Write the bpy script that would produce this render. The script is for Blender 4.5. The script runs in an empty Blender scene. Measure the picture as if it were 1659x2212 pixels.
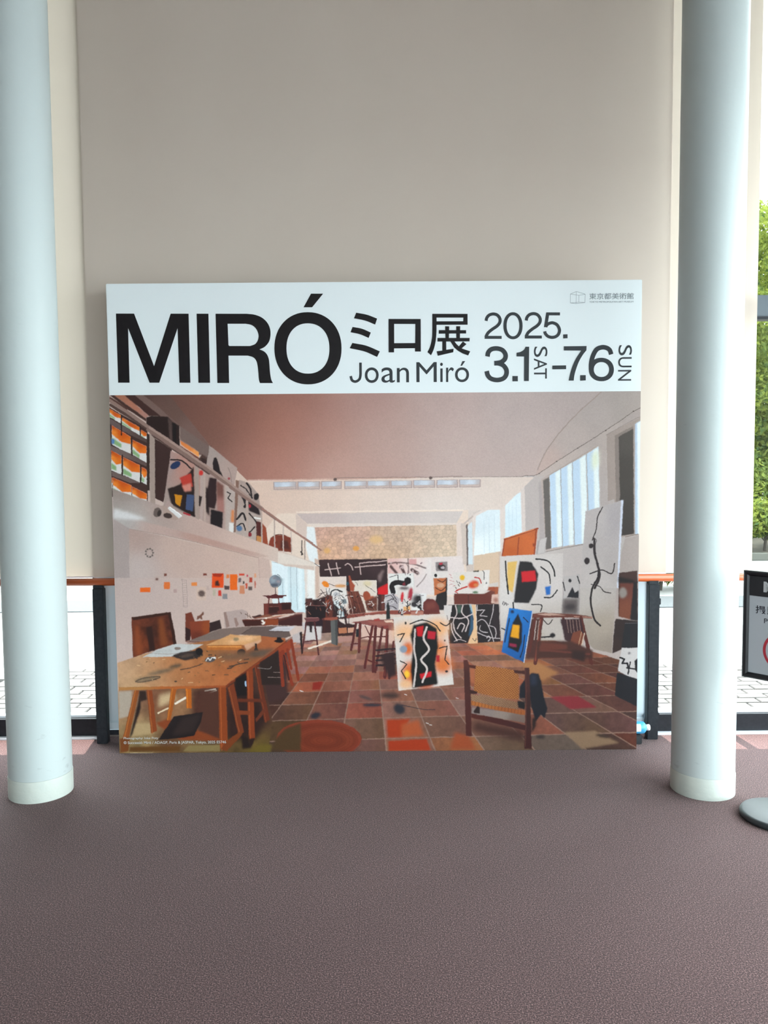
import bpy, bmesh, math, random
import numpy as np
from mathutils import Vector, Matrix

# tuned constants: sky, sun, exposure, paint and ink
SKY = 3.6
SUN = 5.0
EXPO = 1.62
CARPET_LO = (0.018, 0.009, 0.010)
CARPET_MID = (0.090, 0.045, 0.045)
CARPET_HI = (0.33, 0.19, 0.18)
BLIND_A = (0.69, 0.575, 0.50)
BLIND_B = (0.73, 0.625, 0.55)
BLIND_T = (0.42, 0.37, 0.30)
BLIND_F = 0.2
COLUMN = (0.52, 0.575, 0.575)
BAND = (0.53, 0.565, 0.525)
BOARD = (0.75, 0.79, 0.81)
PRINT_SAT = 1.04
PRINT_GAMMA = 1.14
PRINT_GAIN = np.array([1.03, 1.0, 1.01], np.float32)

# ------------------------------------------------------------------ camera
scene = bpy.context.scene
COL = scene.collection
cam_data = bpy.data.cameras.new('camera')
cam = bpy.data.objects.new('camera', cam_data)
COL.objects.link(cam)
scene.camera = cam
cam_data.sensor_fit = 'VERTICAL'
cam_data.sensor_height = 36.0
cam_data.lens = 36.0 * 1700.0 / 2212.0
cam_data.clip_start = 0.05
PITCH, ROLL = math.radians(3.55), math.radians(0.45)
fwd = Vector((0, math.cos(PITCH), -math.sin(PITCH)))
r0 = Vector((1, 0, 0)); u0 = r0.cross(fwd)
rgt = math.cos(ROLL) * r0 - math.sin(ROLL) * u0
up = math.sin(ROLL) * r0 + math.cos(ROLL) * u0
m = Matrix((rgt, up, -fwd)).transposed().to_4x4()
m.translation = Vector((0, 0, 1.6))
cam.matrix_world = m

# ------------------------------------------------------------------ sky, sun, exposure
world = bpy.data.worlds.new('sky'); scene.world = world
world.use_nodes = True
bg = world.node_tree.nodes['Background']
bg.inputs[0].default_value = (0.86, 0.95, 1.0, 1)
bg.inputs[1].default_value = SKY
sun_data = bpy.data.lights.new('sun', 'SUN')
sun_data.energy = SUN; sun_data.angle = math.radians(0.6); sun_data.color = (1.0, 0.95, 0.87)
sun = bpy.data.objects.new('sun', sun_data); COL.objects.link(sun)
sun.rotation_euler = (math.radians(-16), math.radians(-2), 0)      # high noon sun beyond the glass front
scene.view_settings.view_transform = 'Standard'
scene.view_settings.look = 'None'
scene.view_settings.exposure = EXPO
scene.view_settings.gamma = 1.0
scene.view_settings.use_curve_mapping = False
scene.cycles.max_bounces = 10
scene.cycles.diffuse_bounces = 6
scene.cycles.transparent_max_bounces = 24
scene.cycles.sample_clamp_indirect = 6.0


def portal(name, loc, rot, sx, sy):
    d = bpy.data.lights.new(name, 'AREA'); d.shape = 'RECTANGLE'; d.size = sx; d.size_y = sy
    d.cycles.is_portal = True
    o = bpy.data.objects.new(name, d); COL.objects.link(o)
    o.location = loc; o.rotation_euler = rot
    return o


# room: x -5.2..5.6, y -7..4.6, z 0..5.2 ; the glass front is the plane y = 4.6
XL, XR, YB, YF, ZC = -3.0, 3.5, -7.0, 4.6, 5.2
RW0, RW1, RWZ0, RWZ1 = -6.6, 4.45, 0.08, 3.2       # ribbon of glass in the right wall
portal("daylight_right", (XR + 0.25, (RW0 + RW1) / 2, (RWZ0 + RWZ1) / 2), (0, math.radians(90), 0), RWZ1 - RWZ0, RW1 - RW0)
portal("daylight_back", (1.6, YB - 0.25, 1.68), (math.radians(90), 0, 0), 3.6, 3.05)
portal('daylight_front', (2.95, YF + 0.2, 2.6), (math.radians(-90), 0, 0), 1.5, 5.0)


# ------------------------------------------------------------------ materials
def mat(name, color, rough=0.6, metal=0.0, spec=0.5, noise=None, bump=None, coat=0.0):
    """noise = (scale, amount, second colour), bump = (scale, strength)"""
    M = bpy.data.materials.new(name); M.use_nodes = True
    nt = M.node_tree; b = nt.nodes['Principled BSDF']
    b.inputs['Base Color'].default_value = (*color, 1)
    b.inputs['Roughness'].default_value = rough
    b.inputs['Metallic'].default_value = metal
    b.inputs['Specular IOR Level'].default_value = spec
    b.inputs['Coat Weight'].default_value = coat
    tc = nt.nodes.new('ShaderNodeTexCoord')
    if noise:
        n = nt.nodes.new('ShaderNodeTexNoise'); n.inputs['Scale'].default_value = noise[0]
        n.inputs['Detail'].default_value = 5
        nt.links.new(tc.outputs['Object'], n.inputs['Vector'])
        r = nt.nodes.new('ShaderNodeMapRange')
        r.inputs[1].default_value = 0.35; r.inputs[2].default_value = 0.7
        r.inputs[3].default_value = 0; r.inputs[4].default_value = noise[1]
        nt.links.new(n.outputs['Fac'], r.inputs[0])
        mx = nt.nodes.new('ShaderNodeMix'); mx.data_type = 'RGBA'
        mx.inputs[6].default_value = (*color, 1); mx.inputs[7].default_value = (*noise[2], 1)
        nt.links.new(r.outputs[0], mx.inputs[0]); nt.links.new(mx.outputs[2], b.inputs['Base Color'])
    if bump:
        n2 = nt.nodes.new('ShaderNodeTexNoise'); n2.inputs['Scale'].default_value = bump[0]
        n2.inputs['Detail'].default_value = 3
        nt.links.new(tc.outputs['Object'], n2.inputs['Vector'])
        bp = nt.nodes.new('ShaderNodeBump'); bp.inputs['Strength'].default_value = bump[1]
        bp.inputs['Distance'].default_value = 0.01
        nt.links.new(n2.outputs['Fac'], bp.inputs['Height']); nt.links.new(bp.outputs[0], b.inputs['Normal'])
    return M


def carpet_material():
    M = bpy.data.materials.new('carpet'); M.use_nodes = True
    nt = M.node_tree; b = nt.nodes['Principled BSDF']; b.inputs['Roughness'].default_value = 0.95
    b.inputs['Specular IOR Level'].default_value = 0.1
    b.inputs['Sheen Weight'].default_value = 0.15
    tc = nt.nodes.new('ShaderNodeTexCoord')
    n = nt.nodes.new('ShaderNodeTexNoise'); n.inputs['Scale'].default_value = 210; n.inputs['Detail'].default_value = 2
    n.inputs['Roughness'].default_value = 0.7
    nt.links.new(tc.outputs['Object'], n.inputs['Vector'])
    cr = nt.nodes.new('ShaderNodeValToRGB')
    e = cr.color_ramp.elements
    e[0].position = 0.30; e[0].color = (*CARPET_LO, 1)
    e[1].position = 0.72; e[1].color = (*CARPET_HI, 1)
    k = e.new(0.52); k.color = (*CARPET_MID, 1)
    nt.links.new(n.outputs['Fac'], cr.inputs[0])
    n2 = nt.nodes.new('ShaderNodeTexNoise'); n2.inputs['Scale'].default_value = 1.3; n2.inputs['Detail'].default_value = 4
    nt.links.new(tc.outputs['Object'], n2.inputs['Vector'])
    mr = nt.nodes.new('ShaderNodeMapRange'); mr.inputs[3].default_value = 0.85; mr.inputs[4].default_value = 1.12
    nt.links.new(n2.outputs['Fac'], mr.inputs[0])
    hs = nt.nodes.new('ShaderNodeHueSaturation')
    nt.links.new(cr.outputs[0], hs.inputs['Color']); nt.links.new(mr.outputs[0], hs.inputs['Value'])
    nt.links.new(hs.outputs[0], b.inputs['Base Color'])
    bp = nt.nodes.new('ShaderNodeBump'); bp.inputs['Strength'].default_value = 0.6; bp.inputs['Distance'].default_value = 0.004
    nt.links.new(n.outputs['Fac'], bp.inputs['Height']); nt.links.new(bp.outputs[0], b.inputs['Normal'])
    return M


def glass_material():
    M = bpy.data.materials.new('clear_glass'); M.use_nodes = True
    nt = M.node_tree; nt.nodes.clear()
    out = nt.nodes.new('ShaderNodeOutputMaterial')
    t = nt.nodes.new('ShaderNodeBsdfTransparent'); t.inputs[0].default_value = (0.955, 0.985, 0.975, 1)
    g = nt.nodes.new('ShaderNodeBsdfGlossy'); g.inputs['Roughness'].default_value = 0.0
    fr = nt.nodes.new('ShaderNodeFresnel'); fr.inputs[0].default_value = 1.5
    mx = nt.nodes.new('ShaderNodeMixShader')
    ge = nt.nodes.new('ShaderNodeNewGeometry'); io = nt.nodes.new('ShaderNodeMath'); io.operation = 'MULTIPLY_ADD'
    io.inputs[1].default_value = 1 / 1.09 - 1.09; io.inputs[2].default_value = 1.09        # same index on both faces of the sheet
    nt.links.new(ge.outputs['Backfacing'], io.inputs[0]); nt.links.new(io.outputs[0], fr.inputs[0])
    nt.links.new(fr.outputs[0], mx.inputs[0]); nt.links.new(t.outputs[0], mx.inputs[1]); nt.links.new(g.outputs[0], mx.inputs[2])
    nt.links.new(mx.outputs[0], out.inputs[0])
    return M


def cloth_blind_material():
    M = bpy.data.materials.new('blind_fabric'); M.use_nodes = True
    nt = M.node_tree; nt.nodes.clear()
    out = nt.nodes.new('ShaderNodeOutputMaterial')
    d = nt.nodes.new('ShaderNodeBsdfDiffuse'); t = nt.nodes.new('ShaderNodeBsdfTranslucent')
    tc = nt.nodes.new('ShaderNodeTexCoord')
    n = nt.nodes.new('ShaderNodeTexNoise'); n.inputs['Scale'].default_value = 2.0; n.inputs['Detail'].default_value = 5
    nt.links.new(tc.outputs['Object'], n.inputs['Vector'])
    mx = nt.nodes.new('ShaderNodeMix'); mx.data_type = 'RGBA'
    mx.inputs[6].default_value = (*BLIND_A, 1); mx.inputs[7].default_value = (*BLIND_B, 1)
    nt.links.new(n.outputs['Fac'], mx.inputs[0]); nt.links.new(mx.outputs[2], d.inputs[0])
    t.inputs[0].default_value = (*BLIND_T, 1)
    ms = nt.nodes.new('ShaderNodeMixShader'); ms.inputs[0].default_value = BLIND_F
    nt.links.new(d.outputs[0], ms.inputs[1]); nt.links.new(t.outputs[0], ms.inputs[2]); nt.links.new(ms.outputs[0], out.inputs[0])
    return M


def leaf_material(name, a, b_, tr):
    M = bpy.data.materials.new(name); M.use_nodes = True
    nt = M.node_tree; nt.nodes.clear()
    out = nt.nodes.new('ShaderNodeOutputMaterial')
    d = nt.nodes.new('ShaderNodeBsdfDiffuse'); t = nt.nodes.new('ShaderNodeBsdfTranslucent')
    tc = nt.nodes.new('ShaderNodeTexCoord')
    n = nt.nodes.new('ShaderNodeTexNoise'); n.inputs['Scale'].default_value = 5.5; n.inputs['Detail'].default_value = 8
    nt.links.new(tc.outputs['Object'], n.inputs['Vector'])
    r = nt.nodes.new('ShaderNodeMapRange'); r.inputs[1].default_value = 0.35; r.inputs[2].default_value = 0.65
    nt.links.new(n.outputs['Fac'], r.inputs[0])
    mx = nt.nodes.new('ShaderNodeMix'); mx.data_type = 'RGBA'
    mx.inputs[6].default_value = (*a, 1); mx.inputs[7].default_value = (*b_, 1)
    nt.links.new(r.outputs[0], mx.inputs[0]); nt.links.new(mx.outputs[2], d.inputs[0])
    t.inputs[0].default_value = (*tr, 1)
    ms = nt.nodes.new('ShaderNodeMixShader'); ms.inputs[0].default_value = 0.4
    nt.links.new(d.outputs[0], ms.inputs[1]); nt.links.new(t.outputs[0], ms.inputs[2]); nt.links.new(ms.outputs[0], out.inputs[0])
    return M


def column_material():
    """off-white paint with grey scuffs that thicken towards knee height, where feet and trolleys reach"""
    M = mat('column_paint', COLUMN, rough=0.5, bump=(18, 0.12))
    nt = M.node_tree; b = nt.nodes['Principled BSDF']
    tc = nt.nodes.new('ShaderNodeTexCoord')
    mp = nt.nodes.new('ShaderNodeMapping'); mp.inputs['Scale'].default_value = (14, 14, 34)
    mp.inputs['Rotation'].default_value = (0.5, 0.4, 0)
    nt.links.new(tc.outputs['Object'], mp.inputs[0])
    n = nt.nodes.new('ShaderNodeTexNoise'); n.inputs['Scale'].default_value = 1.0; n.inputs['Detail'].default_value = 4
    nt.links.new(mp.outputs[0], n.inputs['Vector'])
    sp = nt.nodes.new('ShaderNodeSeparateXYZ'); nt.links.new(tc.outputs['Object'], sp.inputs[0])
    h = nt.nodes.new('ShaderNodeMapRange'); h.inputs[1].default_value = 0.05; h.inputs[2].default_value = 0.9
    h.inputs[3].default_value = 0.63; h.inputs[4].default_value = 0.74
    nt.links.new(sp.outputs[2], h.inputs[0])
    sub = nt.nodes.new('ShaderNodeMath'); sub.operation = 'SUBTRACT'
    nt.links.new(n.outputs['Fac'], sub.inputs[0]); nt.links.new(h.outputs[0], sub.inputs[1])
    g = nt.nodes.new('ShaderNodeMath'); g.operation = 'MULTIPLY'; g.inputs[1].default_value = 5.0; g.use_clamp = True
    nt.links.new(sub.outputs[0], g.inputs[0])
    mx = nt.nodes.new('ShaderNodeMix'); mx.data_type = 'RGBA'
    mx.inputs[6].default_value = (*COLUMN, 1); mx.inputs[7].default_value = (0.33, 0.35, 0.36, 1)
    nt.links.new(g.outputs[0], mx.inputs[0]); nt.links.new(mx.outputs[2], b.inputs['Base Color'])
    return M


def wood_material(name, a, b_, rough=0.35):
    M = bpy.data.materials.new(name); M.use_nodes = True
    nt = M.node_tree; b = nt.nodes['Principled BSDF']; b.inputs['Roughness'].default_value = rough
    tc = nt.nodes.new('ShaderNodeTexCoord'); mp = nt.nodes.new('ShaderNodeMapping')
    mp.inputs['Scale'].default_value = (1.2, 40, 40)
    nt.links.new(tc.outputs['Object'], mp.inputs[0])
    n = nt.nodes.new('ShaderNodeTexNoise'); n.inputs['Scale'].default_value = 2.0; n.inputs['Detail'].default_value = 6
    nt.links.new(mp.outputs[0], n.inputs['Vector'])
    mx = nt.nodes.new('ShaderNodeMix'); mx.data_type = 'RGBA'
    mx.inputs[6].default_value = (*a, 1); mx.inputs[7].default_value = (*b_, 1)
    nt.links.new(n.outputs['Fac'], mx.inputs[0]); nt.links.new(mx.outputs[2], b.inputs['Base Color'])
    return M


M_carpet = carpet_material()
M_glass = glass_material()
M_blind = cloth_blind_material()
M_column = column_material()
M_band = mat('column_base_paint', BAND, rough=0.55, noise=(16, 0.5, (0.60, 0.62, 0.56)), bump=(22, 0.25))
M_wall = mat('white_wall_paint', (0.72, 0.70, 0.66), rough=0.8, bump=(60, 0.05))
M_wall_left = mat('darkened_wall_paint', (0.2, 0.185, 0.175), rough=0.8, bump=(60, 0.05))  # darkened so the unseen left wall bounces less light
M_panel = mat('pale_blue_grey_panel', (0.74, 0.83, 0.89), rough=0.45, noise=(3, 0.15, (0.66, 0.75, 0.81)))
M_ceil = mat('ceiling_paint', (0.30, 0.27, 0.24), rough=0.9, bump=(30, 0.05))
M_frame = mat('black_window_frame', (0.011, 0.0115, 0.015), rough=0.5, spec=0.25, noise=(40, 0.5, (0.022, 0.023, 0.03)))
M_grey = mat('grey_transom', (0.075, 0.095, 0.115), rough=0.45, noise=(14, 0.5, (0.06, 0.075, 0.09)))
M_alu = mat('pale_aluminium', (0.78, 0.8, 0.85), rough=0.35, noise=(30, 0.3, (0.7, 0.72, 0.78)))
M_post = mat('black_steel', (0.012, 0.0135, 0.018), rough=0.5, spec=0.25, noise=(50, 0.5, (0.03, 0.034, 0.04)))
M_rail = wood_material('varnished_rail_wood', (0.40, 0.068, 0.015), (0.54, 0.12, 0.035))


# ------------------------------------------------------------------ mesh helpers
def obj(name, bm, material, parent=None, smooth=False, loc=None):
    me = bpy.data.meshes.new(name); bm.to_mesh(me); bm.free()
    if smooth:
        me.polygons.foreach_set('use_smooth', [True] * len(me.polygons))
    me.materials.append(material)
    o = bpy.data.objects.new(name, me); COL.objects.link(o)
    if parent: o.parent = parent
    if loc: o.location = loc
    return o


def add_box(bm, x0, x1, y0, y1, z0, z1, bevel=0.0):
    r = bmesh.ops.create_cube(bm, size=1)
    for v in r['verts']:
        v.co.x = x0 + (v.co.x + 0.5) * (x1 - x0); v.co.y = y0 + (v.co.y + 0.5) * (y1 - y0); v.co.z = z0 + (v.co.z + 0.5) * (z1 - z0)
    if bevel:
        ed = list({e for v in r['verts'] for e in v.link_edges})
        bmesh.ops.bevel(bm, geom=ed, offset=bevel, segments=2, affect='EDGES')


def box(x0, x1, y0, y1, z0, z1, bevel=0.0):
    bm = bmesh.new(); add_box(bm, x0, x1, y0, y1, z0, z1, bevel); return bm


def lathe(profile, n=48):
    """profile: (radius, z) from bottom to top"""
    bm = bmesh.new(); rings = []
    for r, z in profile:
        rings.append([bm.verts.new((r * math.cos(2 * math.pi * i / n), r * math.sin(2 * math.pi * i / n), z)) for i in range(n)])
    for a, b in zip(rings, rings[1:]):
        for i in range(n):
            bm.faces.new((a[i], a[(i + 1) % n], b[(i + 1) % n], b[i]))
    for r in (rings[0][::-1], rings[-1]):                      # end caps on vertices of their own, so the side stays evenly shaded
        bm.faces.new([bm.verts.new(v.co) for v in r])
    return bm


def add_tube(bm, pts, radii, n=8):
    pts = [Vector(p) for p in pts]; rings = []
    for i, p in enumerate(pts):
        d = (pts[min(i + 1, len(pts) - 1)] - pts[max(i - 1, 0)]).normalized()
        a = d.orthogonal().normalized(); b = d.cross(a)
        rings.append([bm.verts.new(p + radii[i] * (math.cos(2 * math.pi * k / n) * a + math.sin(2 * math.pi * k / n) * b)) for k in range(n)])
    for a, b in zip(rings, rings[1:]):
        # align the rings so that the tube does not twist
        best = min(range(n), key=lambda s: sum((a[k].co - b[(k + s) % n].co).length for k in range(n)))
        for k in range(n):
            bm.faces.new((a[k], a[(k + 1) % n], b[(k + 1 + best) % n], b[(k + best) % n]))
    bm.faces.new(rings[0][::-1]); bm.faces.new(rings[-1])


def thing(name, label, cat, loc=(0, 0, 0), rotz=0.0, group=None):
    o = bpy.data.objects.new(name, None); COL.objects.link(o)
    o.location = loc; o.rotation_euler = (0, 0, rotz)
    o['label'] = label; o['category'] = cat
    if group: o['group'] = group
    return o


def tag(o, label, cat, group=None):
    o['label'] = label; o['category'] = cat
    if group: o['group'] = group
    return o


def struct(name, bm, material, parent=None, label=None, smooth=False):
    o = obj(name, bm, material, parent, smooth)
    if not parent: o['kind'] = 'structure'
    if label: o['label'] = label
    return o


# ------------------------------------------------------------------ the room shell
bm = bmesh.new()
for g in [(XL, XR, YB, YF)]:
    add_box(bm, g[0], g[1], g[2], g[3] - 0.04, -0.12, 0.0)
struct('floor', bm, M_carpet, label='brown mauve speckled carpet')
struct('ceiling', box(XL - 0.2, XR + 0.2, YB - 0.2, YF + 1.15, ZC, ZC + 0.25), M_ceil, label='high plain ceiling, with an added eave that shades the glass front')  # overhang past the glass is added to keep sun and sky off the blinds
struct('wall_left', box(XL - 0.2, XL, YB, YF - 0.04, -0.12, ZC), M_wall_left, label='unseen dark left wall, set close in to dim the left side')  # unseen wall, drawn in to cut the glow on the left column
bm = bmesh.new()                                   # right wall around its ribbon of glass
add_box(bm, XR, XR + 0.2, YB, YF - 0.04, -0.12, RWZ0)
add_box(bm, XR, XR + 0.2, YB, YF - 0.04, RWZ1, ZC)
add_box(bm, XR, XR + 0.2, YB, RW0, RWZ0, RWZ1)
add_box(bm, XR, XR + 0.2, RW1, YF - 0.04, RWZ0, RWZ1)
struct('wall_right', bm, M_wall, label='right wall with a long window')
bm = bmesh.new()
add_box(bm, XL, -0.2, YB - 0.2, YB, -0.12, ZC); add_box(bm, 3.4, XR, YB - 0.2, YB, -0.12, ZC)
add_box(bm, -0.2, 3.4, YB - 0.2, YB, -0.12, 0.15); add_box(bm, -0.2, 3.4, YB - 0.2, YB, 3.2, ZC)
struct('wall_back', bm, M_wall, label='back wall with a wide window')


def window(name, label, x0, x1, z0, z1, bars, horizontal=(), place=None):
    """a glazed wall: frame with bars, panes as children. place maps (u, depth, z) into the room"""
    bm = bmesh.new(); w = 0.06
    def bx(u0, u1, a, b): 
        add_box(bm, u0, u1, -0.035, 0.035, a, b)
    bx(x0, x1, z0, z0 + w); bx(x0, x1, z1 - w, z1)
    for u in [x0 + w / 2, *bars, x1 - w / 2]: bx(u - w / 2, u + w / 2, z0 + w, z1 - w)
    f = struct(name, bm, M_frame, label=label)
    us = [x0, *bars, x1]
    for a, b in zip(us, us[1:]):
        p = obj('pane', box(a + 0.03, b - 0.03, -0.005, 0.005, z0 + w, z1 - w), M_glass, f)
    f.matrix_world = place
    return f


window('window_4', 'long window in the right wall', RW0, RW1, RWZ0, RWZ1, [-3.6, -1.0, 1.5],
       place=Matrix.Translation((XR + 0.1, 0, 0)) @ Matrix.Rotation(math.radians(90), 4, 'Z'))
window('window_5', 'wide window in the back wall', -0.2, 3.4, 0.15, 3.2, [1.6], place=Matrix.Translation((0, YB - 0.1, 0)))

# opaque pale panel in the middle of the glass front, behind the poster board
bm = bmesh.new(); add_box(bm, -1.66, 1.54, 4.585, 4.66, 0.035, ZC)
pn = struct('wall_front', bm, M_panel, label='pale blue-grey wall panel between the two glass bays, behind the poster board')
obj('sill', box(-1.66, 1.54, 4.59, 4.66, 0.0, 0.0345), M_frame, pn)
obj('bottom_lip', box(-1.652, 1.532, 4.572, 4.584, 0.035, 0.085, 0.004), M_panel, pn)


def bay(name, label, x0, x1, bars, t0=None):
    """one bay of the glass front: low black frame, pale bead, panes, grey transom"""
    f = struct(name, box(x0, x1, 4.545, 4.66, 0.0, 0.112), M_frame, label=label)
    obj('floor_strip', box(x0, x1, 4.515, 4.544, 0.0, 0.012), M_alu, f)
    obj('glazing_bead', box(x0, x1, 4.575, 4.63, 0.1125, 0.126), M_alu, f)
    if t0:
        obj('transom', box(t0 + 0.026, x1 - 0.051, 4.575, 4.655, 2.425, 2.545, 0.004), M_grey, f)
        obj('transom_seal', box(t0 + 0.026, x1 - 0.051, 4.58, 4.65, 2.408, 2.4245), M_frame, f)
    obj('head', box(x0, x1, 4.56, 4.66, ZC - 0.1, ZC), M_frame, f)
    us = [x0, *bars, x1]
    for u in us:
        a = min(max(u - 0.025, x0), x1 - 0.05)
        obj('mullion', box(a, a + 0.05, 4.575, 4.655, 0.127, ZC - 0.101), M_frame, f)
    for a, b in zip(us, us[1:]):
        for z0, z1 in ((0.127, 2.407), (2.546, ZC - 0.101)) if t0 and a >= t0 else ((0.127, ZC - 0.101),):
            obj('pane', box(a + 0.051, b - 0.051, 4.61, 4.618, z0, z1), M_glass, f)
    return f


bay('window_1', 'left bay of the glass front, with a black foot frame', XL, -1.66, [])
bay('window_2', 'right bay of the glass front, with a black foot frame and a grey transom', 1.54, XR, [2.0, 2.8], 2.0)

# ------------------------------------------------------------------ outside
M_pave = mat('pale_paving', (0.20, 0.19, 0.18), rough=0.85, noise=(0.9, 0.6, (0.16, 0.15, 0.14)), bump=(30, 0.2))
M_brick = mat('rose_grey_paver', (0.105, 0.09, 0.085), rough=0.85, noise=(7, 0.8, (0.085, 0.082, 0.08)), bump=(60, 0.3))
M_soil = mat('dry_soil', (0.05, 0.038, 0.022), rough=0.95, noise=(5, 0.9, (0.025, 0.02, 0.011)), bump=(9, 0.9))
M_kerb = mat('grey_kerb', (0.055, 0.055, 0.045), rough=0.8, noise=(9, 0.6, (0.04, 0.04, 0.033)))
M_road = mat('grey_asphalt', (0.028, 0.032, 0.036), rough=0.9, noise=(40, 0.6, (0.04, 0.044, 0.047)), bump=(90, 0.3))
M_bark = mat('bark', (0.03, 0.024, 0.018), rough=0.9, noise=(14, 0.8, (0.06, 0.05, 0.04)), bump=(25, 0.8))
bm = bmesh.new()
add_box(bm, -40, 45, 4.66, 60, -0.22, -0.045)
pave = struct('pavement', bm, M_pave, label='sunlit pale paving outside the glass')
M_yard = mat('pale_concrete', (0.37, 0.38, 0.40), rough=0.9, noise=(2, 0.7, (0.30, 0.31, 0.33)), bump=(30, 0.3))
bm = bmesh.new(); add_box(bm, XR + 0.22, 45, -45, 4.659, -0.22, -0.05); add_box(bm, -40, XR + 0.219, -45, YB - 0.22, -0.22, -0.05)
struct('added_ground', bm, M_yard, label='unseen ground outside the right and back windows, added to shape the daylight')  # added out of view: blocks sky light from below and bounces sun indoors
bm = bmesh.new(); add_box(bm, -14, 7.9, 8.75, 9.45, -0.0449, -0.035)
rd = obj('asphalt_strip', bm, M_road, pave)
rng = random.Random(3)
bm = box(-0.098, 0.098, -0.048, 0.048, -0.05, 0.0, 0.004)
brick0 = obj('brick', bm, M_brick, pave)
first = True
for (xa, xb) in ((-3.0, -1.2), (1.4, 3.0)):
    for j in range(15):
        y = 4.73 + j * 0.1025
        for i in range(int((xb - xa) / 0.205)):
            o = brick0 if first else brick0.copy()
            if not first: COL.objects.link(o)
            first = False
            o.parent = pave
            o.location = (xa + (i + 0.5 * (j % 2)) * 0.205 + 0.1, y, -0.022 + rng.uniform(-0.002, 0.002))
bm = bmesh.new()
gx, gy = 26, 8
vs = [[bm.verts.new((-6 + 24 * i / gx, 12.95 + 8 * j / gy, (0.0 if j == 0 else 0.06 + 0.05 * j + rng.uniform(-0.04, 0.05)))) for i in range(gx + 1)] for j in range(gy + 1)]
for j in range(gy):
    for i in range(gx): bm.faces.new((vs[j][i], vs[j][i + 1], vs[j + 1][i + 1], vs[j + 1][i]))
struct('planting_bed', bm, M_soil, label='soil bank under the trees', smooth=True)
kerb = thing('kerb', 'low grey stone kerb along the foot of the soil bank', 'kerb', (0, 12.88, 0))
k0 = None
for i in range(24):
    if k0 is None:
        k0 = k = obj('kerb_stone', box(-0.495, 0.495, -0.06, 0.06, -0.045, 0.075, 0.01), M_kerb, kerb)
    else:
        k = k0.copy(); COL.objects.link(k); k.parent = kerb
    k.location = (-5.5 + i, 0, 0)


def leaf_cloud(n, blobs, size, seed):
    """many small folded leaves spread over the shells of the blobs (centre, radii)"""
    r = np.random.default_rng(seed)
    w = np.array([b[1][0] * b[1][1] for b in blobs]); w = w / w.sum()
    idx = r.choice(len(blobs), n, p=w)
    c = np.array([b[0] for b in blobs])[idx]; rad = np.array([b[1] for b in blobs])[idx]
    d = r.normal(size=(n, 3)); d /= np.linalg.norm(d, axis=1)[:, None]
    p = c + rad * d * (r.uniform(0.45, 1.06, n) ** 0.6)[:, None]
    nrm = d + 0.9 * r.normal(size=(n, 3)) + np.array([0, 0, 0.6]); nrm /= np.linalg.norm(nrm, axis=1)[:, None]
    a = np.cross(nrm, r.normal(size=(n, 3))); a /= np.linalg.norm(a, axis=1)[:, None]
    b = np.cross(nrm, a)
    s = size * r.uniform(0.6, 1.3, n)[:, None]
    v = np.stack([p - a * s, p - b * s * 0.42 + nrm * s * 0.12, p + a * s, p + b * s * 0.42 + nrm * s * 0.12], 1).reshape(-1, 3)
    q = np.arange(4 * n).reshape(-1, 4)
    me = bpy.data.meshes.new('foliage'); me.from_pydata(v.tolist(), [], q.tolist())
    return me


LEAVES = [leaf_material('leaf_fresh', (0.026, 0.054, 0.024), (0.155, 0.175, 0.035), (0.14, 0.17, 0.03)),
          leaf_material('leaf_deep', (0.014, 0.034, 0.018), (0.04, 0.066, 0.026), (0.05, 0.08, 0.022))]


def tree(name, label, cat, loc, h, blobs, n, size, lm, seed, trunk_r=0.09, group=None):
    t = thing(name, label, cat, loc, 0, group or 'planting outside the glass: ' + cat + 's')
    r = random.Random(seed)
    bm = bmesh.new()
    add_tube(bm, [(0, 0, -0.1), (0.05, 0.03, h * 0.3), (-0.04, 0.0, h * 0.6), (0.02, 0.05, h * 0.85)], [trunk_r, trunk_r * .8, trunk_r * .55, trunk_r * .2])
    obj('trunk', bm, M_bark, t, True)
    for c, rad in blobs[:7]:
        bm = bmesh.new(); z = max(0.15 * h, c[2] - 0.6 * rad[2] - 0.3)
        add_tube(bm, [(0, 0, z), (c[0] * 0.5, c[1] * 0.5, (z + c[2]) / 2 + 0.1), (c[0], c[1], c[2])], [trunk_r * .4, trunk_r * .25, trunk_r * .1], 6)
        obj('branch', bm, M_bark, t, True)
    me = leaf_cloud(n, blobs, size, seed); me.materials.append(lm)
    f = bpy.data.objects.new('foliage', me); COL.objects.link(f); f.parent = t; f['kind'] = 'stuff'
    return t


def blobs_for(h, spread, k, seed, z0=0.3):
    r = random.Random(seed); out = []
    for i in range(k):
        z = h * (z0 + (1 - z0) * (i + 0.5) / k); w = spread * (1.0 - 0.55 * abs((i + .5) / k - 0.35))
        a = r.uniform(0, 6.28); q = r.uniform(0.15, 0.6) * w
        out.append(((q * math.cos(a), q * math.sin(a), z), (w * r.uniform(.45, .7), w * r.uniform(.45, .7), h / k * r.uniform(.9, 1.5))))
    return out


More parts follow.
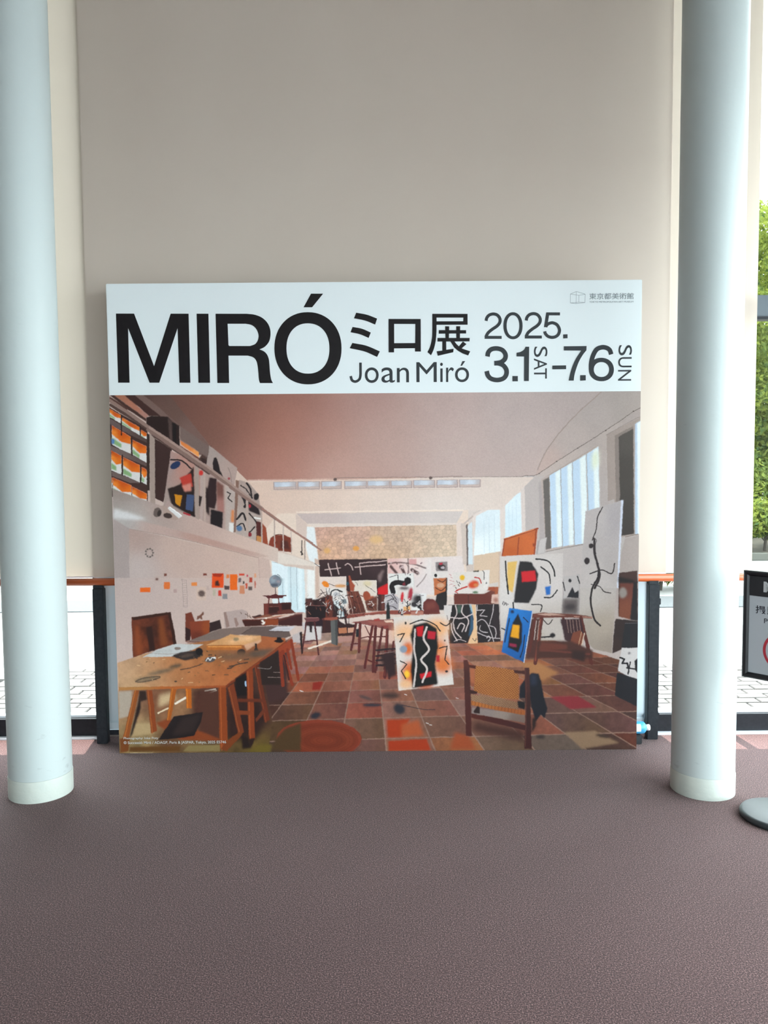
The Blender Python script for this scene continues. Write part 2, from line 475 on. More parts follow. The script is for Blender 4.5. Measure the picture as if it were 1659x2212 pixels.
tree('tree', 'tall leafy tree seen through the right-hand glass, nearest to the kerb', 'tree', (7.3, 16.2, 0.1), 6.2, blobs_for(6.6, 2.1, 14, 2, 0.02), 34000, 0.062, LEAVES[0], 11)
tree('tree', 'dark green tree standing farther back, behind the bright leafy tree outside', 'tree', (10.4, 22.2, 0.3), 6.6, blobs_for(8.0, 3.2, 12, 5, 0.02), 16000, 0.12, LEAVES[1], 12)
tree('shrub', 'low bright green shrub on the soil bank at the foot of the trees', 'shrub', (6.5, 13.4, 0.08), 1.0,
     [((-.5, 0, .5), (.6, .45, .34)), ((.25, .1, .52), (.65, .45, .36)), ((.9, 0, .45), (.5, .4, .3))], 5000, 0.055, LEAVES[0], 21, 0.03)
tree('shrub', 'rounded shrub beside the asphalt strip, seen under the handrail', 'shrub', (3.5, 9.95, -0.045), 0.9,
     [((-.45, 0, .45), (.5, .4, .42)), ((.3, .1, .5), (.55, .4, .45))], 4500, 0.05, LEAVES[0], 22, 0.03)

# ------------------------------------------------------------------ blinds
def blind(label, x0, x1, y, z0=0.953, z1=5.0, hem=True):
    b = thing('roller_blind', label, 'blind', ((x0 + x1) / 2, y, z0), 0, 'roller blinds on the glass front')
    w = (x1 - x0) / 2
    bm = bmesh.new(); n = 24
    vs = [[bm.verts.new((-w + 2 * w * i / n, 0.0015 * math.sin(i * 1.3), k * (z1 - z0))) for i in range(n + 1)] for k in (0, 1)]
    for i in range(n): bm.faces.new((vs[0][i], vs[0][i + 1], vs[1][i + 1], vs[1][i]))
    obj('fabric', bm, M_blind, b, True)
    obj('hem_bar', box(-w, w, -0.006, 0.006, -0.004, 0.004, 0.002), M_alu, b)
    bm = bmesh.new(); add_tube(bm, [(-w, 0, z1 - z0 + 0.03), (w, 0, z1 - z0 + 0.012)], [0.012, 0.012], 16)
    obj('roller', bm, M_alu, b, True)
    return b


blind('cream roller blind glowing beside the left column', -2.97, -1.668, 4.545)
blind('wide grey-beige roller blind hanging behind the poster board', -1.676, 1.625, 4.515)
blind('bright cream roller blind behind the right column', 1.610, 2.135, 4.545)

# ------------------------------------------------------------------ handrail
hr = thing('handrail', 'round varnished wooden handrail on black posts along the glass front', 'handrail', (0, 4.46, 0))
bm = bmesh.new(); add_tube(bm, [(XL + 0.02, 0, 0.936), (XR - 0.02, 0, 0.935)], [0.0215, 0.0215], 20)
obj('rail', bm, M_rail, hr, True)
for px in (-2.8, -1.632, 1.535, 3.4):
    p = obj('post', box(px - 0.031, px + 0.031, -0.022, 0.022, 0.0, 0.9, 0.003), M_post, hr)
    obj('saddle', box(px - 0.026, px + 0.026, -0.014, 0.014, 0.9, 0.919), M_post, hr)
    if px > 0:
        for z in (0.135, 0.80):
            obj('bracket', box(px + 0.0315, px + 0.041, -0.012, 0.012, z - 0.018, z + 0.018, 0.002), M_post, hr)

# ------------------------------------------------------------------ columns
def column(label, x, y):
    c = thing('column', label, 'column', (x, y, 0), 0, 'round white columns')
    obj('shaft', lathe([(0.146, 0.1035), (0.146, ZC)], 64), M_column, c, True)
    s = obj('base_band', lathe([(0.148, 0.0), (0.1485, 0.004), (0.1485, 0.099), (0.147, 0.103)], 64), M_band, c, True)
    return c


column('round white column left of the poster board, its foot scuffed', -1.698, 3.785)
column('round white column right of the poster board, with bright daylight on its right side', 1.545, 3.756)

# ------------------------------------------------------------------ bottle on the floor behind the board
M_bot = mat('blue_plastic', (0.06, 0.33, 0.62), rough=0.3, noise=(30, 0.4, (0.12, 0.5, 0.75)))
M_lab = mat('cream_label', (0.74, 0.8, 0.68), rough=0.5, noise=(25, 0.5, (0.62, 0.74, 0.62)))
M_cap = mat('white_cap', (0.78, 0.74, 0.76), rough=0.45, noise=(40, 0.3, (0.7, 0.66, 0.68)))
M_red = mat('red_print', (0.5, 0.1, 0.09), rough=0.5, noise=(40, 0.3, (0.42, 0.08, 0.08)))
M_tray = mat('black_rubber', (0.012, 0.013, 0.016), rough=0.7, noise=(40, 0.5, (0.02, 0.02, 0.024)))
tray = obj('floor_block', box(1.27, 1.45, 4.362, 4.43, 0.0, 0.0505, 0.004), M_tray)
tag(tray, 'small black block lying on the carpet under the blue bottle', 'block')
bt = thing('bottle', 'blue plastic bottle with a cream label lying beside the black post', 'bottle', (1.38, 4.397, 0.0865))
def sq(r): return r
prof = [(0.030, -0.1), (0.035, -0.095), (0.035, 0.078), (0.033, 0.088), (0.024, 0.097), (0.017, 0.101)]
bm = lathe(prof, 32); bmesh.ops.rotate(bm, verts=bm.verts, cent=(0, 0, 0), matrix=Matrix.Rotation(math.radians(90), 3, 'Y'))
obj('body', bm, M_bot, bt, True)
bm = bmesh.new(); nn = 14
vs = [[bm.verts.new((u, -0.0355 * math.cos(math.radians(-22 + 72 * k / nn)), 0.0355 * math.sin(math.radians(-22 + 72 * k / nn)))) for k in range(nn + 1)] for u in (-0.07, 0.064)]
for k in range(nn): bm.faces.new((vs[0][k], vs[1][k], vs[1][k + 1], vs[0][k + 1]))
obj('label', bm, M_lab, bt, True)
bm = bmesh.new()
vs = [[bm.verts.new((u, -0.0358 * math.cos(math.radians(2 + 22 * k / 4)), 0.0358 * math.sin(math.radians(2 + 22 * k / 4)))) for k in range(5)] for u in (0.02, 0.033)]
for k in range(4): bm.faces.new((vs[0][k], vs[1][k], vs[1][k + 1], vs[0][k + 1]))
obj('label_mark', bm, M_red, bt, True)
bm = lathe([(0.016, 0.1012), (0.0175, 0.103), (0.0175, 0.121), (0.015, 0.123)], 24); bmesh.ops.rotate(bm, verts=bm.verts, cent=(0, 0, 0), matrix=Matrix.Rotation(math.radians(90), 3, 'Y'))
obj('cap', bm, M_cap, bt, True)

# ------------------------------------------------------------------ painter for the flat print on the poster (millimetres on the sheet)
def lin(c):
    v = np.array([int(c[i:i + 2], 16) for i in (1, 3, 5)]) / 255.0
    return np.where(v <= 0.04045, v / 12.92, ((v + 0.055) / 1.055) ** 2.4)


def spline(p, k=6):
    p = np.array(p, float)
    if len(p) < 3: return p
    q = np.vstack([2 * p[0] - p[1], p, 2 * p[-1] - p[-2]]); out = []
    for i in range(1, len(q) - 2):
        t = np.linspace(0, 1, k, endpoint=False)[:, None]
        a, b, c, d = q[i - 1], q[i], q[i + 1], q[i + 2]
        out.append(0.5 * (2 * b + (c - a) * t + (2 * a - 5 * b + 4 * c - d) * t ** 2 + (3 * b - a - 3 * c + d) * t ** 3))
    return np.vstack(out + [p[-1:]])


def blur(m, r):
    r = int(round(r))
    if r < 1: return m
    for ax in (0, 1):
        for _ in range(2):
            c = np.cumsum(np.pad(m, [(r + 1, r) if a == ax else (0, 0) for a in (0, 1)], mode='edge'), axis=ax)
            n = m.shape[ax]; k = 2 * r + 1
            m = (np.take(c, range(k, k + n), ax) - np.take(c, range(0, n), ax)) / k
    return m


class Sheet:
    """a numpy canvas in millimetres of the printed sheet, u to the right and v upwards"""
    def __init__(s, w, h, d):
        s.d = d; s.W = int(w * d); s.H = int(h * d); s.h = h
        s.a = np.zeros((s.H, s.W, 3), np.float32)

    def px(s, pts):
        p = np.array(pts, float).reshape(-1, 2)
        return np.stack([p[:, 0] * s.d, (s.h - p[:, 1]) * s.d], 1)

    def box(s, p, m):
        x0, y0 = np.floor(p.min(0) - m).astype(int); x1, y1 = np.ceil(p.max(0) + m).astype(int) + 1
        x0, y0, x1, y1 = max(x0, 0), max(y0, 0), min(x1, s.W), min(y1, s.H)
        return (x0, y0, x1, y1) if x1 > x0 and y1 > y0 else None

    def polymask(s, p, soft):
        b = s.box(p, 2 * soft + 1)
        if not b: return None, None
        x0, y0, x1, y1 = b; h, w = y1 - y0, x1 - x0
        t = np.zeros((h, w + 1), np.int32)
        for (ax, ay), (bx, by) in zip(p, np.roll(p, -1, 0)):
            if ay > by: ax, ay, bx, by = bx, by, ax, ay
            r0, r1 = max(int(math.ceil(ay - 0.5)), y0), min(int(math.ceil(by - 0.5)), y1)
            if r1 <= r0: continue
            r = np.arange(r0, r1)
            x = ax + (r + 0.5 - ay) / (by - ay) * (bx - ax)
            np.add.at(t, (r - y0, np.clip(np.ceil(x - 0.5).astype(int) - x0, 0, w)), 1)
        m = (np.cumsum(t, 1)[:, :w] & 1).astype(np.float32)
        return b, blur(m, soft * 0.6)

    def put(s, b, m, col):
        x0, y0, x1, y1 = b; v = s.a[y0:y1, x0:x1]
        v += m[..., None] * (col - v)

    def poly(s, col, pts, soft):
        b, m = s.polymask(s.px(pts), soft * s.d)
        if b: s.put(b, m, lin(col))

    def grad(s, cols, pts, soft):
        b, m = s.polymask(s.px(pts), soft * s.d)
        if not b: return
        x0, y0, x1, y1 = b; k = 4
        yy, xx = np.mgrid[y0:y1 + k:k, x0:x1 + k:k]
        num = np.zeros(yy.shape + (3,)); den = np.zeros(yy.shape)
        q = s.px([c[0] for c in cols]); sp = max(x1 - x0, y1 - y0) * 0.08
        for (cx, cy), (_, c) in zip(q, cols):
            w = 1.0 / (((xx - cx) ** 2 + (yy - cy) ** 2) + sp * sp) ** 1.6
            num += w[..., None] * lin(c); den += w
        f = num / den[..., None]
        f = np.repeat(np.repeat(f, k, 0), k, 1)
        f = np.stack([blur(f[..., i], 2) for i in range(3)], -1)[:y1 - y0, :x1 - x0]
        s.put(b, m, f)

    def line(s, col, pts, soft, w, sm):
        p = s.px(pts); p = spline(p) if sm else p
        r = w * s.d / 2; f = max(soft * s.d, 0.8); b = s.box(p, r + 2 * f + 1)
        if not b: return
        x0, y0, x1, y1 = b
        D = np.full((y1 - y0, x1 - x0), 1e9, np.float32)
        for a, c in zip(p[:-1], p[1:]):
            q = s.box(np.array([a, c]), r + 2 * f + 1)
            if not q: continue
            yy, xx = np.mgrid[q[1]:q[3], q[0]:q[2]]
            d = c - a; L2 = max(d @ d, 1e-6)
            t = np.clip(((xx + .5 - a[0]) * d[0] + (yy + .5 - a[1]) * d[1]) / L2, 0, 1)
            e = np.hypot(xx + .5 - a[0] - t * d[0], yy + .5 - a[1] - t * d[1])
            v = D[q[1] - y0:q[3] - y0, q[0] - x0:q[2] - x0]; np.minimum(v, e, out=v)
        s.put(b, np.clip((r - D) / f + 0.5, 0, 1), lin(col))

    def noise_field(s, h, w, cell, seed):
        r = np.random.default_rng(seed); out = np.zeros((h, w), np.float32)
        for o in range(3):
            c = max(cell / 2 ** o, 2); gh, gw = int(h / c) + 3, int(w / c) + 3
            g = r.uniform(-1, 1, (gh, gw)); y = np.arange(h) / c; x = np.arange(w) / c
            yi, xi = y.astype(int), x.astype(int); fy, fx = (y - yi)[:, None], (x - xi)[None]
            fy, fx = fy * fy * (3 - 2 * fy), fx * fx * (3 - 2 * fx)
            out += (g[yi][:, xi] * (1 - fy) * (1 - fx) + g[yi][:, xi + 1] * (1 - fy) * fx + g[yi + 1][:, xi] * fy * (1 - fx) + g[yi + 1][:, xi + 1] * fy * fx) / 1.6 ** o
        return out

    def mottle(s, amp, cell, pts, seed):
        b, m = s.polymask(s.px(pts), 0)
        x0, y0, x1, y1 = b
        n = s.noise_field(y1 - y0, x1 - x0, cell * s.d, seed)
        s.a[y0:y1, x0:x1] *= np.clip(1 + amp * n * m, 0.1, 3)[..., None]

    def stones(s, cell, pts, seed):
        """rubble wall: every stone its own tint, dark joints between them"""
        b, m = s.polymask(s.px(pts), 1); x0, y0, x1, y1 = b
        r = np.random.default_rng(seed); c = cell * s.d; k = 2
        yy, xx = np.mgrid[y0:y1:k, x0:x1:k].astype(np.float32)
        d1 = np.full(yy.shape, 1e9, np.float32); d2 = d1.copy(); tint = np.zeros(yy.shape, np.float32)
        gy, gx = int((y1 - y0) / (c * .8)) + 2, int((x1 - x0) / c) + 2
        for j in range(gy):
            for i in range(gx):
                cx = x0 + (i + .5 * (j % 2) + r.uniform(-.35, .35)) * c; cy = y0 + (j + r.uniform(-.3, .3)) * c * .8; t = r.uniform(-.1, .1)
                ax, bx = max(int((cx - 2 * c - x0) / k), 0), int((cx + 2 * c - x0) / k); ay, by = max(int((cy - 2 * c - y0) / k), 0), int((cy + 2 * c - y0) / k)
                if bx <= 0 or by <= 0: continue
                sl = (slice(ay, by), slice(ax, bx))
                e = np.hypot(xx[sl] - cx, (yy[sl] - cy) * 1.25); near = e < d1[sl]
                d2[sl] = np.where(near, d1[sl], np.minimum(d2[sl], e)); tint[sl] = np.where(near, t, tint[sl]); d1[sl] = np.where(near, e, d1[sl])
        g = 1 + tint - 0.2 * np.clip(1 - (d2 - d1) / (0.16 * c), 0, 1) + .05 * np.clip((d2 - d1) / c, 0, 1)
        g = np.repeat(np.repeat(g, k, 0), k, 1)[:y1 - y0, :x1 - x0]
        s.a[y0:y1, x0:x1] *= (1 + (g - 1) * m)[..., None]

    def weave(s, ca, cb, pts, cell):
        b, m = s.polymask(s.px(pts), 0); x0, y0, x1, y1 = b
        yy, xx = np.mgrid[y0:y1, x0:x1]; c = cell * s.d
        u, v = (xx + .12 * yy) / c, (yy - .16 * xx) / c
        k = 0.5 + 0.5 * np.sin(u * math.pi) * np.sin(v * math.pi * 1.15)
        k = np.clip((k - 0.5) * 1.6 + 0.5, 0, 1)[..., None]
        s.put(b, m * 0.62, lin(ca) + (lin(cb) - lin(ca)) * k)


def roughen(s, amp, cell, seed):
    """uneven brush and camera edges: the sheet resampled through a small noise displacement"""
    yy, xx = np.mgrid[0:s.H, 0:s.W]
    dx = amp * s.d * s.noise_field(s.H, s.W, cell * s.d, seed); dy = amp * s.d * s.noise_field(s.H, s.W, cell * s.d, seed + 1)
    s.a = s.a[np.clip((yy + dy).round().astype(int), 0, s.H - 1), np.clip((xx + dx).round().astype(int), 0, s.W - 1)]


def paint_print(ops, w, h, d):
    s = Sheet(w, h, d)
    pr = lambda f: list(zip(f[::2], f[1::2]))
    for o in ops:
        t = o[0]
        if t == 'P': s.poly(o[1], pr(o[2]), o[3])
        elif t == 'G': s.grad([((c[0], c[1]), c[2]) for c in o[1]], pr(o[2]), o[3])
        elif t == 'L': s.line(o[1], pr(o[2]), o[3], o[4], o[5])
        elif t == 'N': s.mottle(o[1], o[2], pr(o[3]), o[4])
        elif t == 'S': s.stones(o[1], pr(o[2]), o[3])
        elif t == 'W': s.weave(o[1], o[2], pr(o[3]), o[4])
    roughen(s, 0.8, 8, 41); roughen(s, 0.9, 45, 43)
    s.a *= (1 + 0.03 * s.noise_field(s.H, s.W, 5, 47) + 0.015 * s.noise_field(s.H, s.W, 60, 48))[..., None]
    for i in range(3): s.a[..., i] = 0.5 * s.a[..., i] + 0.5 * blur(s.a[..., i], 1)
    return s

# print data: P polygon, G gradient, L line, N mottle, S rubble, W weave; then letter outlines and set type, all in mm on the board
PRINT = [
('G',[(37,1110,'#b9aaa6'),(211,981,'#c0aea8'),(441,1030,'#cab4ac'),(721,1027,'#c8aea4'),(751,1358,'#d2b8aa'),(954,1457,'#dcc6b6'),(1155,1354,'#dac9bd'),(1661,1400,'#dbcdc4'),(2117,1218,'#d8ccc6'),(2420,1215,'#c4b7b3'),(2804,957,'#a89b96'),(2769,1591,'#b9aca7'),(899,1102,'#d6c2b8')],[-39,2041,2912,2014,2950,-59,-96,-31],0),
('G',[(359,1968,'#694a42'),(534,1912,'#7e574c'),(543,1737,'#75564c'),(728,1535,'#a7786c'),(709,1910,'#8f6255'),(908,1784,'#ab7766'),(905,1558,'#bb8a7c'),(1035,1957,'#97695e'),(1159,1781,'#b38a7e'),(1208,1555,'#c8a79c'),(1411,1948,'#aa8983'),(1460,1729,'#bea49c'),(1787,1900,'#b9a49f'),(1862,1650,'#c4b1aa'),(2163,1897,'#b9aaa6'),(2214,1697,'#bdaea9'),(2266,1546,'#c2aea7'),(2538,1943,'#b3a6a2')],[315,1983,537,1705,560,1684,654,1596,743,1507,2309,1522,2319,1558,2370,1665,2447,1767,2534,1861,2663,1979,315,2001],0),
('L','#d9bdb0',[743,1507,1207,1515],2.5,8.8,1),
('L','#caa79b',[743,1514,1661,1518],2.5,5,1),
('G',[(2776,1941,'#a99e99'),(2639,1867,'#b1a5a0'),(2516,1719,'#b8aaa4'),(2366,1582,'#bfaaa2'),(2839,1890,'#a99d97')],[2663,1979,2888,1977,2889,1890,2321,1520,2309,1522,2319,1558,2370,1665,2447,1767,2534,1861],0),
('L','#a2928a',[2663,1974,2534,1861,2447,1767,2370,1665,2319,1558],2.5,5,1),
('G',[(2852,1851,'#aa9d98'),(2689,1739,'#b5a8a2'),(2436,1583,'#bfb0a9'),(2713,1421,'#b3a8a4'),(2311,1361,'#c1b5b0'),(2506,1069,'#bcb2ae'),(2409,1102,'#c2b8b4')],[2877,1889,2309,1528,2230,1521,2242,1104,2463,908,2895,904],0),
('P','#bdb2ae',[2242,1524,2354,1525,2361,1109,2254,1207],0),
('P','#b2a7a4',[2326,1488,2354,1502,2363,1113,2332,1168],3.8),
('P','#b9aaa3',[2338,1507,2648,1695,2660,1348,2583,1329,2576,1146,2368,1106],0),
('P','#6d6662',[2350,1498,2383,1518,2396,1127,2367,1121],1.9),
('P','#c3d3e2',[2386,1526,2443,1559,2455,1139,2398,1128],0),
('P','#e4eae8',[2418,1542,2443,1559,2455,1139,2430,1134],5.7),
('P','#c3d3e2',[2448,1562,2506,1594,2519,1148,2460,1137],0),
('P','#e4eae8',[2481,1578,2506,1594,2519,1148,2494,1142],5.7),
('P','#c3d3e2',[2511,1597,2581,1637,2595,1156,2525,1145],0),
('P','#e4eae8',[2550,1617,2581,1637,2595,1156,2564,1151],5.7),
('P','#c3d3e2',[2587,1641,2649,1681,2664,1165,2601,1154],0),
('P','#e4eae8',[2622,1661,2649,1681,2664,1165,2637,1159],5.7),
('L','#9fa6ad',[2445,1561,2460,1133],0,3.2,1),
('L','#a3a9b0',[2509,1597,2525,1143],0,3.2,1),
('L','#a3a9ae',[2585,1640,2599,1337],0,3.2,1),
('L','#a89a92',[2385,1527,2646,1686],0,3.2,1),
('L','#8d8079',[2350,1500,2383,1518],0,3.8,1),
('L','#8f8782',[2364,1108,2576,1149],0,3.8,1),
('P','#dfe4cf',[2614,1638,2649,1663,2652,1587,2618,1549],19),
('P','#a4968f',[2694,1748,2878,1838,2889,1201,2777,1178,2739,1395,2704,1383],0),
('P','#8b7f79',[2737,1739,2836,1790,2838,1772,2760,1735,2775,1356,2749,1382],1.9),
('G',[(2797,1738,'#5a534e'),(2800,1548,'#4f4843'),(2812,1228,'#453e3b'),(2773,1260,'#4c4541')],[2759,1733,2838,1777,2848,1204,2777,1192],1.3),
('P','#b3bfcd',[2847,1801,2878,1819,2889,1204,2854,1203],1.9),
('P','#dfe6ea',[2859,1807,2878,1816,2889,1204,2869,1204],3.8),
('L','#7d736f',[2777,1180,2870,1203],0,3.2,1),
('P','#a79b96',[2779,1175,2889,1198,2893,995,2768,989],1.3),
('L','#8f857f',[2689,1742,2840,1825,2878,1840],1.3,2.5,1),
('P','#dccfc8',[1969,1309,2230,1464,2242,1156,1960,1081],0),
('G',[(2023,1267,'#d8e0e4'),(2075,1170,'#e0e7e8'),(1992,1119,'#e6eaea')],[1985,1307,2114,1372,2119,1112,1972,1090],1.3),
('G',[(2183,1394,'#dbe5ea'),(2171,1234,'#d5e2e8')],[2144,1391,2228,1437,2235,1217,2143,1175],1.3),
('L','#c5d2d8',[2027,1286,2030,1106],1.3,1.9,1),
('L','#c5d2d8',[2055,1300,2059,1106],1.3,1.9,1),
('L','#c5d2d8',[2084,1315,2088,1105],1.3,1.9,1),
('L','#c7d5dd',[2164,1375,2165,1189],1.3,1.9,1),
('L','#c7d5dd',[2183,1384,2184,1196],1.3,1.9,1),
('L','#c7d5dd',[2205,1395,2206,1205],1.3,1.9,1),
('L','#c9b9b1',[1972,1322,2221,1457],1.3,3.2,1),
('P','#d8cbc5',[2230,1515,2249,1524,2256,1207,2238,1217],1.3),
('L','#5d514d',[2877,1889,2839,1870,2764,1817,2688,1768,2613,1719,2537,1673,2423,1601,2328,1538,2303,1526,2258,1526,2230,1520,2118,1521,1863,1521],0.6,2.5,0),
('P','#574b47',[2843,1870,2843,1869,2842,1868,2842,1868,2840,1867,2839,1867,2838,1867,2837,1868,2836,1868,2836,1869,2835,1870,2836,1871,2836,1872,2837,1873,2838,1873,2839,1873,2840,1873,2841,1873,2842,1872,2843,1871],0),
('P','#574b47',[2692,1767,2692,1767,2692,1766,2691,1765,2690,1765,2689,1764,2687,1765,2686,1765,2685,1766,2685,1767,2685,1768,2685,1769,2685,1769,2686,1770,2687,1771,2688,1771,2690,1771,2691,1770,2692,1769,2692,1768],0),
('P','#574b47',[2541,1673,2541,1672,2540,1671,2539,1670,2538,1670,2537,1669,2536,1670,2535,1670,2534,1671,2534,1672,2533,1673,2534,1674,2534,1675,2535,1675,2536,1676,2537,1676,2538,1676,2539,1675,2540,1675,2541,1674],0),
('P','#574b47',[2427,1601,2427,1600,2426,1599,2426,1598,2425,1598,2423,1598,2422,1598,2421,1598,2420,1599,2420,1600,2420,1601,2420,1602,2420,1603,2421,1603,2422,1604,2423,1604,2425,1604,2426,1603,2426,1603,2427,1602],0),
('P','#574b47',[2332,1538,2332,1537,2331,1536,2331,1535,2330,1535,2328,1535,2327,1535,2326,1535,2325,1536,2325,1537,2325,1538,2325,1539,2325,1540,2326,1541,2327,1541,2328,1541,2330,1541,2331,1541,2331,1540,2332,1539],0),
('P','#e3d2c4',[2118,1509,2227,1511,2227,1470,2074,1392],8.9),
('P','#e0cdbf',[904,1505,1913,1514,1950,1508,1928,864,896,874,752,1507],2.4),
('G',[(965,1499,'#d8c0b2'),(1208,1423,'#dcc6b9'),(1451,1409,'#ddcbc0'),(1817,1400,'#dccfc7'),(1817,1509,'#d9c8be'),(812,1427,'#d9bfb0')],[752,1502,1221,1510,1926,1521,2303,1518,2121,1342,1003,1331,902,1329,790,1183],1.2),
('P','#b29f9b',[880,1503,1008,1504,1007,1461,880,1459],0),
('G',[(898,1494,'#bfc3cc'),(944,1479,'#cfd4dc'),(1001,1475,'#bcb3b4')],[886,1500,1002,1501,1001,1477,886,1475],1.2),
('P','#c7b4ac',[886,1474,1001,1475,1001,1466,886,1464],1.2),
('P','#b29f9b',[1011,1504,1136,1504,1135,1461,1010,1460],0),
('G',[(1029,1495,'#bfc3cc'),(1073,1479,'#cfd4dc'),(1129,1476,'#bcb3b4')],[1017,1501,1129,1501,1129,1477,1017,1475],1.2),
('P','#c7b4ac',[1017,1474,1129,1476,1129,1466,1017,1464],1.2),
('P','#b29f9b',[1140,1505,1254,1505,1254,1462,1140,1460],0),
('G',[(1159,1495,'#bfc3cc'),(1197,1480,'#cfd4dc'),(1248,1476,'#bcb3b4')],[1146,1501,1248,1502,1248,1478,1146,1476],1.2),
('P','#c7b4ac',[1146,1475,1248,1476,1248,1467,1146,1465],1.2),
('P','#b29f9b',[1266,1505,1391,1505,1391,1462,1266,1461],0),
('G',[(1284,1496,'#bfc3cc'),(1328,1480,'#cfd4dc'),(1385,1477,'#bcb3b4')],[1272,1502,1385,1502,1385,1478,1272,1476],1.2),
('P','#c7b4ac',[1272,1475,1385,1477,1385,1467,1272,1466],1.2),
('P','#b29f9b',[1392,1506,1517,1506,1517,1463,1392,1462],0),
('G',[(1410,1496,'#bfc3cc'),(1455,1481,'#cfd4dc'),(1511,1477,'#bcb3b4')],[1398,1503,1511,1503,1511,1479,1398,1477],1.2),
('P','#c7b4ac',[1398,1476,1511,1477,1511,1468,1398,1466],1.2),
('P','#b29f9b',[1519,1506,1637,1506,1637,1463,1518,1462],0),
('G',[(1537,1497,'#bfc3cc'),(1578,1481,'#cfd4dc'),(1631,1478,'#bcb3b4')],[1525,1503,1631,1504,1631,1479,1525,1478],1.2),
('P','#c7b4ac',[1525,1476,1631,1478,1631,1468,1525,1467],1.2),
('P','#b29f9b',[1641,1507,1762,1507,1762,1464,1641,1463],0),
('G',[(1660,1497,'#bfc3cc'),(1702,1482,'#cfd4dc'),(1756,1478,'#bcb3b4')],[1648,1504,1756,1504,1756,1480,1647,1478],1.2),
('P','#c7b4ac',[1647,1477,1756,1479,1756,1469,1647,1467],1.2),
('P','#b29f9b',[1769,1507,1886,1508,1887,1464,1769,1463],0),
('G',[(1787,1498,'#bfc3cc'),(1828,1482,'#cfd4dc'),(1880,1479,'#bcb3b4')],[1775,1504,1880,1505,1880,1480,1775,1479],1.2),
('P','#c7b4ac',[1775,1477,1880,1479,1880,1469,1775,1468],1.2),
('P','#b29f9b',[1891,1508,2011,1508,2011,1465,1891,1464],0),
('G',[(1909,1498,'#bfc3cc'),(1951,1483,'#cfd4dc'),(2005,1479,'#bcb3b4')],[1897,1505,2005,1505,2005,1481,1897,1479],1.2),
('P','#c7b4ac',[1897,1478,2005,1480,2005,1470,1897,1468],1.2),
('L','#917d78',[1221,1522,1725,1523,1913,1526],0.6,3,1),
('P','#6d5b57',[1227,1514,1227,1512,1226,1509,1223,1507,1221,1506,1218,1505,1215,1506,1212,1507,1210,1509,1208,1512,1208,1515,1209,1517,1210,1520,1212,1522,1215,1523,1218,1524,1221,1523,1224,1522,1226,1520,1227,1517],2.4),
('P','#6d5b57',[1747,1519,1747,1516,1745,1513,1743,1511,1740,1510,1737,1510,1734,1510,1732,1512,1730,1514,1728,1516,1728,1519,1728,1522,1730,1524,1732,1526,1734,1528,1737,1528,1740,1527,1743,1526,1745,1524,1747,1522],2.4),
('L','#cdb8ac',[867,1456,1913,1455],1.2,2.4,1),
('L','#e9dacd',[1006,1337,1914,1341],3.6,6,1),
('G',[(1085,1315,'#c6b5b0'),(1451,1311,'#cdbfba'),(1817,1314,'#d0c4bf')],[1003,1329,1914,1335,1878,1268,1063,1271],1.8),
('G',[(1085,1266,'#dccdc3'),(1512,1265,'#dbcec6')],[1057,1273,1881,1271,1881,1255,1100,1253],1.8),
('P','#d3bfb5',[1000,1328,1061,1271,1060,1180,1003,1218],1.8),
('G',[(1115,1241,'#caa596'),(1328,1215,'#cba999'),(1512,1225,'#c6ac99'),(1817,1222,'#cdb7a4'),(1848,1112,'#d2bda8'),(1450,1115,'#d0b095'),(1175,1118,'#d2ac93')],[1098,1253,1877,1261,1878,1050,1113,1057],0),
('S',26.5,[1098,1253,1877,1261,1878,1050,1113,1057],5),
('N',0.07,17.5,[1098,1253,1877,1261,1878,1050,1113,1057],9),
('P','#dba05c',[1346,1135,1345,1130,1343,1127,1339,1124,1333,1122,1328,1121,1322,1122,1317,1124,1313,1127,1310,1131,1310,1135,1310,1139,1313,1143,1317,1146,1322,1148,1328,1148,1334,1148,1339,1146,1343,1143,1345,1139],4.8),
('P','#d8ab78',[1187,1124,1186,1119,1184,1114,1179,1111,1174,1109,1169,1108,1163,1109,1158,1111,1154,1115,1151,1119,1150,1124,1151,1129,1154,1134,1158,1137,1163,1139,1169,1140,1175,1139,1180,1137,1184,1133,1186,1129],7.2),
('P','#d9b58a',[1475,1183,1473,1176,1468,1170,1460,1165,1449,1162,1438,1161,1427,1162,1417,1165,1408,1170,1403,1176,1401,1183,1403,1190,1409,1196,1417,1201,1427,1204,1438,1205,1450,1204,1460,1201,1468,1196,1473,1189],12.1),
('P','#dccbc2',[1878,1271,1908,1274,1915,1049,1881,1050],1.8),
('P','#e2e4e4',[1059,1257,1102,1253,1121,1069,1082,1020,1053,1144],4.8),
('P','#dfd4cd',[1043,1039,1125,1038,1117,828,1043,829],2.4),
('P','#e7e5e2',[1059,1039,1101,1038,1098,847,1057,847],6),
('P','#cdb3a5',[1101,1082,1126,1075,1121,865,1102,859],4.8),
('G',[(935,1028,'#c9d5d9'),(990,996,'#d5dfe2'),(958,873,'#d0dee2')],[899,1056,1041,1046,1047,782,895,793],1.2),
('L','#a9b4ba',[922,1046,923,799],1.8,3,1),
('L','#a9b4ba',[967,1046,968,798],1.8,3,1),
('L','#a9b4ba',[1000,1046,1001,798],1.8,3,1),
('P','#dfe8ea',[932,1040,953,1040,954,799,933,799],6),
('P','#dfe8ea',[1009,1039,1030,1039,1031,798,1010,798],6),
('P','#3c292b',[1124,1075,1498,1078,1501,874,1277,876,1126,983],1.2),
('N',0.35,150.1,[1124,1075,1498,1078,1501,874,1277,876,1126,983],4),
('L','#cbb3ae',[1174,1053,1192,985],3,5.4,1),
('L','#cbb3ae',[1217,1056,1232,994],3,5.4,1),
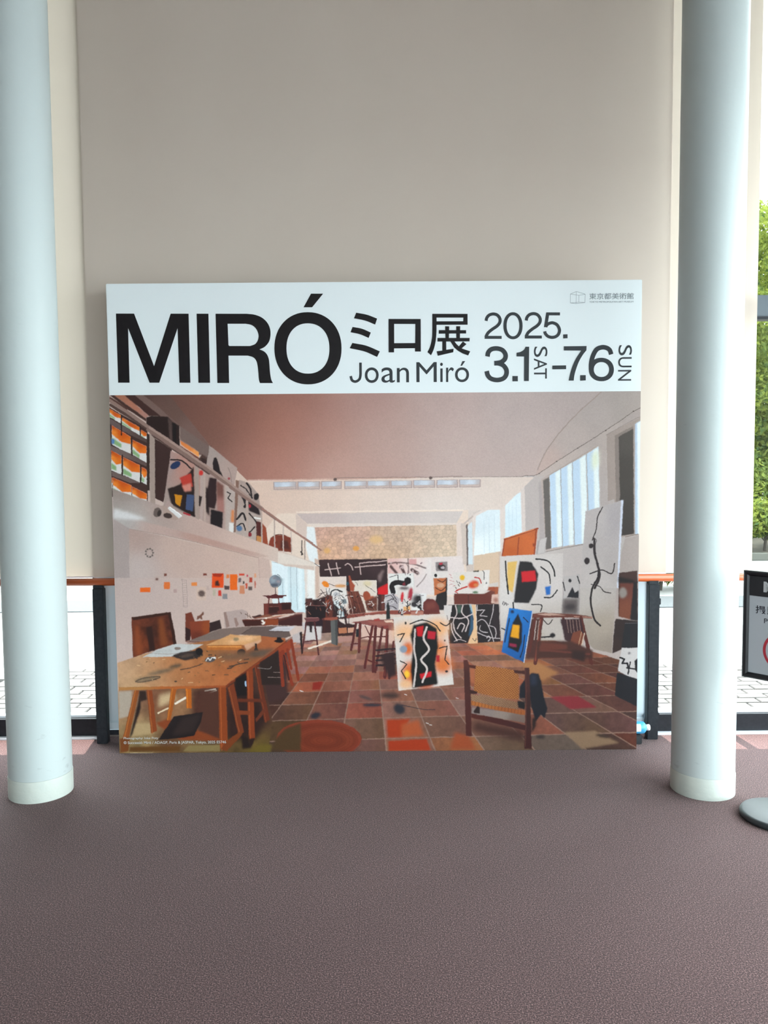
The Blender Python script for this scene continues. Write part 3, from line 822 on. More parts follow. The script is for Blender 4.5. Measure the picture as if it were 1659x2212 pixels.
('L','#cbb3ae',[1266,1043,1281,1052,1300,1040,1309,1018],3,5.4,1),
('L','#cbb3ae',[1346,1055,1352,993],3,5.4,1),
('L','#cbb3ae',[1346,1055,1425,1060,1496,1067],3,5.4,1),
('L','#cbb3ae',[1156,1019,1241,1028],3,5.4,1),
('L','#cbb3ae',[1321,1033,1487,1044],3,5.4,1),
('P','#8b7674',[1446,980,1471,1017,1480,1013,1455,943],9.7),
('P','#c9262c',[1445,915,1501,942,1501,877,1445,881],4.8),
('G',[(1511,1041,'#d8b3ae'),(1633,1052,'#e2cdc7'),(1756,1020,'#dfd6d2'),(1695,928,'#d8ccca'),(1878,1050,'#ded6d1')],[1500,1077,1914,1088,1928,876,1501,874],1.2),
('L','#5f4645',[1505,1050,1560,1056,1646,1045,1707,1024],7.2,7.2,1),
('L','#5f4645',[1612,1077,1615,997],7.2,5.4,1),
('L','#5f4645',[1517,1035,1548,997],7.2,14.5,1),
('L','#5f4645',[1572,1034,1591,997],7.2,15.7,1),
('L','#5f4645',[1633,1015,1664,996],7.2,18.1,1),
('L','#5f4645',[1713,990,1689,953,1658,922],7.2,3,1),
('P','#cf9f9c',[1618,1074,1658,1075,1658,1046,1618,1046],3.6),
('P','#dccfcb',[1738,1082,1914,1089,1928,876,1741,878],1.2),
('P','#8f8584',[1763,1056,1827,1059,1829,1007,1766,1006],1.2),
('P','#3c3133',[1816,1021,1814,1016,1809,1013,1803,1010,1796,1010,1789,1012,1783,1015,1778,1020,1775,1025,1774,1031,1775,1037,1778,1042,1783,1045,1789,1048,1795,1048,1802,1046,1808,1043,1813,1038,1816,1033,1817,1027],3.6),
('P','#b9aeb0',[1813,1024,1812,1021,1810,1020,1807,1018,1804,1018,1800,1018,1797,1019,1794,1021,1792,1023,1791,1025,1791,1028,1792,1030,1794,1032,1797,1033,1800,1034,1803,1034,1807,1033,1809,1031,1811,1029,1813,1026],2.4),
('P','#b23a4a',[1783,1052,1802,1054,1799,1043,1783,1041],1.8),
('P','#ddcdc4',[1126,980,1272,981,1272,870,1127,871],0),
('P','#e08a35',[1176,926,1172,923,1168,922,1162,922,1155,924,1149,927,1144,932,1141,937,1138,943,1138,948,1140,952,1144,955,1148,957,1154,957,1161,955,1167,951,1172,947,1175,941,1178,936,1178,931],2.4),
('L','#4a3833',[1176,942,1216,929,1265,932],1.8,3,1),
('P','#d19a66',[1271,929,1270,926,1266,924,1259,922,1250,921,1241,921,1231,921,1223,922,1216,924,1212,927,1210,929,1212,932,1216,934,1223,936,1231,937,1241,938,1250,937,1259,936,1266,934,1270,932],6),
('P','#ded7d2',[1155,914,1259,917,1289,870,1264,796,1203,803],2.4),
('L','#2f2a2c',[1185,877,1191,899,1216,908,1250,895],1.8,7.2,1),
('L','#4a4648',[1203,858,1237,877,1259,861],1.8,4.2,1),
('P','#bcb8ba',[1232,883,1231,879,1229,876,1225,873,1221,871,1216,871,1211,871,1206,873,1203,876,1201,879,1200,883,1201,887,1203,890,1207,893,1211,895,1216,895,1221,895,1225,893,1229,890,1231,887],4.8),
('P','#d9cdc1',[1295,958,1438,960,1443,788,1298,789],0),
('P','#d3c4a6',[1411,940,1410,935,1407,931,1402,927,1395,925,1388,924,1381,925,1374,927,1369,931,1366,935,1365,940,1366,945,1369,950,1374,953,1381,956,1388,956,1395,955,1402,953,1407,949,1410,945],8.4),
('L','#3c3432',[1376,931,1406,912,1431,893],1.2,2.4,1),
('P','#9c5138',[1405,873,1406,864,1405,855,1402,847,1397,841,1391,839,1384,839,1378,842,1372,848,1367,856,1364,865,1363,874,1364,883,1368,891,1372,897,1378,899,1385,899,1392,896,1397,890,1402,882],2.4),
('P','#b0664c',[1425,869,1426,866,1425,862,1422,858,1419,854,1414,851,1409,848,1404,847,1399,847,1395,848,1393,850,1392,853,1393,857,1396,861,1400,865,1404,868,1409,871,1415,872,1419,872,1423,871],3.6),
('P','#6d4035',[1369,841,1443,875,1443,788,1372,789],6),
('P','#c9c2bd',[1502,995,1643,996,1647,879,1503,880],0),
('P','#dcd8d4',[1503,993,1641,995,1644,882,1505,882],1.2),
('L','#241d1f',[1529,892,1523,930,1554,945,1597,938],3,27.7,1),
('P','#241d1f',[1628,950,1626,944,1622,939,1617,935,1611,933,1605,933,1599,935,1595,939,1591,944,1589,951,1590,957,1592,963,1595,969,1600,972,1606,974,1612,974,1618,972,1623,968,1627,963,1628,957],2.4),
('L','#3a3033',[1511,973,1548,985],1.2,3.6,1),
('P','#30282b',[1628,987,1628,986,1627,985,1626,984,1625,984,1624,984,1623,984,1622,984,1621,985,1621,986,1621,987,1621,989,1621,990,1622,990,1623,991,1624,991,1625,991,1626,990,1627,990,1628,989],0),
('L','#241d1f',[1557,954,1555,985],1.2,4.8,1),
('P','#7d2a35',[1578,938,1593,948,1597,929,1584,926],2.4),
('P','#d8cfca',[1547,923,1643,922,1633,761,1562,768],6),
('P','#5f5557',[1617,913,1616,911,1612,908,1606,906,1599,905,1590,905,1582,905,1574,907,1568,909,1565,911,1563,914,1565,916,1569,919,1574,921,1582,922,1590,922,1599,922,1606,920,1612,918,1616,916],8.4),
('P','#c8303a',[1588,863,1587,854,1585,846,1583,840,1580,836,1577,834,1575,836,1572,841,1571,847,1570,856,1571,865,1572,874,1574,882,1576,889,1579,893,1581,894,1584,892,1586,888,1587,881,1588,873],4.8),
('P','#a83a48',[1637,877,1635,866,1632,856,1628,848,1623,844,1619,842,1615,845,1612,851,1610,859,1610,870,1611,881,1613,892,1616,902,1620,910,1625,915,1629,916,1633,914,1636,908,1638,899,1638,889],7.2),
('P','#d7a878',[1584,811,1622,814,1627,761,1587,762],2.4),
('P','#d8cfca',[1741,1002,1829,1004,1836,877,1744,878],1.2),
('P','#2b2526',[1772,983,1771,980,1770,977,1768,975,1766,974,1763,973,1761,974,1758,975,1756,977,1755,980,1755,983,1755,986,1756,989,1758,991,1761,992,1763,993,1766,992,1768,991,1770,989,1771,986],0),
('P','#b9714a',[1751,966,1825,969,1820,877,1756,872],1.8),
('L','#50301f',[1774,958,1799,946,1817,958],1.8,4.8,1),
('L','#50301f',[1762,915,1793,899,1820,921],1.8,4.8,1),
('P','#caa084',[1811,927,1810,923,1807,920,1802,917,1796,915,1790,915,1783,915,1777,917,1773,920,1770,924,1769,927,1770,931,1773,935,1777,937,1783,939,1790,940,1796,939,1802,937,1807,934,1810,931],3.6),
('P','#2a2324',[1820,969,1826,969,1825,791,1750,791,1768,878,1817,896],2.4),
('P','#dcd8d6',[1636,882,1713,885,1707,785,1633,786],1.2),
('P','#4a4244',[1682,848,1681,838,1678,830,1672,823,1665,818,1658,817,1650,819,1643,823,1638,830,1634,839,1633,848,1634,858,1638,866,1643,873,1650,877,1658,879,1665,877,1672,873,1678,866,1681,857],14.5),
('P','#2a2526',[1655,867,1679,873,1688,786,1664,786],3.6),
('P','#e1dcd8',[1678,790,1676,788,1672,787,1666,787,1659,788,1652,790,1645,793,1639,797,1634,801,1632,804,1632,807,1634,809,1638,810,1643,810,1650,809,1658,806,1665,803,1671,800,1675,796,1678,793],3),
('P','#3a3336',[1664,823,1663,818,1660,814,1656,811,1651,809,1645,808,1640,809,1635,811,1631,815,1628,819,1627,823,1628,828,1631,832,1635,835,1640,837,1645,838,1651,837,1656,835,1660,832,1663,828],4.8),
('G',[(1510,868,'#b9b1b3'),(1529,812,'#a9a1a4')],[1480,877,1529,886,1563,855,1556,787,1479,800],3),
('L','#3a3134',[1486,868,1517,874,1535,849],1.8,4.2,1),
('L','#3a3134',[1498,843,1529,855,1550,830],1.8,4.2,1),
('L','#3a3134',[1492,818,1523,812,1547,799],1.8,4.2,1),
('L','#3a3134',[1529,880,1547,849],1.8,4.2,1),
('P','#402728',[1047,863,1099,853,1154,871,1264,808,1289,746,1275,596,1048,686],3.6),
('P','#5f3a36',[1050,857,1084,863,1085,822,1049,819],1.2),
('P','#33201f',[1093,847,1111,850,1112,822,1094,819],1.2),
('P','#6b3a30',[1161,883,1197,874,1193,753,1141,753,1154,834],3.6),
('P','#8a4a38',[1157,871,1173,874,1175,815,1154,809],3.6),
('P','#2a1c1f',[1049,816,1160,818,1153,747,1070,751],1.8),
('L','#8a5f58',[1049,821,1160,820],1.2,3,1),
('L','#4a3330',[1121,884,1167,896],1.2,3,1),
('L','#4a3330',[1130,909,1154,877],1.2,3,1),
('L','#4a3330',[1161,914,1167,877],1.2,3,1),
('L','#4a3330',[1179,914,1176,883],1.2,3,1),
('L','#4a3330',[1142,871,1173,859],1.2,3,1),
('L','#4a3330',[1114,865,1142,890],1.2,3,1),
('L','#4a3330',[1185,883,1154,865],1.2,3,1),
('P','#cfd3d3',[1200,852,1231,846,1258,759,1230,753,1209,802],2.4),
('L','#2f3336',[1231,839,1243,796,1239,752],1.2,4.8,1),
('L','#8fa0a4',[1246,815,1259,759],1.2,4.2,1),
('P','#33282a',[1203,827,1228,808,1230,765,1215,771],3),
('P','#7a8084',[1240,852,1268,858,1274,833,1252,827],3),
('G',[(1289,870,'#7a4638'),(1338,838,'#6a3a30'),(1313,789,'#54302a')],[1274,898,1339,900,1384,779,1289,771],2.4),
('L','#b08a7e',[1276,901,1301,808,1306,777],1.2,3.6,1),
('L','#4a2722',[1299,895,1326,783],1.8,3.6,1),
('L','#8b5646',[1320,894,1350,783],1.8,3.6,1),
('P','#d8c8bc',[1348,894,1358,894,1390,779,1378,779],1.8),
('P','#a0543e',[1285,984,1293,984,1305,950,1320,932,1314,898,1293,901],1.8),
('P','#3c5f6b',[1273,950,1284,950,1284,932,1273,932],3),
('L','#463432',[1321,950,1336,931],1.2,2.4,1),
('P','#4a2a28',[1445,880,1483,879,1483,788,1444,788],2.4),
('P','#6a3c36',[1464,875,1480,877,1479,794,1464,794],3.6),
('P','#8c4c42',[1264,768,1510,790,1695,791,1695,766,1449,769,1276,749],1.8),
('L','#b87d70',[1375,775,1486,789],1.8,4.2,1),
('P','#6b3330',[1688,766,1695,835,1719,855,1753,850,1781,813,1787,769],1.8),
('P','#7d443c',[1707,829,1756,841,1768,804,1713,792],12.1),
('P','#b07a6c',[1627,783,1695,786,1695,764,1627,763],3),
('P','#2b2c2e',[1491,812,1497,837,1504,837,1508,809,1512,744,1490,741],1.8),
('P','#373033',[1570,787,1574,799,1580,799,1583,761,1570,762],1.2),
('P','#d0c4be',[1808,817,1848,818,1842,741,1811,753],1.2),
('L','#c9bcb6',[1056,872,1065,882],1.1,2.7,0),
('L','#33201f',[1328,866,1338,873],1.1,4.7,0),
('L','#4a2a26',[1211,762,1220,756],1.1,2.6,0),
('L','#3b3436',[1131,837,1138,824],1.1,5.8,0),
('L','#5f342c',[1263,766,1281,777],1.1,3.5,0),
('L','#6b4038',[1062,795,1076,803],1.1,4.6,0),
('L','#7a4a3c',[1126,806,1131,793],1.1,4,0),
('L','#8a5f50',[1238,804,1249,790],1.1,5.8,0),
('L','#3b3436',[1170,863,1165,856],1.1,5.7,0),
('L','#8a5f50',[1061,788,1074,773],1.1,4.8,0),
('L','#7a4a3c',[1303,761,1309,751],1.1,2.6,0),
('L','#2a1c1e',[1069,798,1062,792],1.1,2.5,0),
('L','#5f342c',[1181,797,1191,797],1.1,4,0),
('L','#3b3436',[1195,809,1206,796],1.1,2.3,0),
('L','#33201f',[1320,763,1330,758],1.1,3.1,0),
('L','#2a1c1e',[1055,839,1044,830],1.1,3.9,0),
('L','#7a4a3c',[1289,770,1300,758],1.1,5.2,0),
('L','#d8cec8',[1266,815,1258,804],1.1,4.2,0),
('L','#6b4038',[1330,826,1340,829],1.1,3.4,0),
('L','#c9bcb6',[1125,849,1131,853],1.1,4.4,0),
('L','#c9bcb6',[1216,867,1225,872],1.1,5.5,0),
('L','#2a1c1e',[1279,770,1271,758],1.1,5,0),
('L','#7a4a3c',[1400,850,1397,845],1.1,3.8,0),
('L','#7a4a3c',[1223,797,1234,800],1.1,3,0),
('L','#7a4a3c',[1351,875,1363,870],1.1,5.5,0),
('L','#c9bcb6',[1304,802,1305,789],1.1,2.3,0),
('L','#c9bcb6',[1053,885,1062,889],1.1,3.2,0),
('L','#7a4a3c',[1170,775,1184,785],1.1,3.1,0),
('L','#7a4a3c',[1382,800,1375,792],1.1,2.2,0),
('L','#2a1c1e',[1233,768,1246,771],1.1,3.3,0),
('L','#3b3436',[1137,834,1129,815],1.1,3.1,0),
('L','#4a2a26',[1317,843,1326,834],1.1,5.2,0),
('L','#33201f',[1440,865,1447,860],1.1,3.3,0),
('L','#4a2a26',[1386,815,1379,804],1.1,2.3,0),
('L','#8a5f50',[1237,800,1228,793],1.1,3.1,0),
('L','#8a5f50',[1415,834,1419,828],1.1,4.5,0),
('L','#c9bcb6',[1389,828,1406,830],1.1,3.9,0),
('L','#8a5f50',[1405,791,1417,790],1.1,3.8,0),
('L','#7a4a3c',[1104,813,1106,802],1.1,2.6,0),
('L','#8a5f50',[1424,830,1436,828],1.1,5.3,0),
('L','#2a1c1e',[1077,805,1063,793],1.1,5.3,0),
('L','#6b4038',[1327,845,1339,832],1.1,3.8,0),
('L','#8a5f50',[1262,824,1263,814],1.1,2.7,0),
('L','#2a1c1e',[1175,780,1167,765],1.1,4.3,0),
('L','#7a4a3c',[1288,779,1297,777],1.1,4.3,0),
('L','#3b3436',[1263,787,1278,792],1.1,3.8,0),
('L','#5f342c',[1342,803,1332,794],1.1,2.7,0),
('L','#5f342c',[1369,776,1359,767],1.1,3.8,0),
('L','#c9bcb6',[1316,811,1319,806],1.1,4,0),
('L','#5f342c',[1195,790,1197,784],1.1,4,0),
('L','#5f342c',[1230,823,1241,833],1.1,5.2,0),
('L','#4a2a26',[1163,864,1173,874],1.1,2.2,0),
('L','#c9bcb6',[1143,839,1156,826],1.1,3.3,0),
('L','#d8cec8',[1076,836,1072,822],1.1,3.3,0),
('L','#4a2a26',[1205,849,1218,855],1.1,3.4,0),
('L','#c9bcb6',[1410,838,1423,822],1.1,3.8,0),
('L','#7a4a3c',[1327,805,1325,789],1.1,5.7,0),
('L','#2a1c1e',[1304,870,1304,862],1.1,4.7,0),
('L','#7a4a3c',[1233,839,1242,841],1.1,3.2,0),
('L','#c9bcb6',[1396,840,1412,843],1.1,2.9,0),
('L','#d8cec8',[1057,820,1052,815],1.1,5.2,0),
('L','#6b4038',[1282,811,1288,811],1.1,4,0),
('L','#c9bcb6',[1247,877,1256,881],1.1,5.8,0),
('L','#3b3436',[1227,864,1232,857],1.1,3.1,0),
('L','#d8cec8',[1283,792,1294,804],1.1,3.2,0),
('L','#c9bcb6',[1294,871,1307,871],1.1,3.7,0),
('L','#c9bcb6',[1422,825,1415,817],1.1,5.1,0),
('L','#8a5f50',[1421,808,1429,796],1.1,3.2,0),
('L','#33201f',[1077,859,1079,842],1.1,3.3,0),
('L','#33201f',[1347,836,1346,829],1.1,2.3,0),
('L','#4a2a26',[1268,873,1288,879],1.1,5.4,0),
('L','#8a5f50',[1177,783,1171,778],1.1,5.3,0),
('L','#d8cec8',[1219,762,1236,762],1.1,6,0),
('L','#33201f',[1397,813,1416,806],1.1,5.3,0),
('L','#7a4a3c',[1286,853,1287,838],1.1,2.7,0),
('L','#8e8688',[1235,893,1232,879,1235,870],0.8,3,1),
('L','#8e8688',[1180,842,1171,831,1169,829],0.8,2.7,1),
('L','#2c2628',[1167,819,1172,811,1162,795],0.8,2.7,1),
('L','#2c2628',[1170,800,1165,791,1166,773],0.8,3.4,1),
('L','#cfc8c4',[1202,863,1206,850,1204,834],0.8,2.1,1),
('L','#4a4244',[1213,843,1218,827,1198,824],0.8,2.8,1),
('L','#cfc8c4',[1186,821,1180,811,1186,797],0.8,2.9,1),
('L','#4a4244',[1154,836,1163,827,1154,811],0.8,3.8,1),
('L','#8e8688',[1236,868,1241,858,1243,854],0.8,3.7,1),
('L','#cfc8c4',[1161,838,1159,823,1158,819],0.8,2.1,1),
('L','#2c2628',[1222,885,1213,878,1209,862],0.8,2.1,1),
('L','#cfc8c4',[1246,849,1250,842,1251,828],0.8,2.8,1),
('L','#2c2628',[1186,827,1181,819,1170,799],0.8,2.7,1),
('L','#cfc8c4',[1183,821,1184,808,1188,801],0.8,2.5,1),
('L','#2c2628',[1172,873,1170,858,1160,849],0.8,3,1),
('L','#cfc8c4',[1168,805,1159,790,1174,782],0.8,2.1,1),
('L','#cfc8c4',[1239,885,1230,878,1223,868],0.8,2.7,1),
('L','#2c2628',[1226,850,1215,834,1232,831],0.8,2.4,1),
('L','#4a4244',[1166,895,1166,879,1175,870],0.8,1.7,1),
('L','#cfc8c4',[1231,795,1223,786,1225,775],0.8,2.4,1),
('L','#4a4244',[1227,806,1232,792,1230,787],0.8,2.2,1),
('L','#cfc8c4',[1238,876,1228,868,1224,859],0.8,2.8,1),
('L','#2c2628',[1186,839,1176,824,1176,809],0.8,2.6,1),
('L','#2c2628',[1245,855,1254,845,1244,831],0.8,3.1,1),
('L','#cfc8c4',[1225,837,1217,820,1234,813],0.8,1.9,1),
('L','#4a4244',[1166,891,1155,875,1162,873],0.8,3,1),
('L','#d4cdc9',[1608,796,1620,786,1614,789],1.1,4.5,1),
('L','#c9c0be',[1678,811,1688,804,1696,788],1.1,3.2,1),
('L','#c9c0be',[1676,842,1664,830,1688,824],1.1,4.1,1),
('L','#d4cdc9',[1662,791,1654,775,1659,782],1.1,5.2,1),
('L','#3a3234',[1530,861,1527,850,1519,840],1.1,2.3,1),
('L','#3a3234',[1605,802,1611,791,1614,796],1.1,3.7,1),
('L','#8e8688',[1535,862,1536,847,1536,840],1.1,4.9,1),
('L','#8e8688',[1603,835,1616,824,1621,827],1.1,3.3,1),
('L','#c9c0be',[1589,851,1599,843,1573,827],1.1,5.1,1),
('L','#c9c0be',[1522,805,1533,793,1510,798],1.1,2.4,1),
('L','#c9c0be',[1482,849,1483,841,1467,835],1.1,5.4,1),
('L','#2c2628',[1600,817,1608,809,1603,798],1.1,3.8,1),
('L','#c9c0be',[1675,834,1669,821,1657,827],1.1,4.9,1),
('L','#d4cdc9',[1573,849,1566,835,1589,835],1.1,5,1),
('L','#2c2628',[1591,853,1597,837,1610,831],1.1,2.8,1),
('L','#d4cdc9',[1568,794,1564,787,1561,778],1.1,3.5,1),
('L','#2c2628',[1564,792,1558,778,1562,777],1.1,4.9,1),
('L','#2c2628',[1673,819,1666,805,1676,809],1.1,4.4,1),
('L','#d4cdc9',[1523,845,1533,836,1509,824],1.1,2.5,1),
('L','#c9c0be',[1573,794,1570,785,1586,787],1.1,3,1),
('L','#2c2628',[1611,840,1607,833,1610,816],1.1,5.1,1),
('L','#d4cdc9',[1582,790,1575,774,1597,783],1.1,4.3,1),
('L','#2c2628',[1621,831,1621,822,1603,810],1.1,4.7,1),
('L','#8e8688',[1676,878,1680,873,1695,873],1.1,4.4,1),
('L','#3a3234',[1511,802,1503,795,1505,779],1.1,2.7,1),
('L','#8e8688',[1582,841,1582,837,1581,828],1.1,4.6,1),
('L','#c9c0be',[1486,862,1486,849,1503,855],1.1,4.4,1),
('L','#d4cdc9',[1621,858,1611,844,1627,840],1.1,2.8,1),
('L','#2c2628',[1567,857,1568,845,1574,849],1.1,2.2,1),
('L','#3a3234',[1670,858,1664,845,1657,843],1.1,4.2,1),
('L','#8e7476',[1584,1041,1564,1025],3.8,4.5,1),
('L','#c9b2b0',[1518,1054,1518,1055],3.8,7.5,1),
('L','#6a4e50',[1603,1046,1612,1033],3.8,2.8,1),
('L','#6a4e50',[1552,1047,1549,1050],3.8,5.3,1),
('L','#8e7476',[1666,1025,1650,1026],3.8,3.3,1),
('L','#8e7476',[1687,1053,1681,1049],3.8,6.3,1),
('L','#c9b2b0',[1675,995,1659,999],3.8,3.9,1),
('L','#8e7476',[1613,1007,1610,992],3.8,6.2,1),
('L','#c9b2b0',[1538,997,1549,989],3.8,5.6,1),
('L','#c9b2b0',[1638,1012,1641,1002],3.8,7.2,1),
('L','#c9b2b0',[1587,1035,1571,1026],3.8,6.4,1),
('L','#8e7476',[1595,997,1598,987],3.8,3.7,1),
('L','#c9b2b0',[1584,1032,1580,1021],3.8,4,1),
('L','#c9b2b0',[1521,1013,1531,1005],3.8,3,1),
('G',[(1149,637,'#b89a94'),(995,535,'#a87c70'),(1199,533,'#ab7f74'),(1096,430,'#a06c58'),(1327,480,'#9c7064'),(1198,325,'#8e5a4a'),(1403,323,'#8a5a50'),(1093,169,'#6f4940'),(1351,167,'#84605a'),(1608,321,'#8d6b66'),(1608,164,'#886a68'),(1505,34,'#97705f'),(1299,62,'#8a625a'),(1916,579,'#9c7062'),(2070,525,'#a67c66'),(1917,214,'#7f625e'),(2122,317,'#95705f'),(2301,445,'#8f6350'),(2557,443,'#7a4e42'),(2763,363,'#6b443a'),(2508,208,'#7a5850'),(2767,101,'#5f4640'),(2433,25,'#7a655c'),(2175,28,'#705850'),(2665,23,'#664a42'),(1660,32,'#a06a50'),(1866,30,'#8a6048'),(785,224,'#5d3d36'),(628,42,'#5c4632'),(887,92,'#5c4638'),(504,331,'#7a4a38'),(220,229,'#9c7a58'),(190,72,'#8c7a58'),(789,511,'#6a4a44')],[4,362,995,587,1047,664,1864,683,2248,666,2427,600,2774,506,2915,466,2924,-58,-45,-31],0),
('P','#927669',[637,590,995,587,1047,659,1864,677,2248,658,2427,600,2774,501,2941,465,2950,-59,627,-37],0),
('G',[(432,-25,'#673d2e'),(685,-21,'#683c2d'),(564,-17,'#673c2d')],[353,-103,626,-99,743,56,511,52],1.3),
('G',[(693,-21,'#503c2f'),(948,-17,'#543e33'),(824,-13,'#523d31')],[635,-99,911,-95,985,60,751,56],1.3),
('G',[(956,-17,'#7a4e3d'),(1214,-13,'#814e3e'),(1087,-9,'#7d4e3d')],[920,-95,1199,-91,1229,64,993,60],1.3),
('G',[(1222,-13,'#785650'),(1482,-9,'#6e4f44'),(1352,-5,'#73524a')],[1208,-91,1489,-87,1476,69,1237,65],1.3),
('G',[(1491,-9,'#8b6451'),(1754,-5,'#855e50'),(1620,0,'#886150')],[1499,-87,1783,-83,1724,73,1483,69],1.3),
('G',[(1762,-5,'#895b42'),(2027,-1,'#976544'),(1891,4,'#906043')],[1793,-82,2080,-78,1975,77,1732,73],1.3),
('G',[(2036,0,'#71594b'),(2304,4,'#644e3d'),(2164,8,'#6a5344')],[2089,-78,2380,-74,2228,81,1983,77],1.3),
('G',[(2313,4,'#68574e'),(2583,8,'#6a5c53'),(2440,12,'#695950')],[2390,-74,2683,-70,2483,86,2236,82],1.3),
('G',[(2592,8,'#503b35'),(2865,12,'#583f38'),(2719,17,'#543d36')],[2693,-70,2989,-65,2740,90,2491,86],1.3),
('G',[(2874,13,'#643c31'),(3150,17,'#613730'),(3000,21,'#623930')],[2999,-65,3299,-61,3000,95,2749,90],1.3),
('G',[(574,114,'#674032'),(790,118,'#6d4232'),(685,120,'#6a4132')],[516,58,747,62,832,175,631,171],1.3),
('G',[(797,119,'#5d4631'),(1015,122,'#533c29'),(908,124,'#58412d')],[755,62,988,66,1042,179,839,175],1.3),
('G',[(1022,123,'#694a42'),(1241,127,'#724d45'),(1133,128,'#6d4b43')],[995,66,1230,70,1253,183,1048,179],1.3),
('G',[(1249,127,'#7b5b4f'),(1470,131,'#6a4f3e'),(1359,133,'#725546')],[1238,70,1475,74,1465,187,1259,183],1.3),
('G',[(1477,131,'#93685b'),(1700,135,'#825c4b'),(1588,137,'#8a6253')],[1483,74,1722,79,1679,191,1472,187],1.3),
('G',[(1708,135,'#775749'),(1933,139,'#704f44'),(1818,141,'#735346')],[1730,79,1971,83,1895,195,1686,191],1.3),
('G',[(1940,139,'#7e5a4c'),(2167,143,'#7a5547'),(2050,145,'#7c5749')],[1979,83,2222,87,2112,199,1902,195],1.3),
('G',[(2175,143,'#764b3d'),(2403,148,'#885545'),(2284,149,'#7f5041')],[2230,87,2476,91,2331,204,2119,200],1.3),
('G',[(2411,148,'#5f4641'),(2642,152,'#674e3f'),(2520,154,'#634a40')],[2484,92,2731,96,2552,208,2338,204],1.3),
('G',[(2649,152,'#60463e'),(2882,156,'#694946'),(2758,158,'#644742')],[2740,96,2989,100,2775,212,2559,208],1.3),
('G',[(2890,156,'#503b36'),(3124,161,'#53403b'),(2998,162,'#513d38')],[2998,100,3250,105,2999,216,2782,212],1.3),
('G',[(486,215,'#523932'),(673,218,'#5d4239'),(582,219,'#573d35')],[430,171,629,175,717,261,541,258],1.3),
('G',[(679,218,'#593a31'),(868,222,'#52352c'),(776,223,'#55372e')],[636,175,836,179,900,265,723,261],1.3),
('G',[(874,222,'#5c4036'),(1064,226,'#694b39'),(971,227,'#624537')],[842,179,1044,183,1085,269,906,265],1.3),
('G',[(1070,226,'#805446'),(1262,230,'#6f473f'),(1167,231,'#774d42')],[1050,183,1253,187,1270,273,1091,269],1.3),
('G',[(1268,230,'#935749'),(1461,234,'#874d3f'),(1364,235,'#8d5244')],[1260,187,1465,191,1457,277,1276,273],1.3),
('G',[(1467,234,'#8f675c'),(1661,238,'#805f50'),(1563,239,'#876356')],[1471,191,1678,195,1645,281,1463,277],1.3),
('G',[(1668,238,'#82594a'),(1863,242,'#825449'),(1764,243,'#825649')],[1684,195,1892,199,1834,285,1651,281],1.3),
('G',[(1870,242,'#84655c'),(2067,246,'#82635e'),(1966,247,'#83645d')],[1899,200,2108,204,2025,288,1841,285],1.3),
('G',[(2073,246,'#93634d'),(2271,250,'#8d5d4b'),(2169,251,'#90604c')],[2115,204,2326,208,2217,292,2031,289],1.3),
('G',[(2278,250,'#624740'),(2478,254,'#694e46'),(2374,255,'#654a43')],[2333,208,2545,212,2410,296,2223,293],1.3),
('G',[(2484,254,'#73544c'),(2686,258,'#75574a'),(2580,259,'#74554b')],[2552,212,2767,216,2605,300,2416,297],1.3),
('G',[(2692,259,'#62423a'),(2895,263,'#593a36'),(2788,263,'#5d3e38')],[2774,216,2989,221,2800,305,2611,301],1.3),
('G',[(2902,263,'#5b3f39'),(3106,267,'#5e3f3b'),(2997,267,'#5c3f3a')],[2997,221,3214,225,2998,309,2807,305],1.3),
('G',[(589,295,'#624235'),(755,299,'#56382a'),(674,299,'#5c3d2f')],[545,261,721,265,790,332,632,329],1.3),
('G',[(761,299,'#4f352e'),(928,302,'#462d29'),(846,302,'#4a312b')],[726,265,903,268,954,336,795,333],1.3),
('G',[(934,302,'#845846'),(1102,306,'#724b3b'),(1019,306,'#7b5140')],[909,269,1086,272,1118,340,959,336],1.3),
('G',[(1108,306,'#70473a'),(1278,310,'#74483e'),(1193,310,'#72473c')],[1092,272,1271,276,1284,343,1124,340],1.3),
('G',[(1283,310,'#8c5d54'),(1454,314,'#784e44'),(1368,313,'#82554c')],[1277,276,1457,280,1451,347,1289,343],1.3),
('G',[(1459,314,'#936456'),(1631,317,'#8b5e4b'),(1545,317,'#8f6150')],[1463,280,1644,284,1618,351,1456,347],1.3),
('G',[(1637,317,'#715650'),(1810,321,'#705652'),(1722,321,'#705651')],[1650,284,1832,288,1787,354,1624,351],1.3),
('G',[(1815,321,'#855c4d'),(1989,325,'#915f56'),(1901,325,'#8b5d51')],[1838,288,2022,292,1957,358,1793,355],1.3),
('G',[(1995,325,'#946d57'),(2170,329,'#a1745f'),(2080,329,'#9a705b')],[2028,292,2213,296,2128,362,1962,358],1.3),
('G',[(2176,329,'#95644e'),(2352,333,'#98674c'),(2261,333,'#96654d')],[2219,296,2405,300,2299,366,2133,362],1.3),
('G',[(2358,333,'#734b3d'),(2535,337,'#74493a'),(2443,337,'#734a3b')],[2411,300,2598,304,2472,369,2305,366],1.3),
('G',[(2541,337,'#614038'),(2720,341,'#6a433c'),(2626,340,'#65413a')],[2605,304,2793,308,2646,373,2478,370],1.3),
('G',[(2725,341,'#6a4335'),(2905,345,'#644131'),(2811,344,'#674233')],[2800,308,2989,312,2821,377,2652,373],1.3),
('G',[(2911,345,'#6c4639'),(3092,348,'#764c39'),(2996,348,'#714939')],[2996,312,3187,316,2997,381,2826,377],1.3),
('G',[(517,356,'#69473d'),(666,359,'#744f45'),(593,359,'#6e4b41')],[475,328,631,332,701,387,560,383],1.3),
('G',[(671,359,'#654438'),(821,363,'#6a463c'),(747,362,'#67453a')],[636,332,793,335,849,390,706,387],1.3),
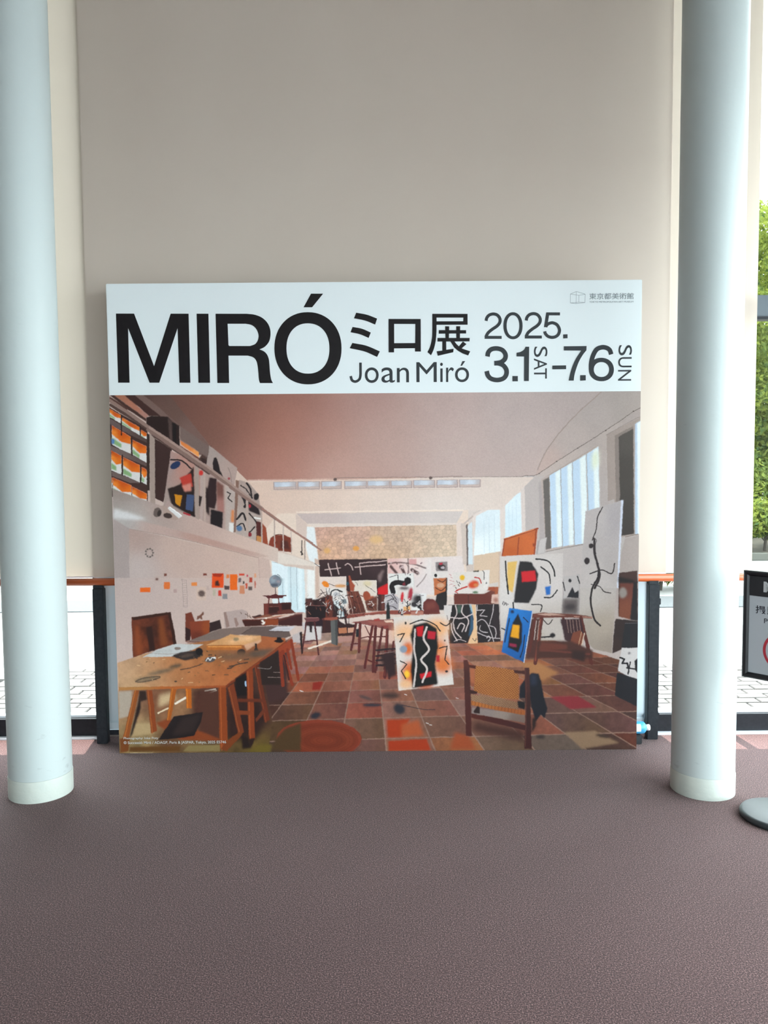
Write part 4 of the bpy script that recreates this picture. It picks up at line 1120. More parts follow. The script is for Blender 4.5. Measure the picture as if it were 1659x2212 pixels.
('G',[(826,363,'#804a3b'),(976,366,'#7d4a35'),(902,366,'#7e4a38')],[798,335,956,339,997,393,853,390],1.3),
('G',[(981,366,'#a36249'),(1133,370,'#915443'),(1058,369,'#9a5b46')],[961,339,1120,342,1146,397,1002,393],1.3),
('G',[(1138,370,'#835545'),(1290,373,'#946251'),(1214,373,'#8b5b4b')],[1125,342,1285,346,1295,400,1150,397],1.3),
('G',[(1295,373,'#916053'),(1448,377,'#855b45'),(1372,376,'#8b5d4c')],[1290,346,1451,350,1446,404,1300,400],1.3),
('G',[(1453,377,'#7f5c53'),(1607,380,'#8c6155'),(1530,380,'#855e54')],[1456,350,1617,353,1597,407,1451,404],1.3),
('G',[(1612,380,'#957066'),(1767,384,'#ac8374'),(1689,383,'#a0796d')],[1623,353,1785,357,1749,411,1602,407],1.3),
('G',[(1772,384,'#8e6353'),(1928,387,'#7e5848'),(1849,387,'#865d4d')],[1791,357,1954,361,1902,414,1754,411],1.3),
('G',[(1933,388,'#905844'),(2090,391,'#7c4838'),(2010,391,'#86503e')],[1960,361,2124,364,2056,418,1907,414],1.3),
('G',[(2095,391,'#9d5f49'),(2253,395,'#9d5f46'),(2172,394,'#9d5f47')],[2130,365,2295,368,2210,421,2061,418],1.3),
('G',[(2258,395,'#94644b'),(2416,398,'#80583a'),(2335,398,'#8a5e42')],[2301,368,2467,372,2366,425,2215,421],1.3),
('G',[(2422,399,'#664239'),(2581,402,'#714a43'),(2499,402,'#6b463e')],[2473,372,2640,376,2522,428,2371,425],1.3),
('G',[(2586,402,'#6c4537'),(2747,406,'#7c4d39'),(2663,405,'#744938')],[2646,376,2814,380,2679,432,2527,429],1.3),
('G',[(2752,406,'#573731'),(2913,410,'#50322e'),(2829,409,'#53342f')],[2820,380,2989,384,2837,436,2684,432],1.3),
('G',[(2919,410,'#6e4437'),(3081,413,'#5f3b2f'),(2996,413,'#663f33')],[2995,384,3166,387,2996,439,2842,436],1.3),
('G',[(597,408,'#6b453a'),(734,411,'#6e483c'),(667,411,'#6c463b')],[561,385,705,388,764,434,633,431],1.3),
('G',[(737,411,'#764337'),(875,415,'#744133'),(807,414,'#754235')],[707,388,852,392,899,438,766,435],1.3),
('G',[(877,415,'#905c49'),(1016,418,'#985e46'),(948,417,'#945d47')],[854,392,999,395,1034,441,901,438],1.3),
('G',[(1019,418,'#7f5243'),(1158,421,'#714837'),(1089,421,'#784d3d')],[1002,395,1148,398,1169,444,1036,441],1.3),
('G',[(1161,421,'#875d4e'),(1301,425,'#7d5549'),(1231,424,'#82594b')],[1150,398,1297,402,1306,447,1172,444],1.3),
('G',[(1304,425,'#9b6c59'),(1445,428,'#956558'),(1374,427,'#986858')],[1299,402,1447,405,1443,451,1308,447],1.3),
('G',[(1447,428,'#905648'),(1589,431,'#a26151'),(1518,431,'#995b4c')],[1449,405,1598,409,1580,454,1445,451],1.3),
('G',[(1591,431,'#80615b'),(1734,435,'#7c5e51'),(1662,434,'#7e5f56')],[1600,409,1749,412,1719,457,1583,454],1.3),
('G',[(1736,435,'#86655b'),(1880,438,'#846056'),(1807,437,'#856258')],[1752,412,1902,416,1858,461,1721,457],1.3),
('G',[(1882,438,'#856254'),(2026,442,'#896453'),(1953,441,'#876353')],[1904,416,2055,419,1997,464,1860,461],1.3),
('G',[(2029,442,'#8c6656'),(2173,445,'#906754'),(2099,444,'#8e6655')],[2057,419,2209,423,2138,467,2000,464],1.3),
('G',[(2176,445,'#815847'),(2322,448,'#926750'),(2247,448,'#895f4b')],[2212,423,2364,426,2279,471,2140,467],1.3),
('G',[(2324,449,'#785244'),(2470,452,'#754d3f'),(2395,451,'#764f41')],[2367,426,2520,430,2421,474,2281,471],1.3),
('G',[(2473,452,'#643f35'),(2620,455,'#6f4338'),(2544,455,'#694136')],[2522,430,2676,434,2563,477,2423,474],1.3),
('G',[(2622,456,'#623e31'),(2770,459,'#5d3b30'),(2693,458,'#5f3c30')],[2679,434,2834,437,2707,481,2566,477],1.3),
('G',[(2773,459,'#563932'),(2921,463,'#503631'),(2844,462,'#533731')],[2837,437,2992,441,2850,484,2709,481],1.3),
('G',[(664,452,'#5f4138'),(790,455,'#5e3e39'),(728,454,'#5e3f38')],[634,432,765,435,815,474,694,471],1.3),
('G',[(793,455,'#6c4437'),(919,458,'#653d30'),(857,457,'#684033')],[768,435,900,439,939,477,817,474],1.3),
('G',[(921,458,'#8b645a'),(1049,461,'#9f716c'),(986,460,'#956a63')],[902,439,1034,442,1063,480,941,477],1.3),
('G',[(1051,461,'#9d6750'),(1179,464,'#996151'),(1115,463,'#9b6450')],[1037,442,1170,445,1188,483,1065,480],1.3),
('G',[(1181,464,'#986350'),(1310,467,'#9a664f'),(1245,467,'#99644f')],[1172,445,1306,448,1313,486,1190,483],1.3),
('G',[(1312,467,'#7f5b50'),(1441,471,'#78514f'),(1376,470,'#7b564f')],[1308,448,1443,452,1439,490,1315,487],1.3),
('G',[(1443,471,'#8a6356'),(1573,474,'#9e755b'),(1508,473,'#946c58')],[1445,452,1580,455,1566,493,1441,490],1.3),
('G',[(1575,474,'#7f615b'),(1705,477,'#795953'),(1640,476,'#7c5d57')],[1582,455,1718,458,1693,496,1568,493],1.3),
('G',[(1707,477,'#875c4d'),(1839,480,'#865a48'),(1772,479,'#865b4a')],[1720,458,1857,461,1820,499,1695,496],1.3),
('G',[(1841,480,'#8e5c47'),(1972,483,'#9d634d'),(1906,483,'#955f4a')],[1859,461,1996,465,1948,502,1822,499],1.3),
('G',[(1974,483,'#a57963'),(2107,487,'#95695c'),(2039,486,'#9d715f')],[1999,465,2136,468,2077,505,1950,502],1.3),
('G',[(2109,487,'#a0715a'),(2242,490,'#a27055'),(2174,489,'#a17057')],[2139,468,2277,471,2206,508,2079,505],1.3),
('G',[(2244,490,'#935b42'),(2378,493,'#965f3f'),(2309,492,'#945d40')],[2280,472,2419,475,2336,512,2208,508],1.3),
('G',[(2380,493,'#704c41'),(2514,496,'#6f4a3f'),(2445,496,'#6f4b40')],[2421,475,2561,478,2467,515,2338,512],1.3),
('G',[(2516,497,'#704335'),(2651,500,'#61392b'),(2581,499,'#683e30')],[2563,478,2704,482,2598,518,2469,515],1.3),
('G',[(2653,500,'#633f32'),(2789,503,'#654231'),(2718,502,'#644031')],[2706,482,2848,485,2729,521,2600,518],1.3),
('G',[(721,489,'#5a403a'),(838,492,'#4d3630'),(780,491,'#533b35')],[696,472,816,475,859,508,747,505],1.3),
('G',[(840,492,'#6e4f48'),(957,495,'#78564f'),(899,494,'#73524b')],[818,475,940,478,973,511,861,508],1.3),
('G',[(959,495,'#966c5e'),(1076,497,'#936c5e'),(1018,497,'#946c5e')],[942,478,1064,481,1088,514,975,511],1.3),
('G',[(1078,498,'#88645a'),(1196,500,'#90645a'),(1137,500,'#8c645a')],[1066,481,1188,484,1204,517,1090,514],1.3),
('G',[(1198,500,'#8e685d'),(1317,503,'#88645c'),(1257,503,'#8b665c')],[1190,484,1313,487,1320,520,1206,517],1.3),
('G',[(1319,503,'#9e7266'),(1438,506,'#8e6654'),(1378,506,'#966c5d')],[1315,487,1439,490,1436,523,1322,520],1.3),
('G',[(1440,506,'#85635a'),(1559,509,'#795c55'),(1499,509,'#7f5f57')],[1441,490,1565,493,1553,526,1438,523],1.3),
('G',[(1561,510,'#996654'),(1681,512,'#845446'),(1621,512,'#8e5d4d')],[1567,493,1692,497,1670,528,1555,526],1.3),
('G',[(1683,513,'#9e5f4d'),(1804,516,'#ab6955'),(1743,515,'#a46451')],[1694,497,1819,500,1788,531,1672,529],1.3),
('G',[(1806,516,'#926655'),(1927,519,'#9f6a61'),(1866,518,'#98685b')],[1821,500,1947,503,1907,534,1790,531],1.3),
('G',[(1929,519,'#835e4e'),(2051,522,'#745242'),(1989,521,'#7b5848')],[1949,503,2076,506,2025,537,1908,534],1.3),
('G',[(2053,522,'#7f5c4b'),(2175,525,'#785947'),(2113,524,'#7b5a49')],[2078,506,2205,509,2145,540,2027,537],1.3),
('G',[(2177,525,'#8a6352'),(2300,528,'#83604a'),(2237,527,'#86614e')],[2207,509,2335,512,2265,543,2147,540],1.3),
('G',[(2302,528,'#915d47'),(2425,531,'#875643'),(2362,530,'#8c5945')],[2337,512,2465,515,2385,546,2266,543],1.3),
('G',[(2427,531,'#7f4b39'),(2551,534,'#704432'),(2487,533,'#774735')],[2467,516,2596,519,2506,549,2387,546],1.3),
('G',[(2553,534,'#7c4f3e'),(2677,537,'#8f5843'),(2613,536,'#855340')],[2598,519,2727,522,2627,552,2508,549],1.3),
('G',[(770,520,'#654137'),(878,523,'#724738'),(825,522,'#6b4437')],[748,506,860,509,897,537,792,535],1.3),
('G',[(880,523,'#8a655b'),(989,526,'#8a6155'),(935,525,'#8a6358')],[862,509,974,512,1003,540,898,537],1.3),
('G',[(990,526,'#a3786d'),(1100,529,'#ac7d76'),(1045,528,'#a77a71')],[976,512,1089,514,1110,543,1005,540],1.3),
('G',[(1101,529,'#946e66'),(1211,531,'#9d736e'),(1156,531,'#98706a')],[1091,515,1204,517,1217,545,1112,543],1.3),
('G',[(1213,531,'#966e63'),(1323,534,'#a77b6d'),(1268,533,'#9e7468')],[1206,517,1320,520,1325,548,1219,545],1.3),
('G',[(1324,534,'#886259'),(1435,537,'#926d57'),(1380,536,'#8d6758')],[1322,520,1436,523,1434,551,1327,548],1.3),
('G',[(1437,537,'#8c6453'),(1547,540,'#83584b'),(1492,539,'#875e4f')],[1438,523,1553,526,1542,554,1435,551],1.3),
('G',[(1549,540,'#975c4c'),(1661,543,'#955946'),(1605,542,'#965a49')],[1555,526,1670,529,1651,557,1544,554],1.3),
('G',[(1662,543,'#846057'),(1774,546,'#775648'),(1718,545,'#7d5b4f')],[1672,529,1788,532,1761,559,1653,557],1.3),
('G',[(1776,546,'#845e50'),(1888,549,'#8b5d52'),(1831,548,'#875d51')],[1789,532,1906,535,1871,562,1763,559],1.3),
('G',[(1890,549,'#a6614c'),(2003,552,'#955a47'),(1946,551,'#9d5d49')],[1908,535,2024,538,1981,565,1872,562],1.3),
('G',[(2005,552,'#ad684d'),(2118,554,'#b86e4b'),(2060,553,'#b26b4c')],[2026,538,2144,541,2092,568,1983,565],1.3),
('G',[(2120,554,'#aa654b'),(2233,557,'#c37754'),(2175,556,'#b66e4f')],[2145,541,2263,544,2203,571,2094,568],1.3),
('G',[(2235,557,'#8e5841'),(2349,560,'#945941'),(2291,559,'#915841')],[2265,544,2383,547,2315,574,2205,571],1.3),
('G',[(2351,560,'#714f43'),(2465,563,'#815c4d'),(2407,562,'#795548')],[2385,547,2504,550,2427,576,2316,574],1.3),
('G',[(2467,563,'#774c3c'),(2582,566,'#764b3e'),(2523,565,'#764b3d')],[2506,550,2625,553,2539,579,2429,576],1.3),
('G',[(812,548,'#7b5547'),(913,550,'#7e5749'),(863,549,'#7c5648')],[793,535,897,538,929,563,831,560],1.3),
('G',[(915,550,'#926656'),(1016,553,'#9d6958'),(966,552,'#976757')],[899,538,1004,541,1029,565,931,563],1.3),
('G',[(1018,553,'#996754'),(1120,556,'#a16d5b'),(1069,555,'#9d6a57')],[1005,541,1111,543,1129,568,1030,565],1.3),
('G',[(1121,556,'#a17a70'),(1224,558,'#b07e71'),(1173,557,'#a87c70')],[1112,543,1218,546,1229,570,1131,568],1.3),
('G',[(1225,558,'#946c5b'),(1328,561,'#8e6b50'),(1277,560,'#916b55')],[1219,546,1325,549,1330,573,1231,570],1.3),
('G',[(1329,561,'#856157'),(1432,564,'#906759'),(1381,563,'#8a6458')],[1327,549,1434,552,1431,576,1332,573],1.3),
('G',[(1434,564,'#77564d'),(1537,566,'#7d5751'),(1486,565,'#7a564f')],[1435,552,1542,554,1533,578,1433,576],1.3),
('G',[(1539,566,'#936c62'),(1643,569,'#916f5d'),(1591,568,'#926d5f')],[1544,554,1651,557,1635,581,1534,578],1.3),
('G',[(1644,569,'#996e5f'),(1749,572,'#b17967'),(1696,571,'#a57363')],[1653,557,1760,560,1737,584,1636,581],1.3),
('G',[(1750,572,'#896254'),(1855,575,'#805d4c'),(1802,574,'#845f50')],[1762,560,1870,563,1840,586,1739,584],1.3),
('G',[(1857,575,'#8c5d4b'),(1961,577,'#895747'),(1908,576,'#8a5a49')],[1872,563,1980,566,1943,589,1841,586],1.3),
('G',[(1963,577,'#ab664d'),(2068,580,'#bf7552'),(2015,579,'#b56d4f')],[1982,566,2091,568,2046,592,1944,589],1.3),
('G',[(2070,580,'#a5765a'),(2176,583,'#926b49'),(2122,582,'#9b7051')],[2093,568,2202,571,2150,594,2048,592],1.3),
('G',[(2178,583,'#8f543f'),(2284,586,'#a56346'),(2230,585,'#9a5b42')],[2204,571,2313,574,2254,597,2151,594],1.3),
('G',[(2285,586,'#775547'),(2392,588,'#80564f'),(2337,587,'#7b554b')],[2315,574,2425,577,2358,600,2256,597],1.3),
('G',[(2394,588,'#6b483c'),(2500,591,'#6e4b41'),(2446,590,'#6c493e')],[2427,577,2538,580,2463,603,2360,600],1.3),
('G',[(945,574,'#977067'),(1040,576,'#946860'),(993,576,'#956c63')],[931,563,1029,566,1051,587,959,585],1.3),
('G',[(1042,577,'#997564'),(1137,579,'#98715e'),(1090,578,'#987361')],[1031,566,1129,568,1145,590,1053,587],1.3),
('G',[(1139,579,'#85665e'),(1235,582,'#7f5e54'),(1187,581,'#826259')],[1131,568,1230,571,1240,592,1147,590],1.3),
('G',[(1236,582,'#976f5e'),(1332,584,'#ab7f71'),(1284,583,'#a17767')],[1231,571,1330,574,1334,595,1241,592],1.3),
('G',[(1334,584,'#9f6d5b'),(1430,587,'#936059'),(1382,586,'#99665a')],[1332,574,1431,576,1429,597,1336,595],1.3),
('G',[(1432,587,'#795850'),(1529,589,'#75574a'),(1480,588,'#77574d')],[1433,576,1533,579,1525,600,1431,597],1.3),
('G',[(1530,589,'#8c665d'),(1627,592,'#926558'),(1579,591,'#8f655a')],[1534,579,1634,581,1620,602,1526,600],1.3),
('G',[(1629,592,'#806057'),(1726,594,'#805b51'),(1677,594,'#805d54')],[1636,581,1737,584,1716,605,1622,602],1.3),
('G',[(1728,595,'#975a47'),(1826,597,'#86513b'),(1776,596,'#8e5541')],[1738,584,1839,587,1812,607,1718,605],1.3),
('G',[(1827,597,'#9b6e5f'),(1925,600,'#865a51'),(1876,599,'#906458')],[1841,587,1942,589,1909,610,1814,607],1.3),
('G',[(1927,600,'#a16850'),(2025,602,'#ac734f'),(1976,601,'#a66d4f')],[1944,589,2045,592,2006,613,1910,610],1.3),
('G',[(2027,602,'#a37559'),(2126,605,'#b67f5b'),(2076,604,'#ac7a5a')],[2047,592,2149,595,2103,615,2007,613],1.3),
('G',[(2127,605,'#ae684e'),(2227,608,'#b8724b'),(2176,607,'#b36d4c')],[2150,595,2253,598,2201,618,2105,615],1.3),
('G',[(2228,608,'#94664e'),(2328,610,'#99694e'),(2277,609,'#96674e')],[2254,598,2357,600,2299,620,2202,618],1.3),
('G',[(2329,610,'#875c47'),(2429,613,'#8a5c48'),(2378,612,'#885c47')],[2359,600,2462,603,2397,623,2300,620],1.3),
('G',[(972,595,'#ad7a67'),(1062,597,'#bc8172'),(1017,596,'#b47d6c')],[960,585,1052,588,1071,607,985,605],1.3),
('G',[(1063,597,'#b98672'),(1153,600,'#ae7e6e'),(1108,599,'#b38270')],[1053,588,1146,590,1160,609,1073,607],1.3),
('G',[(1154,600,'#a27361'),(1244,602,'#946952'),(1200,601,'#9b6e59')],[1147,590,1240,593,1249,612,1161,609],1.3),
('G',[(1246,602,'#9b776e'),(1336,605,'#a3807a'),(1291,604,'#9f7b74')],[1241,593,1334,595,1338,614,1250,612],1.3),
('G',[(1338,605,'#9f7360'),(1428,607,'#906b5b'),(1383,606,'#976f5d')],[1336,595,1429,598,1428,616,1340,614],1.3),
('G',[(1430,607,'#88655c'),(1521,610,'#906f67'),(1475,609,'#8c6a61')],[1431,598,1524,600,1517,619,1429,616],1.3),
('G',[(1522,610,'#9c6b5a'),(1614,612,'#9f7056'),(1568,611,'#9d6d58')],[1526,600,1620,603,1607,621,1519,619],1.3),
('G',[(1615,612,'#9b6f60'),(1707,614,'#98695a'),(1661,614,'#996c5d')],[1621,603,1716,605,1698,624,1609,621],1.3),
('G',[(1708,615,'#995b48'),(1800,617,'#86503a'),(1754,616,'#8f5541')],[1717,605,1812,608,1788,626,1699,624],1.3),
('G',[(1802,617,'#916a5d'),(1894,619,'#946b57'),(1847,619,'#926a5a')],[1813,608,1908,610,1879,629,1790,626],1.3),
('G',[(1895,620,'#9a624c'),(1988,622,'#ae6859'),(1941,621,'#a46552')],[1910,610,2005,613,1970,631,1881,629],1.3),
('G',[(1989,622,'#9a6d54'),(2082,624,'#a16b55'),(2035,624,'#9d6c54')],[2007,613,2102,616,2062,633,1972,631],1.3),
('G',[(2083,625,'#90674f'),(2177,627,'#8a5f49'),(2129,626,'#8d634c')],[2104,616,2200,618,2154,636,2063,633],1.3),
('G',[(2178,627,'#946853'),(2272,630,'#9b6956'),(2224,629,'#976854')],[2201,618,2297,621,2246,638,2155,636],1.3),
('G',[(2273,630,'#835a45'),(2367,632,'#7a563c'),(2319,631,'#7e5840')],[2299,621,2395,623,2338,641,2247,638],1.3),
('G',[(910,611,'#a86755'),(995,614,'#bc7758'),(953,613,'#b26f56')],[897,603,984,605,1006,622,924,620],1.3),
('G',[(996,614,'#95726a'),(1081,616,'#986e6b'),(1039,615,'#96706a')],[985,605,1072,607,1089,624,1007,622],1.3),
('G',[(1082,616,'#ba9785'),(1167,618,'#caa18e'),(1125,617,'#c29c89')],[1073,607,1160,610,1173,627,1091,624],1.3),
('G',[(1168,618,'#9c8079'),(1253,620,'#a58078'),(1211,620,'#a08078')],[1162,610,1249,612,1257,629,1174,627],1.3),
('G',[(1255,621,'#a87d6e'),(1340,623,'#a77d70'),(1297,622,'#a77d6f')],[1251,612,1338,614,1341,631,1259,629],1.3),
('G',[(1341,623,'#8b6457'),(1427,625,'#815c50'),(1384,624,'#866053')],[1340,614,1428,617,1426,633,1343,631],1.3),
('G',[(1428,625,'#7b5a52'),(1514,628,'#8d6a5c'),(1471,627,'#846257')],[1429,617,1517,619,1511,636,1427,634],1.3),
('G',[(1515,628,'#8b6457'),(1602,630,'#7d5552'),(1558,629,'#845c54')],[1519,619,1607,622,1596,638,1512,636],1.3),
('G',[(1603,630,'#a0604e'),(1689,632,'#a65e4d'),(1646,631,'#a35f4d')],[1609,622,1697,624,1681,640,1597,638],1.3),
('G',[(1691,632,'#8a5d4c'),(1777,635,'#8f6051'),(1734,634,'#8c5e4e')],[1699,624,1788,626,1767,643,1683,640],1.3),
('G',[(1779,635,'#945744'),(1866,637,'#a35d4a'),(1822,636,'#9b5a47')],[1789,627,1879,629,1853,645,1768,643],1.3),
('G',[(1867,637,'#a36c57'),(1954,639,'#915e49'),(1910,638,'#9a6550')],[1880,629,1970,631,1939,647,1854,645],1.3),
('G',[(1956,639,'#926751'),(2043,642,'#a6745f'),(1999,641,'#9c6d58')],[1971,631,2061,634,2025,650,1940,647],1.3),
('G',[(2045,642,'#7d5b4a'),(2132,644,'#765248'),(2088,643,'#795649')],[2062,634,2153,636,2112,652,2027,650],1.3),
('G',[(2134,644,'#a07257'),(2222,647,'#a77a60'),(2177,646,'#a3765b')],[2154,636,2245,639,2199,654,2113,652],1.3),
('G',[(2223,647,'#8c6453'),(2311,649,'#815e4e'),(2267,648,'#866150')],[2246,639,2337,641,2286,657,2200,654],1.3),
('G',[(936,628,'#956d5c'),(1016,630,'#a67365'),(976,629,'#9d7060')],[924,620,1006,622,1026,638,948,636],1.3),
('G',[(1017,630,'#9a7a72'),(1097,632,'#9a7b72'),(1058,631,'#9a7a72')],[1008,622,1090,625,1105,640,1027,638],1.3),
('G',[(1099,632,'#a58881'),(1179,635,'#978173'),(1139,634,'#9e847a')],[1091,625,1173,627,1185,642,1107,640],1.3),
('G',[(1180,635,'#a2827b'),(1261,637,'#a88b78'),(1221,636,'#a58679')],[1175,627,1257,629,1265,644,1186,642],1.3),
('G',[(1262,637,'#ab8071'),(1343,639,'#aa7e6a'),(1303,638,'#aa7f6d')],[1259,629,1342,632,1344,647,1266,644],1.3),
('G',[(1344,639,'#85655c'),(1425,641,'#8f6863'),(1385,640,'#8a665f')],[1343,632,1426,634,1425,649,1346,647],1.3),
('G',[(1427,641,'#895e4f'),(1508,644,'#99695b'),(1467,643,'#916355')],[1427,634,1511,636,1505,651,1426,649],1.3),
('G',[(1509,644,'#8b665c'),(1591,646,'#a17168'),(1550,645,'#966b62')],[1512,636,1596,638,1586,653,1506,651],1.3),
('G',[(1592,646,'#866258'),(1674,648,'#946e5e'),(1633,647,'#8d685b')],[1597,638,1681,641,1667,655,1587,653],1.3),
('G',[(1675,648,'#916754'),(1757,650,'#956754'),(1716,649,'#936754')],[1682,641,1766,643,1748,658,1668,655],1.3),
('G',[(1758,650,'#976a59'),(1841,653,'#a37064'),(1799,652,'#9d6d5e')],[1768,643,1852,645,1829,660,1749,658],1.3),
('G',[(1842,653,'#956350'),(1924,655,'#875a46'),(1883,654,'#8e5e4b')],[1854,645,1938,648,1911,662,1830,660],1.3),
('G',[(1926,655,'#835d4f'),(2008,657,'#8d6254'),(1967,656,'#885f51')],[1940,648,2024,650,1992,664,1912,662],1.3),
('G',[(960,643,'#926e64'),(1035,645,'#83645b'),(998,644,'#8a695f')],[949,636,1026,638,1044,652,970,650],1.3),
('G',[(1037,645,'#a4857e'),(1113,647,'#a27d76'),(1075,646,'#a3817a')],[1028,638,1106,640,1120,654,1046,652],1.3),
('G',[(1114,647,'#af8f84'),(1190,649,'#967f75'),(1152,648,'#a2877c')],[1107,640,1185,643,1195,656,1121,654],1.3),
('G',[(1191,649,'#b18c7a'),(1268,652,'#b28f73'),(1230,651,'#b18d76')],[1186,643,1265,645,1271,658,1197,656],1.3),
('G',[(1269,652,'#a27967'),(1346,654,'#b78575'),(1308,653,'#ac7f6e')],[1266,645,1345,647,1347,660,1272,658],1.3),
('G',[(1347,654,'#83645b'),(1424,656,'#88685d'),(1386,655,'#85665c')],[1346,647,1425,649,1423,663,1348,660],1.3),
('G',[(1425,656,'#856159'),(1502,658,'#775548'),(1464,657,'#7e5b50')],[1426,649,1505,651,1500,665,1425,663],1.3),
('G',[(1504,658,'#7d5e56'),(1581,660,'#7e5d56'),(1542,659,'#7d5d56')],[1506,651,1585,653,1576,667,1501,665],1.3),
('G',[(1582,660,'#9d6753'),(1660,662,'#b2765c'),(1621,661,'#a76e57')],[1587,654,1666,656,1653,669,1578,667],1.3),
('G',[(981,657,'#aa816e'),(1053,659,'#9f7a66'),(1017,658,'#a47d6a')],[971,650,1045,652,1061,665,990,663],1.3),
('G',[(1054,659,'#937b77'),(1126,661,'#9f897c'),(1090,660,'#998279')],[1046,652,1120,654,1133,667,1062,665],1.3),
('G',[(1128,661,'#9b807a'),(1200,663,'#b0927e'),(1164,662,'#a5897c')],[1121,654,1196,657,1205,669,1134,667],1.3),
('G',[(1201,663,'#9c7a6e'),(1274,665,'#9e7c74'),(1238,664,'#9d7b71')],[1197,657,1271,659,1277,671,1206,669],1.3),
('N',0.1,22.5,[637,590,995,587,1047,659,1864,677,2248,658,2427,600,2774,501,2941,465,2950,-59,627,-37],7),
('P','#a2401f',[1488,178,1620,183,1583,132,1576,78,1492,77],8.4),
('P','#a85a38',[1570,151,1663,175,1694,86,1570,80],14.5),
('P','#a23f22',[1495,58,1710,68,1732,3,1498,2],6),
('P','#8c3026',[1081,391,1137,396,1118,352,1077,351],3.6),
('P','#34323a',[1122,216,1122,210,1120,204,1115,198,1108,192,1099,188,1090,186,1081,185,1073,187,1067,190,1063,195,1063,201,1065,208,1070,214,1078,220,1087,224,1096,226,1105,226,1113,225,1119,221],10.9),
('P','#3a373f',[1465,262,1462,259,1454,257,1442,254,1426,253,1409,253,1392,253,1376,255,1364,257,1356,260,1354,263,1356,267,1364,269,1377,271,1392,273,1409,273,1427,272,1442,271,1454,268,1462,266],8.4),
('P','#33323a',[1588,222,1582,215,1574,210,1564,209,1554,210,1544,214,1535,221,1529,230,1525,239,1525,249,1528,257,1534,264,1542,269,1552,270,1562,269,1572,264,1581,258,1587,249,1591,240,1591,230],13.3),
('L','#38323a',[1570,261,1682,238,1756,233],3,3.6,1),
('P','#4a3834',[1564,315,1562,309,1554,304,1541,300,1526,297,1509,297,1491,298,1476,301,1463,305,1456,310,1453,316,1456,322,1464,327,1476,331,1491,334,1509,334,1526,333,1541,331,1554,326,1562,321],15.7),
('P','#5a4a48',[1407,291,1405,289,1399,289,1390,290,1380,292,1369,296,1359,300,1349,305,1342,310,1338,314,1337,317,1340,319,1346,320,1354,319,1364,316,1375,312,1386,308,1395,303,1402,298,1406,294],8.4),
('L','#d8d0cc',[1007,349,1020,345],1.8,3.6,1),
('L','#d8d0cc',[1014,345,1026,341],1.8,3.6,1),
('L','#d8d0cc',[1589,321,1601,317],1.8,3.6,1),
('L','#d8d0cc',[1707,159,1719,155],1.8,3.6,1),
('L','#d8d0cc',[1725,149,1738,146],1.8,3.6,1),
('L','#d8d0cc',[1874,300,1886,296],1.8,3.6,1),
('L','#d9c8bc',[1059,583,1189,626],3,8.4,1),
('P','#86343a',[2392,301,2548,305,2656,238,2506,231],6.3),
('P','#8f7660',[2472,99,2645,106,2780,37,2574,5],8.9),
('P','#a57650',[2234,495,2319,500,2442,435,2345,391,2261,445],10.1),
('P','#3d3230',[2368,73,2367,70,2363,67,2357,65,2350,63,2342,63,2334,63,2327,65,2321,67,2317,70,2316,74,2317,77,2321,80,2327,82,2334,84,2342,84,2350,83,2357,82,2363,79,2367,76],10.1),
('P','#3d2f2c',[2726,70,2724,67,2718,66,2709,65,2698,66,2686,68,2674,70,2664,74,2655,77,2650,81,2649,84,2651,87,2657,88,2666,89,2677,88,2689,86,2701,83,2711,80,2720,76,2725,73],10.1),
('P','#9a5032',[1866,104,1944,84,1983,7,1840,8],15.2),
('P','#86402e',[1349,70,1337,37,1303,7,1250,-17,1183,-32,1109,-37,1035,-31,968,-14,916,10,882,41,871,75,883,108,917,139,970,162,1037,177,1111,182,1185,176,1251,160,1304,135,1338,104],2.4),
('P','#773726',[1324,68,1314,39,1283,13,1235,-8,1176,-21,1109,-25,1043,-19,983,-5,936,16,906,42,896,71,906,100,937,126,985,147,1045,159,1111,163,1177,158,1237,144,1284,123,1314,97],14.5),
('P','#82402c',[1309,64,1300,42,1275,22,1237,7,1188,-3,1134,-6,1080,-2,1032,8,994,25,969,45,961,68,970,90,995,110,1033,126,1082,135,1136,138,1189,134,1238,124,1276,107,1301,87],14.5),
('P','#763826',[1259,62,1253,47,1235,33,1208,22,1173,15,1134,13,1096,16,1061,24,1034,35,1016,49,1011,64,1017,79,1035,93,1062,104,1097,110,1135,112,1174,110,1208,102,1236,91,1253,77],12.1),
('P','#803e2a',[1203,62,1200,54,1190,47,1175,42,1156,39,1135,38,1113,39,1094,43,1079,49,1070,56,1066,64,1070,71,1080,78,1095,84,1114,87,1135,88,1156,87,1175,83,1190,77,1200,70],8.4),
('L','#6c3222',[1172,64,1170,60,1166,56,1158,53,1148,51,1137,50,1126,50,1116,52,1107,55,1101,59,1098,63,1098,68,1101,72,1108,76,1117,78,1127,80,1138,80,1149,79,1159,76,1166,73,1171,69,1172,64],1.8,1.5,1),
('L','#6c3222',[1195,64,1192,57,1184,50,1172,45,1156,41,1139,40,1121,41,1105,43,1091,48,1081,55,1076,62,1076,69,1081,76,1092,82,1106,87,1122,89,1140,90,1158,88,1173,84,1185,78,1192,71,1195,64],1.8,1.5,1),
('L','#6c3222',[1217,64,1213,54,1202,44,1186,37,1164,32,1140,30,1116,31,1093,35,1074,42,1061,51,1054,61,1054,71,1061,81,1076,89,1095,96,1118,99,1142,100,1166,97,1187,91,1203,83,1214,74,1217,63],1.8,1.5,1),
('L','#6c3222',[1239,64,1235,51,1221,39,1199,29,1172,23,1142,20,1111,21,1082,27,1058,35,1040,47,1031,59,1032,73,1041,85,1059,96,1084,104,1113,109,1144,109,1175,106,1201,99,1222,89,1235,76,1239,63],1.8,1.5,1),
